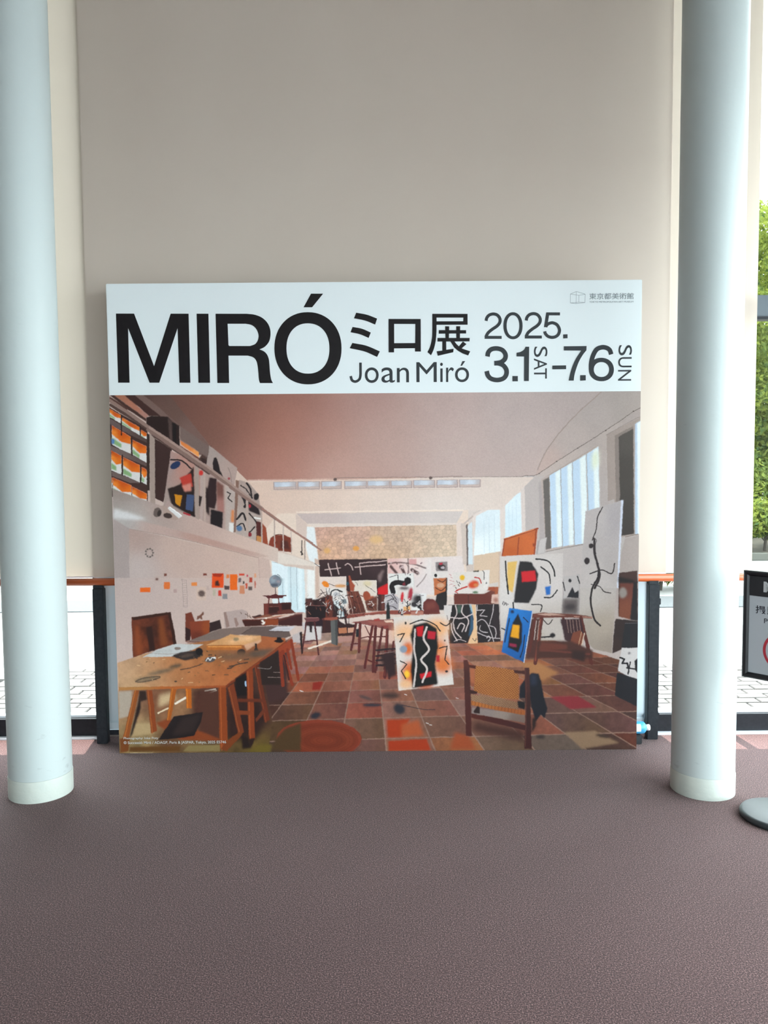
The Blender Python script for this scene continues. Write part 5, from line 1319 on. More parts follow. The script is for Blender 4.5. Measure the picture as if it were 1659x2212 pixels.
('L','#6c3222',[1262,64,1256,48,1239,33,1213,21,1180,13,1143,10,1106,12,1070,18,1041,29,1020,43,1009,58,1010,75,1021,90,1043,103,1073,113,1109,118,1146,119,1183,115,1216,106,1241,94,1257,79,1262,63],1.8,1.5,1),
('L','#6c3222',[1284,63,1277,44,1258,27,1227,13,1188,4,1145,0,1100,2,1059,10,1024,22,1000,39,987,57,988,76,1001,95,1027,110,1062,122,1104,128,1148,129,1192,124,1230,114,1260,99,1278,82,1284,62],1.8,1.5,1),
('L','#6c3222',[1306,63,1299,41,1276,22,1241,6,1196,-5,1146,-9,1095,-7,1048,1,1008,16,979,34,965,56,966,78,981,99,1011,117,1051,130,1099,138,1151,139,1200,133,1244,121,1278,104,1300,84,1306,62],1.8,1.5,1),
('L','#6c3222',[1329,63,1320,38,1295,16,1255,-2,1205,-14,1148,-19,1090,-17,1036,-7,991,9,959,30,943,55,944,80,961,104,995,124,1041,139,1095,147,1153,148,1209,142,1258,129,1297,110,1321,87,1329,62],1.8,1.5,1),
('L','#6c3222',[1351,63,1341,35,1313,10,1269,-10,1213,-24,1149,-29,1085,-26,1025,-15,975,3,939,26,921,54,921,82,941,108,979,131,1030,148,1090,157,1155,158,1217,151,1273,136,1316,115,1343,89,1351,61],1.8,1.5,1),
('P','#55402a',[848,12,868,75,924,131,1012,165,1010,4],8.4),
('G',[(121,1210,'#b39c94'),(364,1134,'#c3aba1'),(608,1101,'#c9afa4'),(791,1068,'#cbb4a9'),(117,1044,'#bfb0ab')],[8,1321,89,1253,791,1090,790,976,-1,983],2.4),
('P','#ad9f9b',[4,1315,89,1271,82,982,-1,983],1.8),
('L','#8f7a72',[89,1252,365,1198,791,1088],1.8,2.4,1),
('P','#c9b1a7',[791,1087,853,1098,857,975,793,976],1.2),
('L','#b79c92',[793,1087,795,976],1.2,2.4,1),
('P','#dfe7ea',[865,1074,950,1067,949,974,863,975],4.8),
('L','#9aa6ac',[868,1064,949,1048],1.2,2.4,1),
('P','#5a5250',[222,1120,221,1118,221,1117,219,1117,218,1116,216,1116,214,1116,213,1117,212,1118,211,1119,211,1120,211,1121,212,1122,213,1123,215,1123,216,1123,218,1123,219,1123,221,1122,221,1121],1.2),
('P','#5a5250',[215,1102,214,1101,213,1101,211,1101,210,1102,208,1103,207,1104,207,1105,206,1107,206,1108,207,1109,208,1110,209,1110,210,1110,212,1109,213,1108,215,1107,215,1106,216,1104,216,1103],1.2),
('P','#5a5250',[199,1093,198,1093,197,1093,196,1094,195,1096,195,1097,195,1099,195,1101,196,1102,196,1103,198,1103,199,1103,200,1103,201,1102,202,1100,202,1099,202,1097,202,1095,201,1094,200,1093],1.2),
('P','#5a5250',[182,1096,181,1097,180,1098,180,1100,181,1101,181,1103,182,1104,184,1105,185,1106,186,1106,187,1106,188,1105,189,1104,189,1102,188,1101,188,1099,186,1098,185,1097,184,1096,183,1096],1.2),
('P','#5a5250',[170,1111,170,1112,171,1113,172,1114,173,1115,174,1116,176,1116,178,1117,179,1116,180,1115,181,1114,181,1113,180,1112,180,1111,178,1110,177,1109,175,1109,173,1109,172,1109,171,1110],1.2),
('P','#5a5250',[171,1130,172,1131,173,1131,174,1132,176,1132,177,1131,179,1130,180,1129,181,1128,181,1127,181,1126,181,1125,179,1124,178,1124,176,1124,175,1124,173,1125,172,1126,171,1127,171,1129],1.2),
('P','#5a5250',[183,1144,184,1144,185,1144,187,1144,188,1142,189,1141,189,1139,190,1138,190,1136,189,1135,188,1134,187,1134,186,1134,185,1135,183,1136,182,1137,182,1139,181,1141,182,1142,182,1143],1.2),
('P','#5a5250',[201,1147,202,1146,203,1146,203,1144,203,1143,203,1141,203,1139,202,1138,201,1137,200,1136,199,1136,198,1137,197,1138,196,1139,196,1140,196,1142,197,1144,197,1145,198,1146,200,1147],1.2),
('P','#5a5250',[216,1137,217,1136,217,1135,216,1133,215,1132,214,1131,213,1130,211,1129,210,1129,208,1129,207,1130,207,1131,207,1132,207,1134,208,1135,210,1137,211,1137,212,1138,214,1138,215,1138],1.2),
('L','#6a605c',[177,1135,180,1105,195,1095,213,1110,205,1141,190,1141,177,1135],0.6,2.4,1),
('P','#dd6f30',[139,928,195,928,195,903,138,903],1.2),
('P','#bdaaa2',[220,993,248,993,247,963,219,962],1.2),
('P','#7a4c40',[272,1006,289,1006,289,992,272,992],1.2),
('P','#d77a45',[271,958,304,958,303,919,270,919],1.2),
('P','#b59c96',[323,918,341,918,341,899,322,898],1.2),
('P','#d98a50',[422,955,453,955,453,935,421,935],1.2),
('P','#cdb5a8',[449,929,501,929,499,855,447,855],1.2),
('P','#7a3c30',[487,1004,507,1004,507,993,487,992],1.2),
('P','#dc5a2c',[536,1003,600,1003,599,924,534,924],1.2),
('P','#e0702f',[634,998,674,998,672,911,632,910],1.2),
('P','#5f4a48',[602,936,630,936,629,913,602,913],1.2),
('P','#d9824e',[615,996,631,997,630,977,615,976],1.2),
('P','#c9473a',[568,910,585,911,585,879,567,879],1.2),
('P','#8d8a8c',[591,890,618,891,617,862,590,861],1.2),
('P','#b9ae9c',[537,914,554,914,554,880,537,879],1.2),
('P','#77686a',[679,977,695,978,694,954,679,953],1.2),
('P','#c9503c',[683,1002,714,1002,713,991,683,990],1.2),
('P','#c98a6c',[686,935,713,936,712,890,685,890],1.2),
('P','#c35a44',[719,946,729,947,729,918,718,918],1.2),
('P','#b04a38',[740,979,756,980,756,952,739,951],1.2),
('P','#6a5a56',[734,929,755,929,755,910,734,909],1.2),
('P','#b96a5a',[768,958,775,959,774,922,768,922],1.2),
('P','#cbb0a4',[726,983,736,984,736,958,725,958],1.2),
('P','#4a4040',[704,959,714,959,713,945,703,944],1.2),
('P','#d9a080',[767,1001,778,1002,778,979,767,978],1.2),
('P','#c0aaa2',[504,936,519,936,519,911,503,910],1.2),
('P','#c04a60',[726,995,734,996,734,984,726,984],1.2),
('P','#4a2a24',[553,960,569,966,578,935,553,934],4.8),
('P','#a83a24',[536,1003,600,1003,582,984,545,985],2.4),
('P','#6a5752',[491,883,488,879,483,876,477,874,471,875,466,877,462,880,459,885,457,891,458,897,460,902,463,907,468,910,474,911,480,911,485,909,489,905,492,900,494,894,493,889],7.2),
('L','#7a6660',[457,899,494,880],1.8,2.4,1),
('P','#6f4a44',[242,974,241,972,240,970,238,969,236,968,233,968,230,968,228,969,226,970,225,972,224,974,225,976,226,978,228,979,230,980,233,980,236,980,238,979,240,978,241,976],3.6),
('L','#9a8c86',[370,974,376,819,397,819,394,968,370,974],0.6,1.8,0),
('L','#9a8c86',[373,962,395,964],0.6,1.2,0),
('L','#9a8c86',[373,949,395,952],0.6,1.2,0),
('L','#9a8c86',[373,937,396,939],0.6,1.2,0),
('L','#9a8c86',[373,925,396,927],0.6,1.2,0),
('L','#9a8c86',[374,912,396,914],0.6,1.2,0),
('L','#9a8c86',[374,900,396,902],0.6,1.2,0),
('L','#9a8c86',[374,887,396,890],0.6,1.2,0),
('L','#9a8c86',[374,875,396,877],0.6,1.2,0),
('L','#9a8c86',[374,863,396,865],0.6,1.2,0),
('L','#9a8c86',[375,850,396,853],0.6,1.2,0),
('L','#9a8c86',[375,838,396,840],0.6,1.2,0),
('L','#9a8c86',[375,825,397,828],0.6,1.2,0),
('G',[(109,728,'#6d3a28'),(138,635,'#7a3f26'),(294,727,'#5a3024'),(261,634,'#6a3826'),(194,665,'#4a2a22')],[87,763,303,792,332,617,186,572,89,538],1.2),
('N',0.22,30,[87,763,303,792,332,617,186,572,89,538],25),
('P','#43271f',[87,763,303,792,305,779,97,747],1.8),
('P','#3c241f',[167,709,198,715,213,578,182,572],3.6),
('P','#8a4a2c',[103,716,127,719,142,560,105,548],12.1),
('P','#824a2c',[233,758,261,761,285,608,242,603],12.1),
('P','#40251e',[289,789,303,792,333,614,316,608],3),
('P','#7a4030',[384,782,418,791,436,738,402,620,381,626],1.8),
('P','#3a2424',[383,707,410,695,409,632,383,629],2.4),
('G',[(447,713,'#8a4632'),(497,706,'#96502f'),(446,657,'#70382a')],[408,737,517,745,519,675,415,620],1.2),
('P','#3b2a2a',[517,731,574,748,583,699,514,675],1.8),
('P','#7d5548',[445,750,449,769,467,775,483,793,487,778,473,766,479,749,470,749,464,759,454,749],1.2),
('P','#b5a29c',[595,786,615,792,695,804,726,791,718,710,601,699],2.4),
('P','#9a8078',[595,786,609,788,626,711,609,699],2.4),
('P','#9a8078',[651,755,665,757,678,717,661,705],2.4),
('L','#6a5048',[726,783,728,756],1.3,3,1),
('L','#6a5048',[737,774,743,756],1.3,3,1),
('L','#6a5048',[713,778,747,754],1.3,3,1),
('L','#6a5048',[687,787,694,778],1.3,3,1),
('P','#5a2f2a',[817,834,968,841,967,780,816,764],0.8),
('P','#7a3f36',[817,834,843,836,838,773,818,769],1.3),
('P','#40221f',[845,814,903,818,902,785,844,781],1.3),
('P','#3b2220',[916,833,963,835,963,802,916,798],1.3),
('L','#9c6a5c',[845,816,899,819],0.8,1.7,1),
('P','#6a3a30',[890,794,972,802,993,780,894,772],1.7),
('P','#8c5a48',[747,763,842,775,872,764,764,750],1.7),
('P','#4a2a26',[747,763,799,775,807,764,756,756],1.3),
('P','#6c3428',[695,746,812,749,898,753,893,714,708,709],1.3),
('P','#4a2620',[697,741,799,743,802,712,710,709],2.1),
('P','#8f4a2c',[820,745,898,748,893,716,820,716],2.5),
('P','#a87060',[816,749,872,764,954,774,872,749],1.7),
('L','#d9bda8',[829,753,894,766,950,771],1.7,3.8,1),
('P','#5a2f2a',[893,746,1027,781,1027,709,895,713],1.3),
('P','#4a2625',[897,733,1027,773,1027,709,895,713],2.1),
('L','#7a4a40',[893,747,1027,781],1.3,2.5,1),
('P','#a88078',[980,774,1006,784,1040,784,1023,775],1.7),
('P','#efe4da',[799,741,811,745,818,732,824,734,820,723,807,717,800,723,811,727],1.3),
('P','#f0e2d6',[834,753,833,752,832,751,831,750,829,750,827,749,825,750,823,750,821,751,820,752,820,753,820,755,821,756,823,757,825,757,827,757,829,757,831,756,832,756,833,754],1.7),
('P','#5f2a2c',[811,880,860,881,882,888,901,880,944,880,943,876,926,872,920,863,840,863,832,871],0.8),
('L','#6a302e',[846,864,838,778],0.8,6.5,1),
('L','#6a302e',[898,864,908,777],0.8,6.5,1),
('L','#6a302e',[897,866,902,833],0.8,6.5,1),
('L','#4a3436',[882,922,882,886],0.5,3.3,1),
('L','#3f3e42',[894,996,908,986,916,969,913,947,902,930,882,922,863,928],0.5,2.4,1),
('P','#7f858e',[914,959,912,948,908,939,900,931,891,927,881,925,871,927,862,932,855,939,850,949,849,959,851,970,855,979,863,987,872,991,882,993,892,991,901,986,908,979,913,969],0.8),
('P','#98a0a8',[886,967,885,961,882,955,879,951,874,948,869,947,864,948,859,951,856,956,853,961,853,967,854,973,856,979,860,983,864,985,869,986,875,985,879,983,883,978,885,973],10.9),
('P','#9c9296',[910,954,909,951,907,950,905,949,902,948,898,948,895,949,892,951,890,953,889,955,889,958,890,960,891,961,894,962,897,963,901,963,904,962,907,960,909,958,910,956],4.9),
('P','#5a5f6a',[899,936,898,934,895,931,890,929,884,928,877,928,870,928,864,930,859,932,856,934,855,936,856,939,859,941,864,943,870,944,877,945,884,944,890,943,895,941,898,939],6.5),
('P','#8b8288',[889,975,888,974,887,973,884,972,881,971,878,971,874,971,871,972,869,973,867,974,867,975,867,977,869,978,871,979,874,979,878,980,881,979,884,979,887,978,888,976],3.3),
('P','#e0e6e6',[862,861,895,861,895,836,865,836],2.2),
('P','#c8bfbe',[1027,731,1049,731,1046,678,1028,692],2.7),
('P','#cfc6c4',[1049,709,1134,705,1128,632,1042,627],3.8),
('P','#332124',[1068,731,1082,731,1080,672,1068,672],1.1),
('P','#4a2a28',[1140,747,1154,738,1151,673,1141,673],1.1),
('P','#34222a',[1099,731,1140,747,1140,708,1099,708],1.6),
('P','#bfb4b2',[970,656,1018,678,1017,614,973,617],3.3),
('P','#74494a',[1035,754,1074,759,1121,753,1121,737,1096,731,1052,732],0.8),
('L','#a67e78',[1041,754,1116,755],1.1,2.7,1),
('L','#5a2e30',[1049,731,1023,554],0.8,8.1,1),
('L','#5a2e30',[1095,731,1115,548],0.8,9.2,1),
('L','#5a2e30',[1041,620,1101,627],0.8,6,1),
('L','#2e2226',[1019,672,1021,588],0.8,7.1,1),
('L','#e3d4c6',[1061,581,1189,623],1.6,8.1,1),
('P','#6d3c38',[1135,750,1201,758,1201,744,1138,739],1.1),
('P','#74706c',[1185,738,1201,746,1200,606,1186,612],1.1),
('P','#676664',[1184,739,1222,745,1221,596,1187,608],0.9),
('P','#4f4e4e',[1207,742,1222,745,1221,596,1212,602],1.8),
('P','#9a5a4a',[1145,752,1222,757,1222,742,1185,738,1151,741],1.5),
('P','#3d2628',[1222,736,1320,713,1314,654,1221,649],1.5),
('P','#dcccc4',[1228,745,1259,746,1266,715,1234,733],1.2),
('P','#d2c0b8',[1271,748,1296,747,1302,723,1274,720],1.8),
('L','#4a3030',[1267,748,1269,717],0.6,3,1),
('L','#3a2828',[1284,748,1283,720],0.6,3,1),
('P','#b57a5c',[1226,695,1271,698,1271,667,1226,664],0.9),
('P','#c89a84',[1277,695,1311,698,1311,673,1278,667],0.9),
('L','#50302c',[1224,655,1314,665],1.2,4.8,1),
('L','#3c2627',[1222,706,1320,708],1.2,4.8,1),
('P','#d2b3a6',[1351,707,1406,703,1536,677,1535,602,1351,635],6),
('P','#b48a80',[1224,645,1308,651,1307,623,1227,617],3.6),
('P','#d8c4ba',[1373,765,1453,765,1453,743,1382,742],1.2),
('P','#8c5550',[1296,727,1394,739,1536,742,1536,678,1499,683,1406,706],0.9),
('P','#9c6258',[1376,734,1483,730,1536,711,1437,709],4.8),
('P','#a04a44',[1422,743,1450,748,1459,734,1425,731],1.2),
('P','#dcc0ae',[1477,735,1523,738,1530,722,1486,724],2.4),
('L','#cf9f94',[1502,682,1536,674],0.9,2.7,1),
('P','#8a4440',[1465,705,1499,707,1505,686,1468,693],3),
('L','#5f2d2c',[1323,719,1295,573],1.2,13.3,0),
('L','#5f2d2c',[1345,719,1338,562],1.2,15.1,0),
('L','#5f2d2c',[1307,607,1341,607],1.2,7.2,0),
('L','#5f2d2c',[1351,638,1391,647],1.2,6,0),
('L','#5f2d2c',[1373,706,1400,650],1.2,5.4,0),
('L','#5f2d2c',[1413,703,1368,472],1.2,13.9,0),
('L','#5f2d2c',[1431,700,1414,450],1.2,15.7,0),
('L','#5f2d2c',[1468,696,1427,447],1.2,13.3,0),
('L','#5f2d2c',[1496,683,1479,418],1.2,16.9,0),
('L','#5f2d2c',[1529,615,1504,414],1.2,12.1,0),
('L','#5f2d2c',[1384,516,1424,500],1.2,9,0),
('L','#5f2d2c',[1433,490,1479,481],1.2,9,0),
('L','#5f2d2c',[1394,644,1492,646],1.2,7.2,0),
('L','#7d4038',[1419,700,1378,491],1.8,4.2,0),
('L','#7d4038',[1491,680,1478,430],1.8,4.8,0),
('L','#7a4038',[1342,713,1336,566],1.5,3.6,0),
('L','#33262a',[1433,569,1535,577],3.6,10.3,1),
('L','#33262a',[1433,537,1535,546],3.6,10.3,1),
('L','#33262a',[1433,512,1535,521],3.6,10.3,1),
('L','#33262a',[1433,484,1535,493],3.6,10.3,1),
('P','#3a2628',[1452,540,1535,571,1547,427,1498,414],12.1),
('L','#a08a86',[1446,550,1535,561],1.2,2.1,1),
('P','#2c2a2e',[1322,688,1339,691,1337,644,1323,644],1.8),
('P','#4a3230',[613,655,944,627,941,314,811,265,633,386],12.1),
('G',[(477,657,'#807069'),(662,686,'#84716a'),(847,666,'#77655f'),(940,677,'#7d6b66')],[390,627,576,696,700,707,945,711,945,643,804,654,687,664,544,606],1.2),
('P','#6d5c57',[687,664,749,704,945,708,964,652,933,641,804,644],2.4),
('L','#50403c',[687,664,752,703],1.2,2.4,1),
('P','#9a7a70',[381,629,551,631,544,615,396,617],3.6),
('L','#5c3c34',[403,625,544,623],1.2,3,1),
('G',[(41,479,'#bf9c7e'),(163,415,'#b88a66'),(351,508,'#b57f58'),(473,444,'#b5764e'),(597,443,'#b57048'),(722,567,'#98603e'),(846,622,'#ad6844'),(101,384,'#c2a280'),(537,569,'#9a6a44')],[4,511,154,560,353,608,687,655,810,653,933,640,933,621,777,510,599,377,4,373],1.2),
('G',[(38,366,'#b08050'),(348,370,'#b0683a'),(596,374,'#a55a34')],[3,374,599,378,602,366,4,355],1.2),
('P','#8a4428',[599,377,933,624,939,609,783,497,605,364],1.8),
('P','#c3c2c0',[328,613,479,610,414,576,308,543,142,541,229,584],2.4),
('L','#9a8a84',[179,562,315,558,414,576],1.8,2.4,1),
('P','#8a7a72',[356,588,355,585,352,583,348,581,343,580,337,580,331,580,326,581,322,583,319,586,319,588,320,591,322,593,326,595,332,596,337,596,343,596,348,594,352,593,355,590],3),
('P','#cf9f72',[631,664,687,658,798,657,800,629,717,604,495,606],1.8),
('P','#e0b48c',[687,655,785,654,742,629,600,618],12.1),
('P','#b4713e',[495,603,692,605,692,577,500,578],2.4),
('L','#d99a5c',[507,597,686,595],2.4,5.4,1),
('P','#cfa488',[704,605,800,635,797,622,716,573],3.6),
('P','#a08a6c',[678,637,677,634,675,631,671,629,667,628,662,627,657,628,652,629,649,632,646,634,646,638,647,641,649,643,652,646,657,647,662,647,667,647,671,645,675,643,677,640],4.8),
('P','#3a3230',[302,543,352,567,432,576,451,589,473,579,475,547,425,529,376,520],4.8),
('P','#241e20',[476,570,474,564,472,559,467,554,462,551,455,551,449,552,444,554,440,559,437,565,436,571,437,577,440,582,444,587,450,590,456,591,462,590,468,587,472,582,475,577],2.4),
('L','#4a3c38',[315,549,389,561,444,532],3,5.4,1),
('P','#5a4a42',[425,554,424,551,419,547,411,544,401,541,390,538,379,537,368,536,360,537,354,539,352,542,353,545,358,549,366,552,376,556,387,558,399,559,409,560,417,559,423,557],7.2),
('P','#5f5a5a',[544,530,543,525,540,521,534,516,526,513,517,511,507,511,499,512,492,514,487,518,485,522,486,527,490,532,496,536,504,539,513,541,522,542,531,541,538,538,542,535],3),
('L','#e0dcda',[493,519,503,534,515,522,527,537,546,531],1.8,4.8,1),
('P','#f0ecea',[547,536,547,535,546,534,544,533,542,532,540,532,537,532,535,533,534,534,533,535,532,536,533,537,534,538,535,539,537,540,540,540,542,540,544,539,546,538,547,537],1.8),
('P','#231d1e',[712,564,710,558,707,553,702,549,695,546,688,545,681,546,674,549,669,553,666,558,665,564,666,570,669,575,675,579,681,582,689,583,696,582,702,579,707,575,711,570],3),
('P','#2a2222',[758,573,766,591,763,613,775,613,775,594,784,573],2.4),
('P','#241c1c',[868,625,884,634,887,647,908,646,914,631,927,624,908,615,883,617],2.4),
('P','#7a5c48',[537,559,661,567,815,572,759,529,598,512],24.1),
('P','#6a584c',[741,567,883,590,808,535,734,542],14.5),
('L','#4f4038',[610,473,634,480,659,495,721,507],3.6,6.6,1),
('L','#4f4038',[622,486,644,489],3.6,7.2,1),
('L','#4f4038',[350,470,406,479,474,503],3.6,4.8,1),
('L','#4f4038',[703,523,728,526],3.6,4.8,1),
('P','#6a5a4a',[359,498,358,494,353,490,346,485,336,481,325,478,314,476,303,475,295,476,289,477,286,480,287,484,292,488,299,493,309,497,320,500,331,502,342,503,350,503,356,501],9.7),
('P','#7a6a58',[317,475,314,471,303,466,286,460,265,454,240,449,216,444,194,441,176,440,164,440,160,442,163,446,174,451,191,457,212,463,237,468,261,473,283,476,301,477,313,477],12.1),
('P','#8a7660',[231,427,228,422,219,417,205,412,186,407,165,403,144,401,125,401,110,402,100,405,96,409,99,414,108,420,122,425,141,430,162,433,183,435,202,436,217,434,227,432],10.9),
('L','#5f5044',[101,406,139,422,207,431,235,430,213,418,138,402,101,403],4.2,5.4,1),
('P','#8f6a48',[573,493,573,492,572,491,570,491,569,490,567,490,565,490,563,491,562,491,561,492,561,493,561,494,562,495,563,496,565,496,567,496,569,496,570,496,572,495,573,494],2.4),
('P','#4a4038',[331,402,331,401,330,400,328,399,325,398,323,398,320,398,317,399,316,400,314,401,314,403,314,404,316,405,318,406,320,407,323,407,325,407,328,406,330,405,331,404],2.4),
('N',0.09,40,[4,511,154,560,353,608,687,655,810,653,933,640,777,510,599,377,4,373],21),
('L','#4a3a30',[526,438,541,440],1.8,4.9,1),
('L','#d2b08a',[354,416,361,421],1.8,4.1,1),
('L','#d2b08a',[251,526,267,529],1.8,2.9,1),
('L','#4a3a30',[524,552,506,549],1.8,5.3,1),
('L','#6a5240',[757,542,780,542],1.8,3.3,1),
('L','#6a5240',[565,537,585,539],1.8,5.3,1),
('L','#6a5240',[350,546,346,543],1.8,3.2,1),
('L','#8a6a4a',[501,465,498,467],1.8,2.6,1),
('L','#d2b08a',[577,540,561,536],1.8,4.5,1),
('L','#d2b08a',[118,440,133,441],1.8,2.5,1),
('L','#4a3a30',[498,573,506,569],1.8,4.5,1),
('L','#d2b08a',[185,533,182,532],1.8,3.5,1),
('L','#8a6a4a',[631,554,614,550],1.8,5,1),
('L','#8a6a4a',[166,515,162,511],1.8,5.2,1),
('L','#8a6a4a',[474,518,490,516],1.8,3.3,1),
('L','#d2b08a',[594,517,577,512],1.8,2.9,1),
('L','#6a5240',[466,501,462,503],1.8,4.6,1),
('L','#4a3a30',[547,548,543,551],1.8,4.8,1),
('L','#d2b08a',[192,412,192,416],1.8,2.7,1),
('L','#d2b08a',[678,519,686,522],1.8,5.2,1),
('L','#8a6a4a',[456,398,450,399],1.8,3.9,1),
('L','#6a5240',[203,508,206,510],1.8,4.3,1),
('L','#8a6a4a',[165,528,181,529],1.8,2.6,1),
('L','#8a6a4a',[504,569,516,571],1.8,3.5,1),
('L','#8a6a4a',[432,434,429,437],1.8,5.3,1),
('L','#8a6a4a',[682,486,675,488],1.8,3.4,1),
('L','#8a6a4a',[443,451,452,449],1.8,3.5,1),
('L','#6a5240',[666,509,678,504],1.8,5,1),
('L','#8a6a4a',[464,545,466,543],1.8,5.2,1),
('L','#6a5240',[592,439,613,439],1.8,4.3,1),
('L','#8a6a4a',[740,517,723,521],1.8,4.6,1),
('L','#6a5240',[402,456,392,454],1.8,4.7,1),
('L','#4a3a30',[214,413,204,416],1.8,3.4,1),
('L','#d2b08a',[128,493,112,496],1.8,4.4,1),
('L','#8a6a4a',[592,505,585,506],1.8,3.6,1),
('L','#8a6a4a',[180,424,185,426],1.8,5.3,1),
('L','#8a6a4a',[304,482,321,483],1.8,5.3,1),
('L','#8a6a4a',[655,455,643,456],1.8,3.8,1),
('L','#6a5240',[428,539,425,535],1.8,4.2,1),
('L','#6a5240',[487,462,507,461],1.8,3.4,1),
('L','#d2b08a',[393,396,417,397],1.8,3.3,1),
('G',[(67,259,'#a07a5c'),(68,322,'#b09078'),(222,289,'#80503a'),(136,321,'#5c3c30'),(346,269,'#a07a5a'),(470,287,'#5f4038'),(530,191,'#4a2e28'),(654,190,'#50322c'),(113,132,'#a8926e'),(279,67,'#5f3c28'),(92,43,'#8a7650'),(403,28,'#7a6446'),(652,25,'#5f4c30'),(745,24,'#6f5c30'),(748,221,'#54382f'),(687,285,'#4a302c')],[1,355,602,366,627,386,795,491,853,182,826,-2,-2,0],1.8),
('P','#3a2622',[602,361,720,442,828,189,764,75,603,77],24.1),
('P','#56352c',[422,350,558,355,561,191,406,161],24.1),
('N',0.18,50,[1,355,602,366,627,386,795,491,853,182,826,-2,-2,0],23),
('P','#b0a294',[4,348,75,353,78,214,3,196],6),
('P','#b49c78',[83,170,182,169,193,112,62,94],8.4),
('P','#c8ae8c',[229,327,310,345,322,301,222,257],18.1),
('L','#e9dccb',[318,279,378,313],3,12.1,1),
('L','#e0ccb0',[221,226,277,254],3,8.4,1),
('L','#e6dccf',[484,349,540,358],3,7.8,1),
('L','#ddd0c2',[502,334,546,352],3,6,1),
('P','#3a2a26',[118,353,156,352,161,302,123,290],7.2),
('P','#5a3a30',[459,356,558,355,565,64,435,78],18.1),
('P','#241b1c',[652,417,727,460,731,322,656,316],7.2),
('P','#a9c0d8',[704,401,714,404,714,373,705,371],1.8),
('P','#8a4a2c',[207,175,282,194,559,77,553,64,342,73,219,156],8.4),
('P','#2b2223',[307,207,469,230,456,173,417,97,342,85,217,74],2.4),
('P','#3a2e2c',[357,199,456,217,411,116,293,98],14.5),
('P','#93562e',[91,356,119,356,53,82,18,76],1.8),
('L','#b87440',[98,356,27,76],3.6,4.2,1),
('P','#8c4a2a',[159,357,190,357,212,125,178,112],1.8),
('L','#ad6a3c',[167,357,186,112],3.6,4.2,1),
('P','#a8602c',[295,361,326,360,288,187,267,187],1.8),
('L','#c87e3c',[303,361,272,187],3.6,4.2,1),
('P','#b8682c',[376,362,407,362,407,252,376,253],1.8),
('L','#d8883c',[383,362,384,253],3.6,4.2,1),
('P','#2e2020',[111,290,125,353,125,258,75,107,56,82],6),
('P','#8f4a28',[558,366,600,367,603,64,558,13],1.8),
('L','#b0643a',[569,366,569,13],3.6,4.2,1),
('P','#7d4028',[608,367,645,392,694,114,662,101],1.8),
('L','#9a5a38',[617,367,670,101],3.6,4.2,1),
('P','#8a4528',[714,454,749,479,755,75,721,69],1.8),
('L','#a85c38',[723,454,729,69],3.6,4.2,1),
('P','#6d3624',[758,485,780,497,840,182,809,170],1.8),
('L','#8a4a30',[763,485,817,170],3.6,4.2,1),
('P','#7d4426',[565,20,596,64,684,127,684,95,595,7],3),
('P','#84452a',[655,238,730,234,729,212,655,214],2.4),
('P','#6f3a28',[760,189,814,258,819,233,763,170],2.4),
('P','#6a3625',[662,304,805,302,805,284,662,285],3.6),
('P','#2c1e1c',[678,101,721,82,733,25,683,19],8.4),
('P','#34211d',[721,76,755,82,745,50,726,25],4.8),
('P','#7a4a28',[3,82,62,94,48,12,4,3],4.8),
('P','#6a4826',[55,37,341,38,334,9,54,9],6),
('P','#8c7a54',[353,9,385,40,559,45,558,7],4.8),
('L','#d8c2a0',[60,2,203,-1],1.8,3.6,1),
('P','#70602e',[714,6,776,43,851,43,838,-2],9.7),
('P','#352724',[787,507,891,567,902,380,798,381],5.1),
('L','#8f8582',[777,476,838,471,855,484],2.5,3,1),
('L','#a08a84',[864,451,903,451],1.7,3,1),
('L','#a08a84',[833,423,902,422],1.7,3,1),
('P','#9a4a30',[891,585,970,639,974,601,952,567,899,545],1.7),
('L','#8a3e2a',[904,558,915,378],1.7,18.6,0),
('L','#8a3e2a',[917,567,967,382],1.7,18.6,0),
('L','#8a3e2a',[965,628,1002,408],1.7,15.2,0),
('L','#8a3e2a',[943,576,963,470],1.7,15.2,0),
('L','#4a2622',[923,545,950,409],2.5,9.3,0),
('P','#2e2222',[1011,671,1024,677,1027,557,1020,553],1.3),
('P','#c9c3c6',[841,684,889,707,992,706,953,678],1.3),
('L','#4a3c3c',[843,681,892,676,953,678],0.8,2.1,1),
('L','#9a9498',[867,688,957,693],1.3,1.7,1),
('G',[(195,1957,'#5f4640'),(344,1881,'#70574f'),(254,1912,'#6d534c'),(433,1790,'#7f655e')],[-16,1986,321,1983,428,1847,541,1701,552,1686,545,1644,479,1653,373,1814,268,1860,104,1943,2,1983],1.2),
('P','#7d665f',[135,1980,183,1980,254,1924,323,1860,376,1817,355,1829,313,1860,274,1863,194,1927],1.5),
('P','#4a302c',[78,1981,135,1980,277,1862,211,1864,152,1921],1.8),
('G',[(44,1964,'#a8745f'),(133,1913,'#b27a66'),(187,1867,'#b08478')],[23,1981,78,1981,211,1867,192,1852],1.5),
('P','#4f352f',[2,1981,23,1981,198,1850,198,1834,97,1901],1.5),
('P','#5d4038',[1,1947,2,1974,103,1904,81,1892],2.4),
('L','#9a8780',[46,1925,73,1907],3,7.2,1),
('P','#2f2126',[73,1910,94,1904,84,1889,72,1898],2.4),
('P','#4a3430',[0,1914,203,1792,194,1398,-13,1430],0.6),
('P','#d9d5d2',[-3,1908,61,1871,60,1826,-4,1863],0.9),
('G',[(-3,1908,'#b8541c'),(29,1890,'#c85e1e'),(-3,1890,'#e89040'),(61,1851,'#de7a2c')],[-3,1908,61,1871,61,1852,28,1862,-3,1888],2.4),
('P','#8fae80',[-4,1880,28,1857,28,1847,-4,1866],4.2),
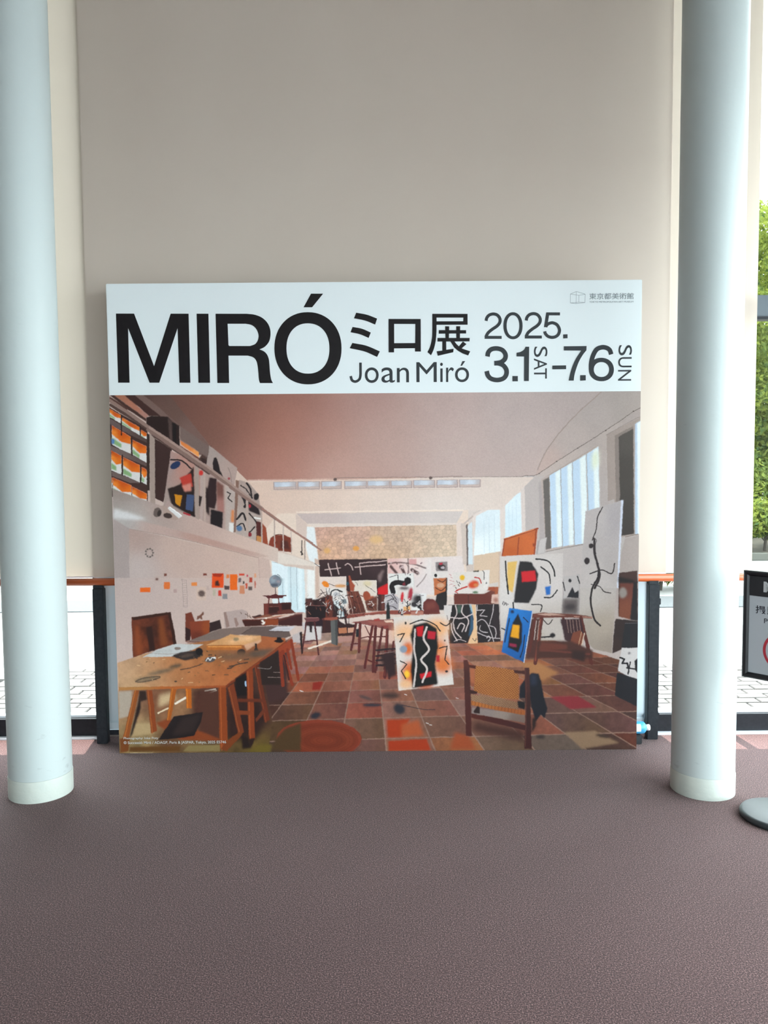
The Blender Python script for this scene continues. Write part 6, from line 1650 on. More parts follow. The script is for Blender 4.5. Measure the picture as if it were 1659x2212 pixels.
('P','#d9d5d2',[67,1859,161,1804,160,1759,66,1820],0.9),
('G',[(67,1859,'#b8541c'),(114,1832,'#c85e1e'),(66,1844,'#e89040'),(160,1784,'#de7a2c')],[67,1859,161,1804,160,1785,113,1804,66,1842],2.4),
('P','#8fae80',[66,1835,113,1799,113,1789,66,1823],4.2),
('P','#d9d5d2',[167,1792,198,1774,197,1732,166,1750],0.9),
('G',[(167,1792,'#b8541c'),(182,1783,'#c85e1e'),(166,1775,'#e89040'),(198,1755,'#de7a2c')],[167,1792,198,1774,198,1756,182,1757,166,1773],2.4),
('P','#8fae80',[166,1766,182,1753,181,1743,166,1753],4.2),
('P','#d9d5d2',[10,1818,111,1753,109,1657,7,1712],0.9),
('G',[(10,1818,'#b8541c'),(60,1786,'#c85e1e'),(9,1776,'#e89040'),(110,1710,'#de7a2c')],[10,1818,111,1753,110,1713,59,1726,9,1770],2.4),
('P','#8fae80',[8,1752,59,1716,58,1694,7,1721],4.2),
('P','#d9d5d2',[120,1738,195,1701,193,1611,118,1657],0.9),
('G',[(120,1738,'#b8541c'),(157,1720,'#c85e1e'),(119,1706,'#e89040'),(194,1661,'#de7a2c')],[120,1738,195,1701,194,1663,156,1664,119,1702],2.4),
('P','#8fae80',[119,1688,156,1655,155,1634,118,1663],4.2),
('P','#d9d5d2',[3,1682,57,1651,54,1548,0,1573],0.9),
('G',[(3,1682,'#b8541c'),(30,1667,'#c85e1e'),(2,1638,'#e89040'),(56,1605,'#de7a2c')],[3,1682,57,1651,56,1608,28,1603,2,1633],2.4),
('P','#8fae80',[1,1615,28,1593,28,1569,1,1582],4.2),
('P','#d9d5d2',[66,1645,157,1599,155,1505,63,1545],0.9),
('G',[(66,1645,'#b8541c'),(112,1622,'#c85e1e'),(65,1605,'#e89040'),(156,1557,'#de7a2c')],[66,1645,157,1599,156,1559,110,1564,65,1600],2.4),
('P','#8fae80',[64,1583,110,1554,109,1533,64,1553],4.2),
('P','#d9d5d2',[165,1590,193,1574,191,1492,163,1508],0.9),
('G',[(165,1590,'#b8541c'),(179,1582,'#c85e1e'),(164,1557,'#e89040'),(192,1537,'#de7a2c')],[165,1590,193,1574,192,1540,178,1531,164,1553],2.4),
('P','#8fae80',[164,1539,178,1523,177,1504,163,1514],4.2),
('P','#d9d5d2',[8,1534,108,1490,105,1399,6,1442],0.9),
('G',[(8,1534,'#b8541c'),(58,1512,'#c85e1e'),(7,1497,'#e89040'),(107,1449,'#de7a2c')],[8,1534,108,1490,107,1452,56,1455,7,1493],2.4),
('P','#8fae80',[7,1477,56,1446,56,1425,6,1450],4.2),
('P','#d9d5d2',[110,1484,190,1444,188,1371,109,1405],0.9),
('G',[(110,1484,'#b8541c'),(150,1464,'#c85e1e'),(110,1452,'#e89040'),(189,1411,'#de7a2c')],[110,1484,190,1444,189,1413,149,1419,110,1448],2.4),
('P','#8fae80',[109,1435,149,1411,149,1394,109,1411],4.2),
('P','#d9d5d2',[-10,1540,5,1534,4,1473,-11,1479],0.9),
('G',[(-10,1540,'#b8541c'),(-2,1537,'#c85e1e'),(-10,1516,'#e89040'),(5,1506,'#de7a2c')],[-10,1540,5,1534,5,1508,-3,1499,-10,1512],2.4),
('P','#8fae80',[-11,1502,-3,1493,-4,1479,-11,1484],4.2),
('P','#41302b',[192,1520,207,1520,206,1459,191,1462],0.9),
('P','#a8968d',[213,1768,240,1755,233,1443,207,1450],1.2),
('P','#5f84b8',[7,1745,23,1739,19,1715,6,1715],4.2),
('G',[(10,1836,'#6f605e'),(190,1747,'#5f4c48'),(6,1688,'#7a6a66')],[-1,1854,202,1738,201,1719,111,1762,-2,1824],0.9),
('G',[(10,1836,'#6f605e'),(190,1747,'#5f4c48'),(6,1688,'#7a6a66')],[1,1706,112,1660,199,1608,198,1589,60,1651,0,1682],0.9),
('G',[(10,1836,'#6f605e'),(190,1747,'#5f4c48'),(6,1688,'#7a6a66')],[0,1567,63,1548,160,1502,99,1503,3,1543],0.9),
('L','#33231f',[63,1871,61,1763],1.2,6,0),
('L','#33231f',[163,1820,162,1762],1.2,6,0),
('L','#33231f',[114,1756,114,1654],1.2,6.6,0),
('L','#33231f',[62,1654,60,1545],1.2,6.6,0),
('L','#33231f',[160,1599,159,1502],1.2,6.6,0),
('P','#41302b',[198,1771,213,1765,207,1502,192,1502],0.9),
('P','#32211f',[198,1858,223,1864,283,1862,316,1860,337,1833,376,1814,377,1697,341,1715,198,1822],1.2),
('P','#5a4844',[316,1857,336,1833,336,1721,320,1733],3.6),
('P','#251a1b',[340,1827,358,1823,356,1712,338,1721],3),
('P','#8a716c',[379,1808,480,1729,479,1693,381,1766],1.8),
('P','#5f3c36',[378,1766,479,1693,479,1672,381,1742],1.5),
('P','#c9a59a',[378,1742,479,1669,479,1659,380,1730],0.9),
('G',[(386,1724,'#d98850'),(461,1669,'#e8a060'),(431,1699,'#dd8c52')],[377,1733,401,1721,479,1666,478,1641,383,1709],1.2),
('P','#7a4030',[377,1706,478,1638,478,1623,380,1697],1.2),
('P','#452f2c',[240,1743,334,1685,306,1501,279,1397,232,1419],0.9),
('G',[(313,1592,'#a89590'),(284,1410,'#a8968f'),(373,1591,'#b78c80')],[327,1676,387,1652,498,1578,489,1298,277,1373],1.8),
('P','#30211f',[304,1470,371,1494,449,1591,450,1311,393,1342,320,1385],4.8),
('P','#2c3a5c',[376,1612,377,1607,376,1600,372,1594,366,1587,358,1582,349,1578,341,1576,333,1576,327,1578,323,1583,321,1588,323,1595,327,1602,333,1608,341,1613,349,1617,358,1619,366,1619,372,1617],3),
('P','#b8463a',[372,1531,433,1554,441,1481,389,1470],4.8),
('P','#c98a7c',[383,1488,432,1500,432,1457,395,1454],6),
('L','#2a2022',[326,1628,386,1621,434,1579],1.8,8.4,1),
('P','#c68a2c',[340,1440,382,1433,369,1372,345,1391],3),
('P','#4c5876',[407,1439,449,1433,438,1344,399,1357],2.4),
('P','#a8303a',[387,1342,426,1329,423,1317,386,1330],1.8),
('P','#b09a94',[300,1410,332,1379,308,1361,284,1373],3),
('P','#b5a19a',[483,1578,555,1529,538,1279,477,1304],2.4),
('P','#c8403a',[500,1554,500,1549,498,1545,495,1542,492,1540,488,1539,484,1540,481,1542,478,1545,477,1549,476,1554,477,1558,479,1562,481,1566,485,1568,488,1568,492,1568,496,1566,498,1562,500,1558],3.6),
('P','#30211f',[474,1432,492,1426,479,1371,470,1378],3),
('P','#d98035',[522,1444,522,1441,520,1438,518,1435,516,1434,513,1433,511,1434,508,1435,506,1438,505,1441,505,1444,505,1448,507,1451,509,1453,511,1455,514,1455,516,1455,519,1453,520,1451,522,1448],2.4),
('P','#574039',[471,1627,533,1699,549,1705,519,1554],2.4),
('P','#7d6a64',[378,1809,536,1699,523,1638,496,1657,377,1736],3.6),
('P','#3f2a27',[490,1639,523,1626,516,1554,495,1569],2.4),
('G',[(557,1674,'#aa9a94'),(647,1589,'#b49e96'),(553,1468,'#b09890')],[537,1705,686,1579,669,1485,627,1492,616,1236,489,1286,516,1590],1.2),
('P','#2c2022',[553,1602,560,1635,572,1638,583,1614,592,1565,609,1528,555,1547],3),
('L','#8a7a76',[635,1583,649,1546,654,1504],1.8,3,1),
('P','#a04a50',[647,1522,646,1520,645,1518,644,1517,642,1516,639,1516,637,1516,635,1517,634,1519,633,1520,632,1522,633,1524,634,1526,635,1527,637,1528,640,1528,642,1528,644,1527,646,1526,647,1524],3),
('P','#3a2628',[533,1529,573,1523,571,1407,558,1358,515,1371,520,1468],4.8),
('G',[(590,1468,'#7a544c'),(588,1370,'#a87a72')],[572,1511,609,1486,609,1334,570,1352],6),
('P','#261b1f',[536,1359,603,1340,598,1248,532,1273],3.6),
('P','#301f20',[511,1481,529,1468,529,1316,509,1347],7.2),
('P','#b9a9a2',[621,1486,675,1449,665,1217,616,1236],1.8),
('L','#332a2c',[629,1449,647,1440,632,1416,653,1397],1.2,6,0),
('P','#d08a5c',[649,1352,664,1351,663,1284,645,1284],6),
('P','#e0dcd8',[636,1284,660,1278,659,1223,635,1229],3.6),
('P','#8a6c60',[676,1516,697,1509,689,1406,671,1229,659,1229],2.4),
('G',[(706,1467,'#b09c94'),(784,1448,'#a8968e'),(703,1284,'#b7a79f')],[694,1516,749,1497,796,1439,813,1344,787,1173,671,1217],1.8),
('L','#2e2426',[703,1485,730,1467,754,1430],2.4,6,1),
('L','#2e2426',[736,1497,754,1466,763,1418],2.4,9.7,1),
('L','#2e2426',[711,1430,729,1387,722,1369],2.4,14.5,1),
('L','#2e2426',[679,1302,710,1333,727,1296],2.4,10.9,1),
('L','#2e2426',[678,1260,709,1278,723,1241],2.4,7.2,1),
('L','#2e2426',[746,1332,776,1295,794,1265],2.4,7.2,1),
('L','#2e2426',[745,1228,776,1259],2.4,7.2,1),
('P','#2c2224',[800,1419,797,1413,793,1409,789,1406,784,1405,780,1405,777,1408,774,1411,773,1416,773,1422,775,1428,777,1434,781,1438,785,1441,790,1442,794,1442,798,1439,800,1435,801,1430,801,1425],2.4),
('P','#2f2124',[741,1399,796,1375,807,1320,746,1345],3.6),
('P','#b0303c',[756,1372,756,1369,755,1366,753,1364,752,1363,750,1362,748,1363,746,1364,745,1366,744,1369,744,1372,744,1375,745,1378,746,1380,748,1381,750,1382,752,1381,754,1380,755,1378,756,1375],2.4),
('P','#5c7898',[707,1250,706,1245,704,1241,700,1237,696,1235,691,1234,686,1235,682,1237,678,1241,676,1245,675,1250,676,1255,679,1260,682,1263,687,1265,691,1266,696,1265,701,1263,704,1259,706,1255],3.6),
('P','#8a3038',[758,1216,758,1212,756,1209,754,1206,751,1204,747,1204,744,1204,741,1206,738,1209,737,1212,736,1216,737,1220,739,1223,741,1226,744,1228,748,1228,751,1228,754,1226,756,1223,758,1220],3),
('L','#e4e0dc',[776,1308,813,1301],2.4,8.4,1),
('P','#5a2c28',[785,1289,813,1283,817,1166,781,1179],1.8),
('P','#9a5038',[813,1283,837,1252,847,1154,811,1166],1.8),
('P','#c08a58',[784,1210,811,1206,811,1169,784,1179],1.8),
('P','#8a4230',[847,1154,860,1197,891,1215,940,1211,976,1196,975,1116],1.8),
('P','#5c2f28',[890,1172,915,1196,964,1190,976,1128,939,1122],6),
('L','#40241f',[873,1203,903,1216,940,1211],1.2,3,1),
('L','#a8968d',[227,1774,221,1392],1.8,27.7,0),
('L','#a8968d',[465,1603,461,1304],1.8,20.5,0),
('L','#b9a59b',[506,1554,504,1292],1.8,9.7,0),
('L','#b9a59b',[618,1492,616,1254],1.8,7.2,0),
('L','#b9a59b',[735,1412,734,1204],1.8,10.9,0),
('L','#b9a59b',[813,1344,813,1172],1.8,8.4,0),
('L','#b9a59b',[883,1300,883,1141],1.8,7.2,0),
('L','#b9a59b',[931,1269,932,1122],1.8,7.2,0),
('L','#5f4a44',[6,1926,220,1786,238,1756,375,1664,531,1553],2.4,15.7,0),
('L','#957c74',[3,1950,101,1883,220,1797,376,1691,495,1602],2.4,18.1,0),
('L','#8b726a',[208,1792,375,1676,531,1567,675,1464],2.4,22.9,0),
('L','#a88f86',[214,1803,376,1693,531,1583,675,1473,820,1359],2.4,12.1,0),
('L','#8f746c',[645,1476,820,1353,892,1300],2.4,15.7,0),
('L','#a07a70',[820,1356,952,1260,1135,1127],2.4,9.7,0),
('G',[(66,1442,'#98877f'),(247,1361,'#b09a92'),(489,1267,'#c0a79e'),(732,1173,'#cdb4a9'),(914,1116,'#d3bfb4'),(63,1339,'#b3aca8'),(123,1301,'#bab0ab')],[3,1473,217,1395,284,1373,477,1298,671,1223,841,1160,975,1103,1097,1059,1097,1016,938,1042,670,1149,366,1232,5,1315],1.8),
('G',[(32,1302,'#b5aeab'),(244,1251,'#bda59d'),(487,1188,'#b9988d'),(731,1118,'#bb9c91'),(822,1105,'#c9b1a6')],[5,1345,184,1289,488,1206,938,1070,853,1095,791,1090,365,1201,89,1254,5,1309],4.8),
('P','#d6d3d2',[6,1364,82,1345,184,1307,123,1301,5,1312],12.1),
('P','#6d5f5a',[263,1335,259,1327,253,1321,247,1317,240,1316,233,1317,228,1320,224,1326,222,1333,222,1341,224,1349,228,1357,233,1363,240,1366,247,1368,253,1367,258,1364,262,1358,265,1351,265,1343],3),
('P','#3f3432',[266,1334,264,1329,261,1324,257,1321,254,1319,250,1319,247,1321,245,1324,244,1329,244,1334,245,1340,247,1345,250,1350,253,1353,257,1355,260,1354,263,1353,266,1349,267,1345,267,1339],3),
('P','#b09a90',[272,1379,314,1367,380,1323,343,1296,282,1312],2.4),
('P','#4a3a36',[325,1319,323,1314,318,1311,313,1309,305,1308,298,1309,291,1311,284,1314,280,1318,277,1323,277,1327,279,1332,283,1335,289,1337,296,1338,304,1337,311,1335,317,1332,322,1328,324,1323],3),
('P','#d9d6d4',[308,1373,380,1320,361,1308,302,1361],3),
('L','#f0efee',[314,1370,377,1323],2.4,4.8,1),
('L','#4a3b38',[942,1105,976,1089],2.4,8.4,1),
('L','#3f3230',[1032,1181,1028,1101],1.8,4.8,1),
('L','#9c8a82',[1047,1180,1046,1076],1.8,4.8,1),
('L','#4f423e',[1025,1119,1034,1104],1.8,8.4,1),
('L','#e8e4e0',[1104,1048,1125,1041],2.4,7.2,1),
('L','#5a4c48',[1101,1054,1126,1035],1.2,3.6,1),
('P','#ddd0c6',[900,1120,973,1101,1095,1054,1110,1038,899,1056],2.4),
('L','#c9b6ac',[932,1273,930,1120],1.8,5.4,0),
('L','#c9b6ac',[974,1248,973,1110],1.8,5.4,0),
('P','#7d3f2e',[895,1206,937,1212,971,1187,973,1120,900,1126],2.4),
('P','#5a2f28',[919,1182,955,1181,967,1132,912,1139],6),
('L','#cbb8ae',[931,1267,930,1120],1.8,6,0),
('L','#a17c72',[896,1295,962,1249,1090,1165],2.4,9.7,0),
('P','#d3bba5',[1974,1090,2119,1113,2122,911,1970,912],1.3),
('P','#c9b0a0',[2108,1108,2122,1113,2122,911,2107,911],2.5),
('P','#cbbbb2',[1931,1042,1973,1048,1970,1003,1933,1003],1.9),
('P','#d0d8dc',[1937,1255,1963,1277,1967,1042,1941,1042],1.9),
('P','#6d5f5c',[1929,1261,1939,1268,1942,1036,1933,1036],2.5),
('L','#c3b2aa',[1915,1262,1966,1306],2.5,8.9,1),
('P','#cdbdb4',[1902,1268,1927,1268,1934,1042,1912,1042],2.5),
('G',[(2184,1169,'#c26c3a'),(2280,1168,'#c96f3c'),(2172,1105,'#b9622f'),(2312,1219,'#bd6a3c')],[2138,1182,2302,1236,2323,1240,2307,1094,2124,1083],1.3),
('L','#97492a',[2141,1179,2306,1232,2322,1237],1.9,8.9,0),
('L','#97492a',[2219,1188,2210,1088],1.9,6.3,0),
('L','#97492a',[2315,1235,2304,1096],1.9,7.6,0),
('L','#97492a',[2142,1176,2128,1086],1.9,5.7,0),
('L','#d98a58',[2146,1185,2299,1232],1.3,3.8,1),
('P','#8f3f22',[2295,1155,2308,1156,2306,1139,2296,1139],3.2),
('P','#a9a09e',[2338,1180,2373,1190,2361,1103,2313,1096,2322,1168],1.9),
('P','#c3bbb8',[2335,1177,2370,1188,2359,1104,2323,1098],1.9),
('G',[(2154,884,'#d2cac6'),(2379,947,'#cbc2be'),(2381,687,'#bdb3ac'),(2317,635,'#b3a79c')],[2113,1086,2461,1100,2457,617,2120,617],1.3),
('P','#d9b56e',[2156,1053,2211,1059,2198,975,2186,884,2157,904],3.8),
('L','#262022',[2146,1059,2151,975,2162,878],1.9,8.2,1),
('P','#262024',[2224,1059,2288,1052,2327,987,2315,902,2277,825,2190,829,2205,936],3.8),
('P','#c61f2e',[2234,1000,2308,1006,2315,948,2237,942],3.2),
('L','#262022',[2313,1071,2378,1057,2410,1012,2417,973],1.9,8.2,1),
('L','#262022',[2340,1025,2385,986,2392,934],1.9,7,1),
('P','#2a6cb0',[2363,915,2395,921,2393,872,2370,869],3.8),
('L','#262022',[2360,856,2399,859,2431,895],1.9,7,1),
('L','#262022',[2187,829,2190,790],1.9,7.6,1),
('L','#262022',[2290,818,2345,814,2339,778],1.9,5.7,1),
('L','#4a4244',[2135,836,2130,819],1.3,3.8,1),
('L','#4a4244',[2141,832,2138,814],1.3,3.8,1),
('L','#4a4244',[2147,829,2145,819],1.3,3.8,1),
('L','#4a4244',[2152,826,2153,814],1.3,3.8,1),
('L','#4a4244',[2158,822,2161,819],1.3,3.8,1),
('L','#2a2426',[2126,686,2149,676],1.9,7.6,1),
('P','#a39a97',[2462,959,2552,984,2558,760,2458,761],1.3),
('P','#b9b1ae',[2466,972,2552,981,2551,855,2464,849],1.9),
('P','#29242a',[2483,855,2514,913,2528,881,2548,894,2549,851],1.9),
('P','#2e282c',[2510,947,2510,944,2509,941,2507,939,2504,937,2501,937,2499,937,2496,939,2494,941,2493,944,2492,947,2493,951,2494,953,2496,956,2498,957,2501,958,2504,957,2506,956,2508,953,2510,950],1.9),
('L','#2e282c',[2540,972,2554,933],1.3,5.7,1),
('L','#3a3436',[2463,940,2473,894],1.9,5.7,1),
('P','#6a605e',[2464,846,2547,848,2542,760,2460,761],12.7),
('P','#4a4142',[2535,803,2534,797,2529,791,2522,787,2513,784,2503,783,2493,784,2484,787,2477,792,2472,797,2471,803,2472,809,2477,815,2484,819,2493,822,2503,823,2513,821,2522,819,2529,814,2534,809],15.2),
('G',[(2634,1107,'#b6ada9'),(2605,880,'#bcb3ad'),(2672,684,'#a99c90'),(2726,585,'#978a80'),(2751,1008,'#aca3a0')],[2595,1133,2801,1189,2761,995,2733,543,2635,566,2550,646,2558,945],1.3),
('G',[(2632,1293,'#bab1ae'),(2760,1292,'#aaa2a2'),(2636,971,'#bdb4b0'),(2751,1035,'#aea5a2')],[2583,1329,2785,1389,2763,905,2556,907],1.3),
('P','#c9cbd6',[2777,1388,2789,1389,2767,905,2758,905],1.3),
('L','#33282a',[2676,1351,2648,1293,2642,1229,2620,1171],1.3,5.7,1),
('L','#33282a',[2631,1178,2634,1100,2651,1036,2662,971,2637,906],3.8,12.7,1),
('P','#33282a',[2627,1137,2626,1133,2623,1129,2620,1127,2616,1125,2612,1125,2608,1127,2605,1129,2603,1133,2602,1137,2602,1142,2603,1146,2606,1149,2609,1152,2613,1153,2617,1153,2620,1152,2624,1149,2626,1146,2627,1141],2.5),
('P','#33282a',[2608,1055,2607,1050,2605,1045,2602,1041,2597,1038,2593,1037,2588,1038,2584,1041,2580,1045,2578,1050,2577,1056,2578,1061,2580,1066,2583,1070,2587,1073,2592,1074,2597,1073,2601,1070,2605,1066,2607,1061],2.5),
('L','#33282a',[2610,984,2674,1006,2729,986,2744,1041],1.3,6.3,1),
('L','#4a3f40',[2627,1184,2643,1171,2637,1146],1.3,3.2,1),
('L','#2a2022',[2658,1009,2652,964,2624,906,2615,835,2626,769,2639,730,2669,697],1.9,10.1,1),
('L','#33282a',[2617,927,2663,915,2689,886,2724,879],1.3,5.1,1),
('P','#4a342f',[2768,989,2870,1001,2875,728,2768,748],1.9),
('G',[(2798,911,'#6a3e34'),(2800,781,'#7a4a38')],[2775,931,2849,936,2848,826,2833,728,2771,748],3.2),
('P','#2a2222',[2765,970,2849,949,2862,930,2765,937],7.6),
('P','#8f8680',[2814,878,2813,869,2810,861,2805,854,2799,850,2792,848,2786,850,2779,854,2774,861,2771,869,2770,879,2771,888,2774,896,2779,903,2785,907,2791,908,2798,907,2804,902,2809,896,2813,887],8.9),
('P','#2a2426',[2849,936,2871,943,2875,721,2833,728],5.1),
('G',[(2769,683,'#3a2c2a'),(2834,650,'#2f2a2c'),(2758,585,'#40302c')],[2756,735,2875,721,2874,551,2791,565,2736,543,2749,716],2.5),
('P','#2a282c',[2804,709,2875,712,2878,564,2787,575],1.9),
('L','#6a6466',[2806,709,2875,710],1.3,2.5,1),
('P','#28262b',[2763,434,2877,400,2880,241,2753,305],1.9),
('P','#c3bdbb',[2789,573,2836,570,2878,574,2881,396,2819,417,2768,444],1.9),
('L','#242024',[2780,519,2804,509,2792,486,2821,486,2825,466],1.9,9.5,0),
('L','#242024',[2818,460,2864,453],1.9,8.2,1),
('L','#242024',[2837,492,2825,427],1.9,7.6,1),
('P','#242024',[2860,499,2879,515,2880,426,2864,446],2.5),
('P','#7a7476',[2839,542,2839,540,2837,538,2836,536,2834,535,2831,535,2829,535,2827,536,2825,538,2824,540,2823,542,2824,544,2825,546,2826,547,2829,548,2831,548,2833,548,2836,547,2837,545,2838,544],3.2),
('P','#6d3f34',[2290,766,2355,773,2549,760,2626,746,2623,737,2510,743,2291,743],1.9),
('P','#b9988a',[2316,764,2394,770,2478,756,2368,755],2.5),
('L','#b98c7e',[2523,749,2626,743],1.3,3.8,1),
('P','#54322c',[2278,740,2342,743,2338,517,2260,517],8.9),
('L','#5f2f28',[2345,739,2312,491],2.5,21.5,0),
('L','#5f2f28',[2310,740,2279,557],2.5,16.5,0),
('L','#5f2f28',[2562,741,2623,488],2.5,19,0),
('L','#5f2f28',[2465,738,2512,594],2.5,15.2,0),
('L','#84493a',[2339,733,2312,504],3.2,7.6,0),
('L','#b8a8a0',[2317,726,2305,622],2.5,4.4,0),
('L','#a8988f',[2333,726,2321,622],2.5,3.8,0),
('P','#40262a',[2449,735,2562,737,2582,646,2512,594,2473,620],3.8),
('L','#8a7068',[2484,731,2494,659],2.5,3.8,0),
('L','#8a7068',[2501,731,2510,659],2.5,3.8,0),
('L','#8a7068',[2517,731,2527,659],2.5,3.8,0),
('L','#8a7068',[2536,731,2546,659],2.5,3.8,0),
('L','#8a7068',[2552,731,2562,659],2.5,3.8,0),
('P','#7a4634',[2518,659,2559,672,2582,646,2564,574,2499,587],2.5),
('L','#c9b2a0',[2582,655,2564,574],1.9,5.7,0),
('L','#b99478',[2566,662,2548,580],1.9,4.4,0),
('P','#4f2f28',[2318,615,2505,614,2629,560,2629,514,2318,517],7.6),
('P','#6a3a2e',[2343,608,2486,594,2486,568,2331,556],8.9),
('L','#6a3a30',[2344,563,2610,540],5.1,10.1,1),
('P','#3a2624',[2512,561,2590,554,2584,495,2513,515],10.1),
('L','#2e2628',[2346,635,2401,639],3.2,8.2,1),
('P','#262022',[2422,645,2421,641,2419,637,2416,635,2411,633,2407,632,2402,633,2397,635,2394,638,2392,641,2391,645,2392,649,2394,653,2397,656,2402,658,2406,658,2411,658,2415,656,2419,653,2421,649],3.2),
('L','#3a3030',[2355,733,2381,706,2407,732],2.5,5.7,1),
('G',[(2090,898,'#7a463a'),(2038,853,'#6a342c')],[1864,884,2028,879,2106,917,2108,820,1864,822],1.9),
('P','#a0543a',[2044,898,2057,918,2106,917,2102,891],5.1),
('P','#a86040',[2089,911,2106,914,2099,846,2087,846],5.1),
('L','#4a2824',[1941,870,1945,824],1.9,3.2,1),
('P','#d2b3a6',[2072,873,2108,877,2108,820,2067,827],1.9),
('P','#a8786c',[2106,844,2105,840,2104,836,2101,833,2097,831,2093,830,2089,831,2086,833,2083,836,2081,840,2080,845,2081,849,2083,853,2085,856,2089,858,2093,859,2097,858,2101,856,2103,853,2105,849],7.6),
('P','#cfc4be',[2051,931,2107,943,2106,920,2051,918],2.5),
('P','#d8cfc9',[1857,997,2057,1008,2057,931,2038,898,2025,880,1861,882],1.3),
('P','#dcd4cf',[2025,1009,2060,1010,2048,902,2026,905],1.9),
('L','#3a3436',[2021,1007,2030,989,2028,957],1.3,3.8,1),
('P','#3a3436',[2046,939,2045,937,2045,935,2044,934,2043,933,2042,933,2040,933,2039,934,2039,935,2038,937,2038,939,2038,940,2039,942,2039,943,2040,944,2042,944,2043,944,2044,943,2045,942,2045,940],1.3),
('P','#4a4438',[1969,1007,2000,1009,2000,1001,1969,1000],1.3),
('P','#e0b43a',[1923,969,1922,965,1920,960,1917,957,1913,955,1909,954,1905,955,1901,957,1897,961,1895,965,1895,970,1895,975,1897,979,1901,982,1905,984,1909,985,1913,984,1917,982,1920,979,1922,974],5.1),
('P','#c8502a',[1998,941,1999,934,1997,927,1993,920,1986,915,1978,911,1969,909,1960,909,1952,911,1946,916,1942,921,1941,928,1943,936,1948,942,1954,948,1963,952,1972,954,1980,954,1988,952,1994,947],7.6),
('L','#b8322a',[1877,897,1903,909,1935,919],3.2,7.6,1),
('L','#b83a34',[1976,970,2002,964,2013,938],2.5,5.7,1),
('P','#c98050',[1996,928,1995,925,1994,923,1991,921,1987,919,1983,919,1979,919,1976,921,1973,923,1971,925,1970,928,1971,931,1973,934,1975,935,1979,937,1983,937,1987,937,1991,935,1993,933,1995,931],5.1),
('L','#50423e',[1877,952,1883,941],1.3,3.8,1),
('L','#50423e',[1886,932,1893,922],1.3,3.8,1),
('L','#50423e',[1870,919,1877,909],1.3,3.8,1),
('L','#50423e',[1890,945,1896,935],1.3,3.8,1),
('P','#5f7a5c',[1997,887,1996,885,1994,884,1990,882,1985,882,1980,881,1975,882,1970,883,1966,884,1964,886,1963,887,1964,889,1966,891,1970,892,1975,893,1980,893,1985,893,1990,892,1994,891,1996,889],3.2),
('L','#b02c2c',[1870,893,1883,884],1.9,5.1,1),
('L','#b0484a',[1837,989,1848,981],0.8,1.9,1),
('L','#b0484a',[1845,973,1856,967],0.8,1.9,1),
('L','#b0484a',[1839,956,1850,953],0.8,1.9,1),
('L','#b0484a',[1853,950,1864,949],0.8,1.9,1),
('L','#b0484a',[1848,934,1859,935],0.8,1.9,1),
('L','#b0484a',[1859,923,1870,927],0.8,1.9,1),
('L','#b0484a',[1837,928,1848,935],0.8,1.9,1),
('P','#2c2427',[1832,819,1948,818,1971,743,1968,677,1942,625,1839,607],1.9),
('P','#2a2224',[1851,818,1943,820,1970,754,1968,684,1938,606,1841,604,1843,727],1.1),
('P','#4a5a50',[1879,815,1904,815,1910,774,1882,772],6.5),
('P','#3f5f78',[1954,810,1965,768,1972,698,1954,648,1943,642,1954,710],7.1),
('P','#8fb0bc',[1949,819,1961,816,1968,771,1956,788],4.3),
('P','#dcb894',[1959,820,1981,819,1993,604,1940,603,1954,645,1972,687,1973,754],1.1),
('L','#30282a',[1965,631,1979,617,1985,631],1.1,3.3,1),
('L','#c5b5b2',[1871,817,1879,772,1860,727,1871,671,1904,634],1.6,6.5,1),
('L','#c5b5b2',[1912,816,1907,774,1943,732,1926,671],1.6,6.5,1),
('L','#c5b5b2',[1843,750,1904,744,1968,768],1.6,6.5,1),
('L','#c5b5b2',[1882,688,1899,716,1921,704,1907,671],1.6,6.5,1),
('L','#c5b5b2',[1849,716,1854,671,1879,620],1.6,6.5,1),
('L','#c5b5b2',[1863,616,1896,626,1929,614],1.1,3.8,1),
('P','#2c2326',[1985,821,2110,821,2118,613,1995,607],0.8),
('P','#33262a',[2059,820,2110,821,2118,618,2093,616],8.1),
('L','#bdb2b2',[1987,788,2031,789,2006,757,2045,753],1.4,4.6,0),
('L','#bdb2b2',[2081,819,2075,776,2059,709],1.4,4.6,1),
('L','#bdb2b2',[1994,726,2018,737,2043,717,2065,669,2082,613],1.4,4.6,1),
('L','#bdb2b2',[2054,703,2087,691,2095,661,2090,633],1.4,4.6,1),
('L','#bdb2b2',[1993,664,2037,644,2079,633,2115,630],1.4,4.6,1),
('L','#bdb2b2',[2009,703,2004,681,2023,667,2048,664],1.4,4.6,1),
('L','#bdb2b2',[2043,633,2054,644,2062,630,2051,616],1.4,4.6,1),
('L','#bdb2b2',[1991,815,1990,790],1.4,4.6,1),
('P','#cfc6c2',[1807,816,1853,817,1843,741,1840,733,1813,744],0.8),
('L','#40383a',[1824,761,1827,747,1829,739],1.1,2.4,1),
('G',[(2187,754,'#2a78ba'),(2265,688,'#246cac'),(2189,557,'#20609e'),(2228,504,'#20588f'),(2156,623,'#2870b0')],[2166,800,2297,780,2251,494,2125,555],1.3),
('L','#bcc0c8',[2295,779,2249,494],1.3,4.4,0),
('P','#1d181e',[2187,721,2216,767,2239,708,2237,609,2218,551,2159,581,2168,649],3.8),
('P','#dba02c',[2187,708,2224,701,2220,629,2175,639],3.8),
('P','#8f2a4a',[2169,604,2208,597,2208,580,2169,587],3.2),
('P','#1f3050',[2195,778,2194,776,2193,773,2191,771,2188,770,2184,769,2181,770,2178,771,2176,773,2175,776,2174,779,2175,781,2176,784,2178,786,2181,787,2184,788,2188,787,2190,786,2193,784,2194,781],3.8),
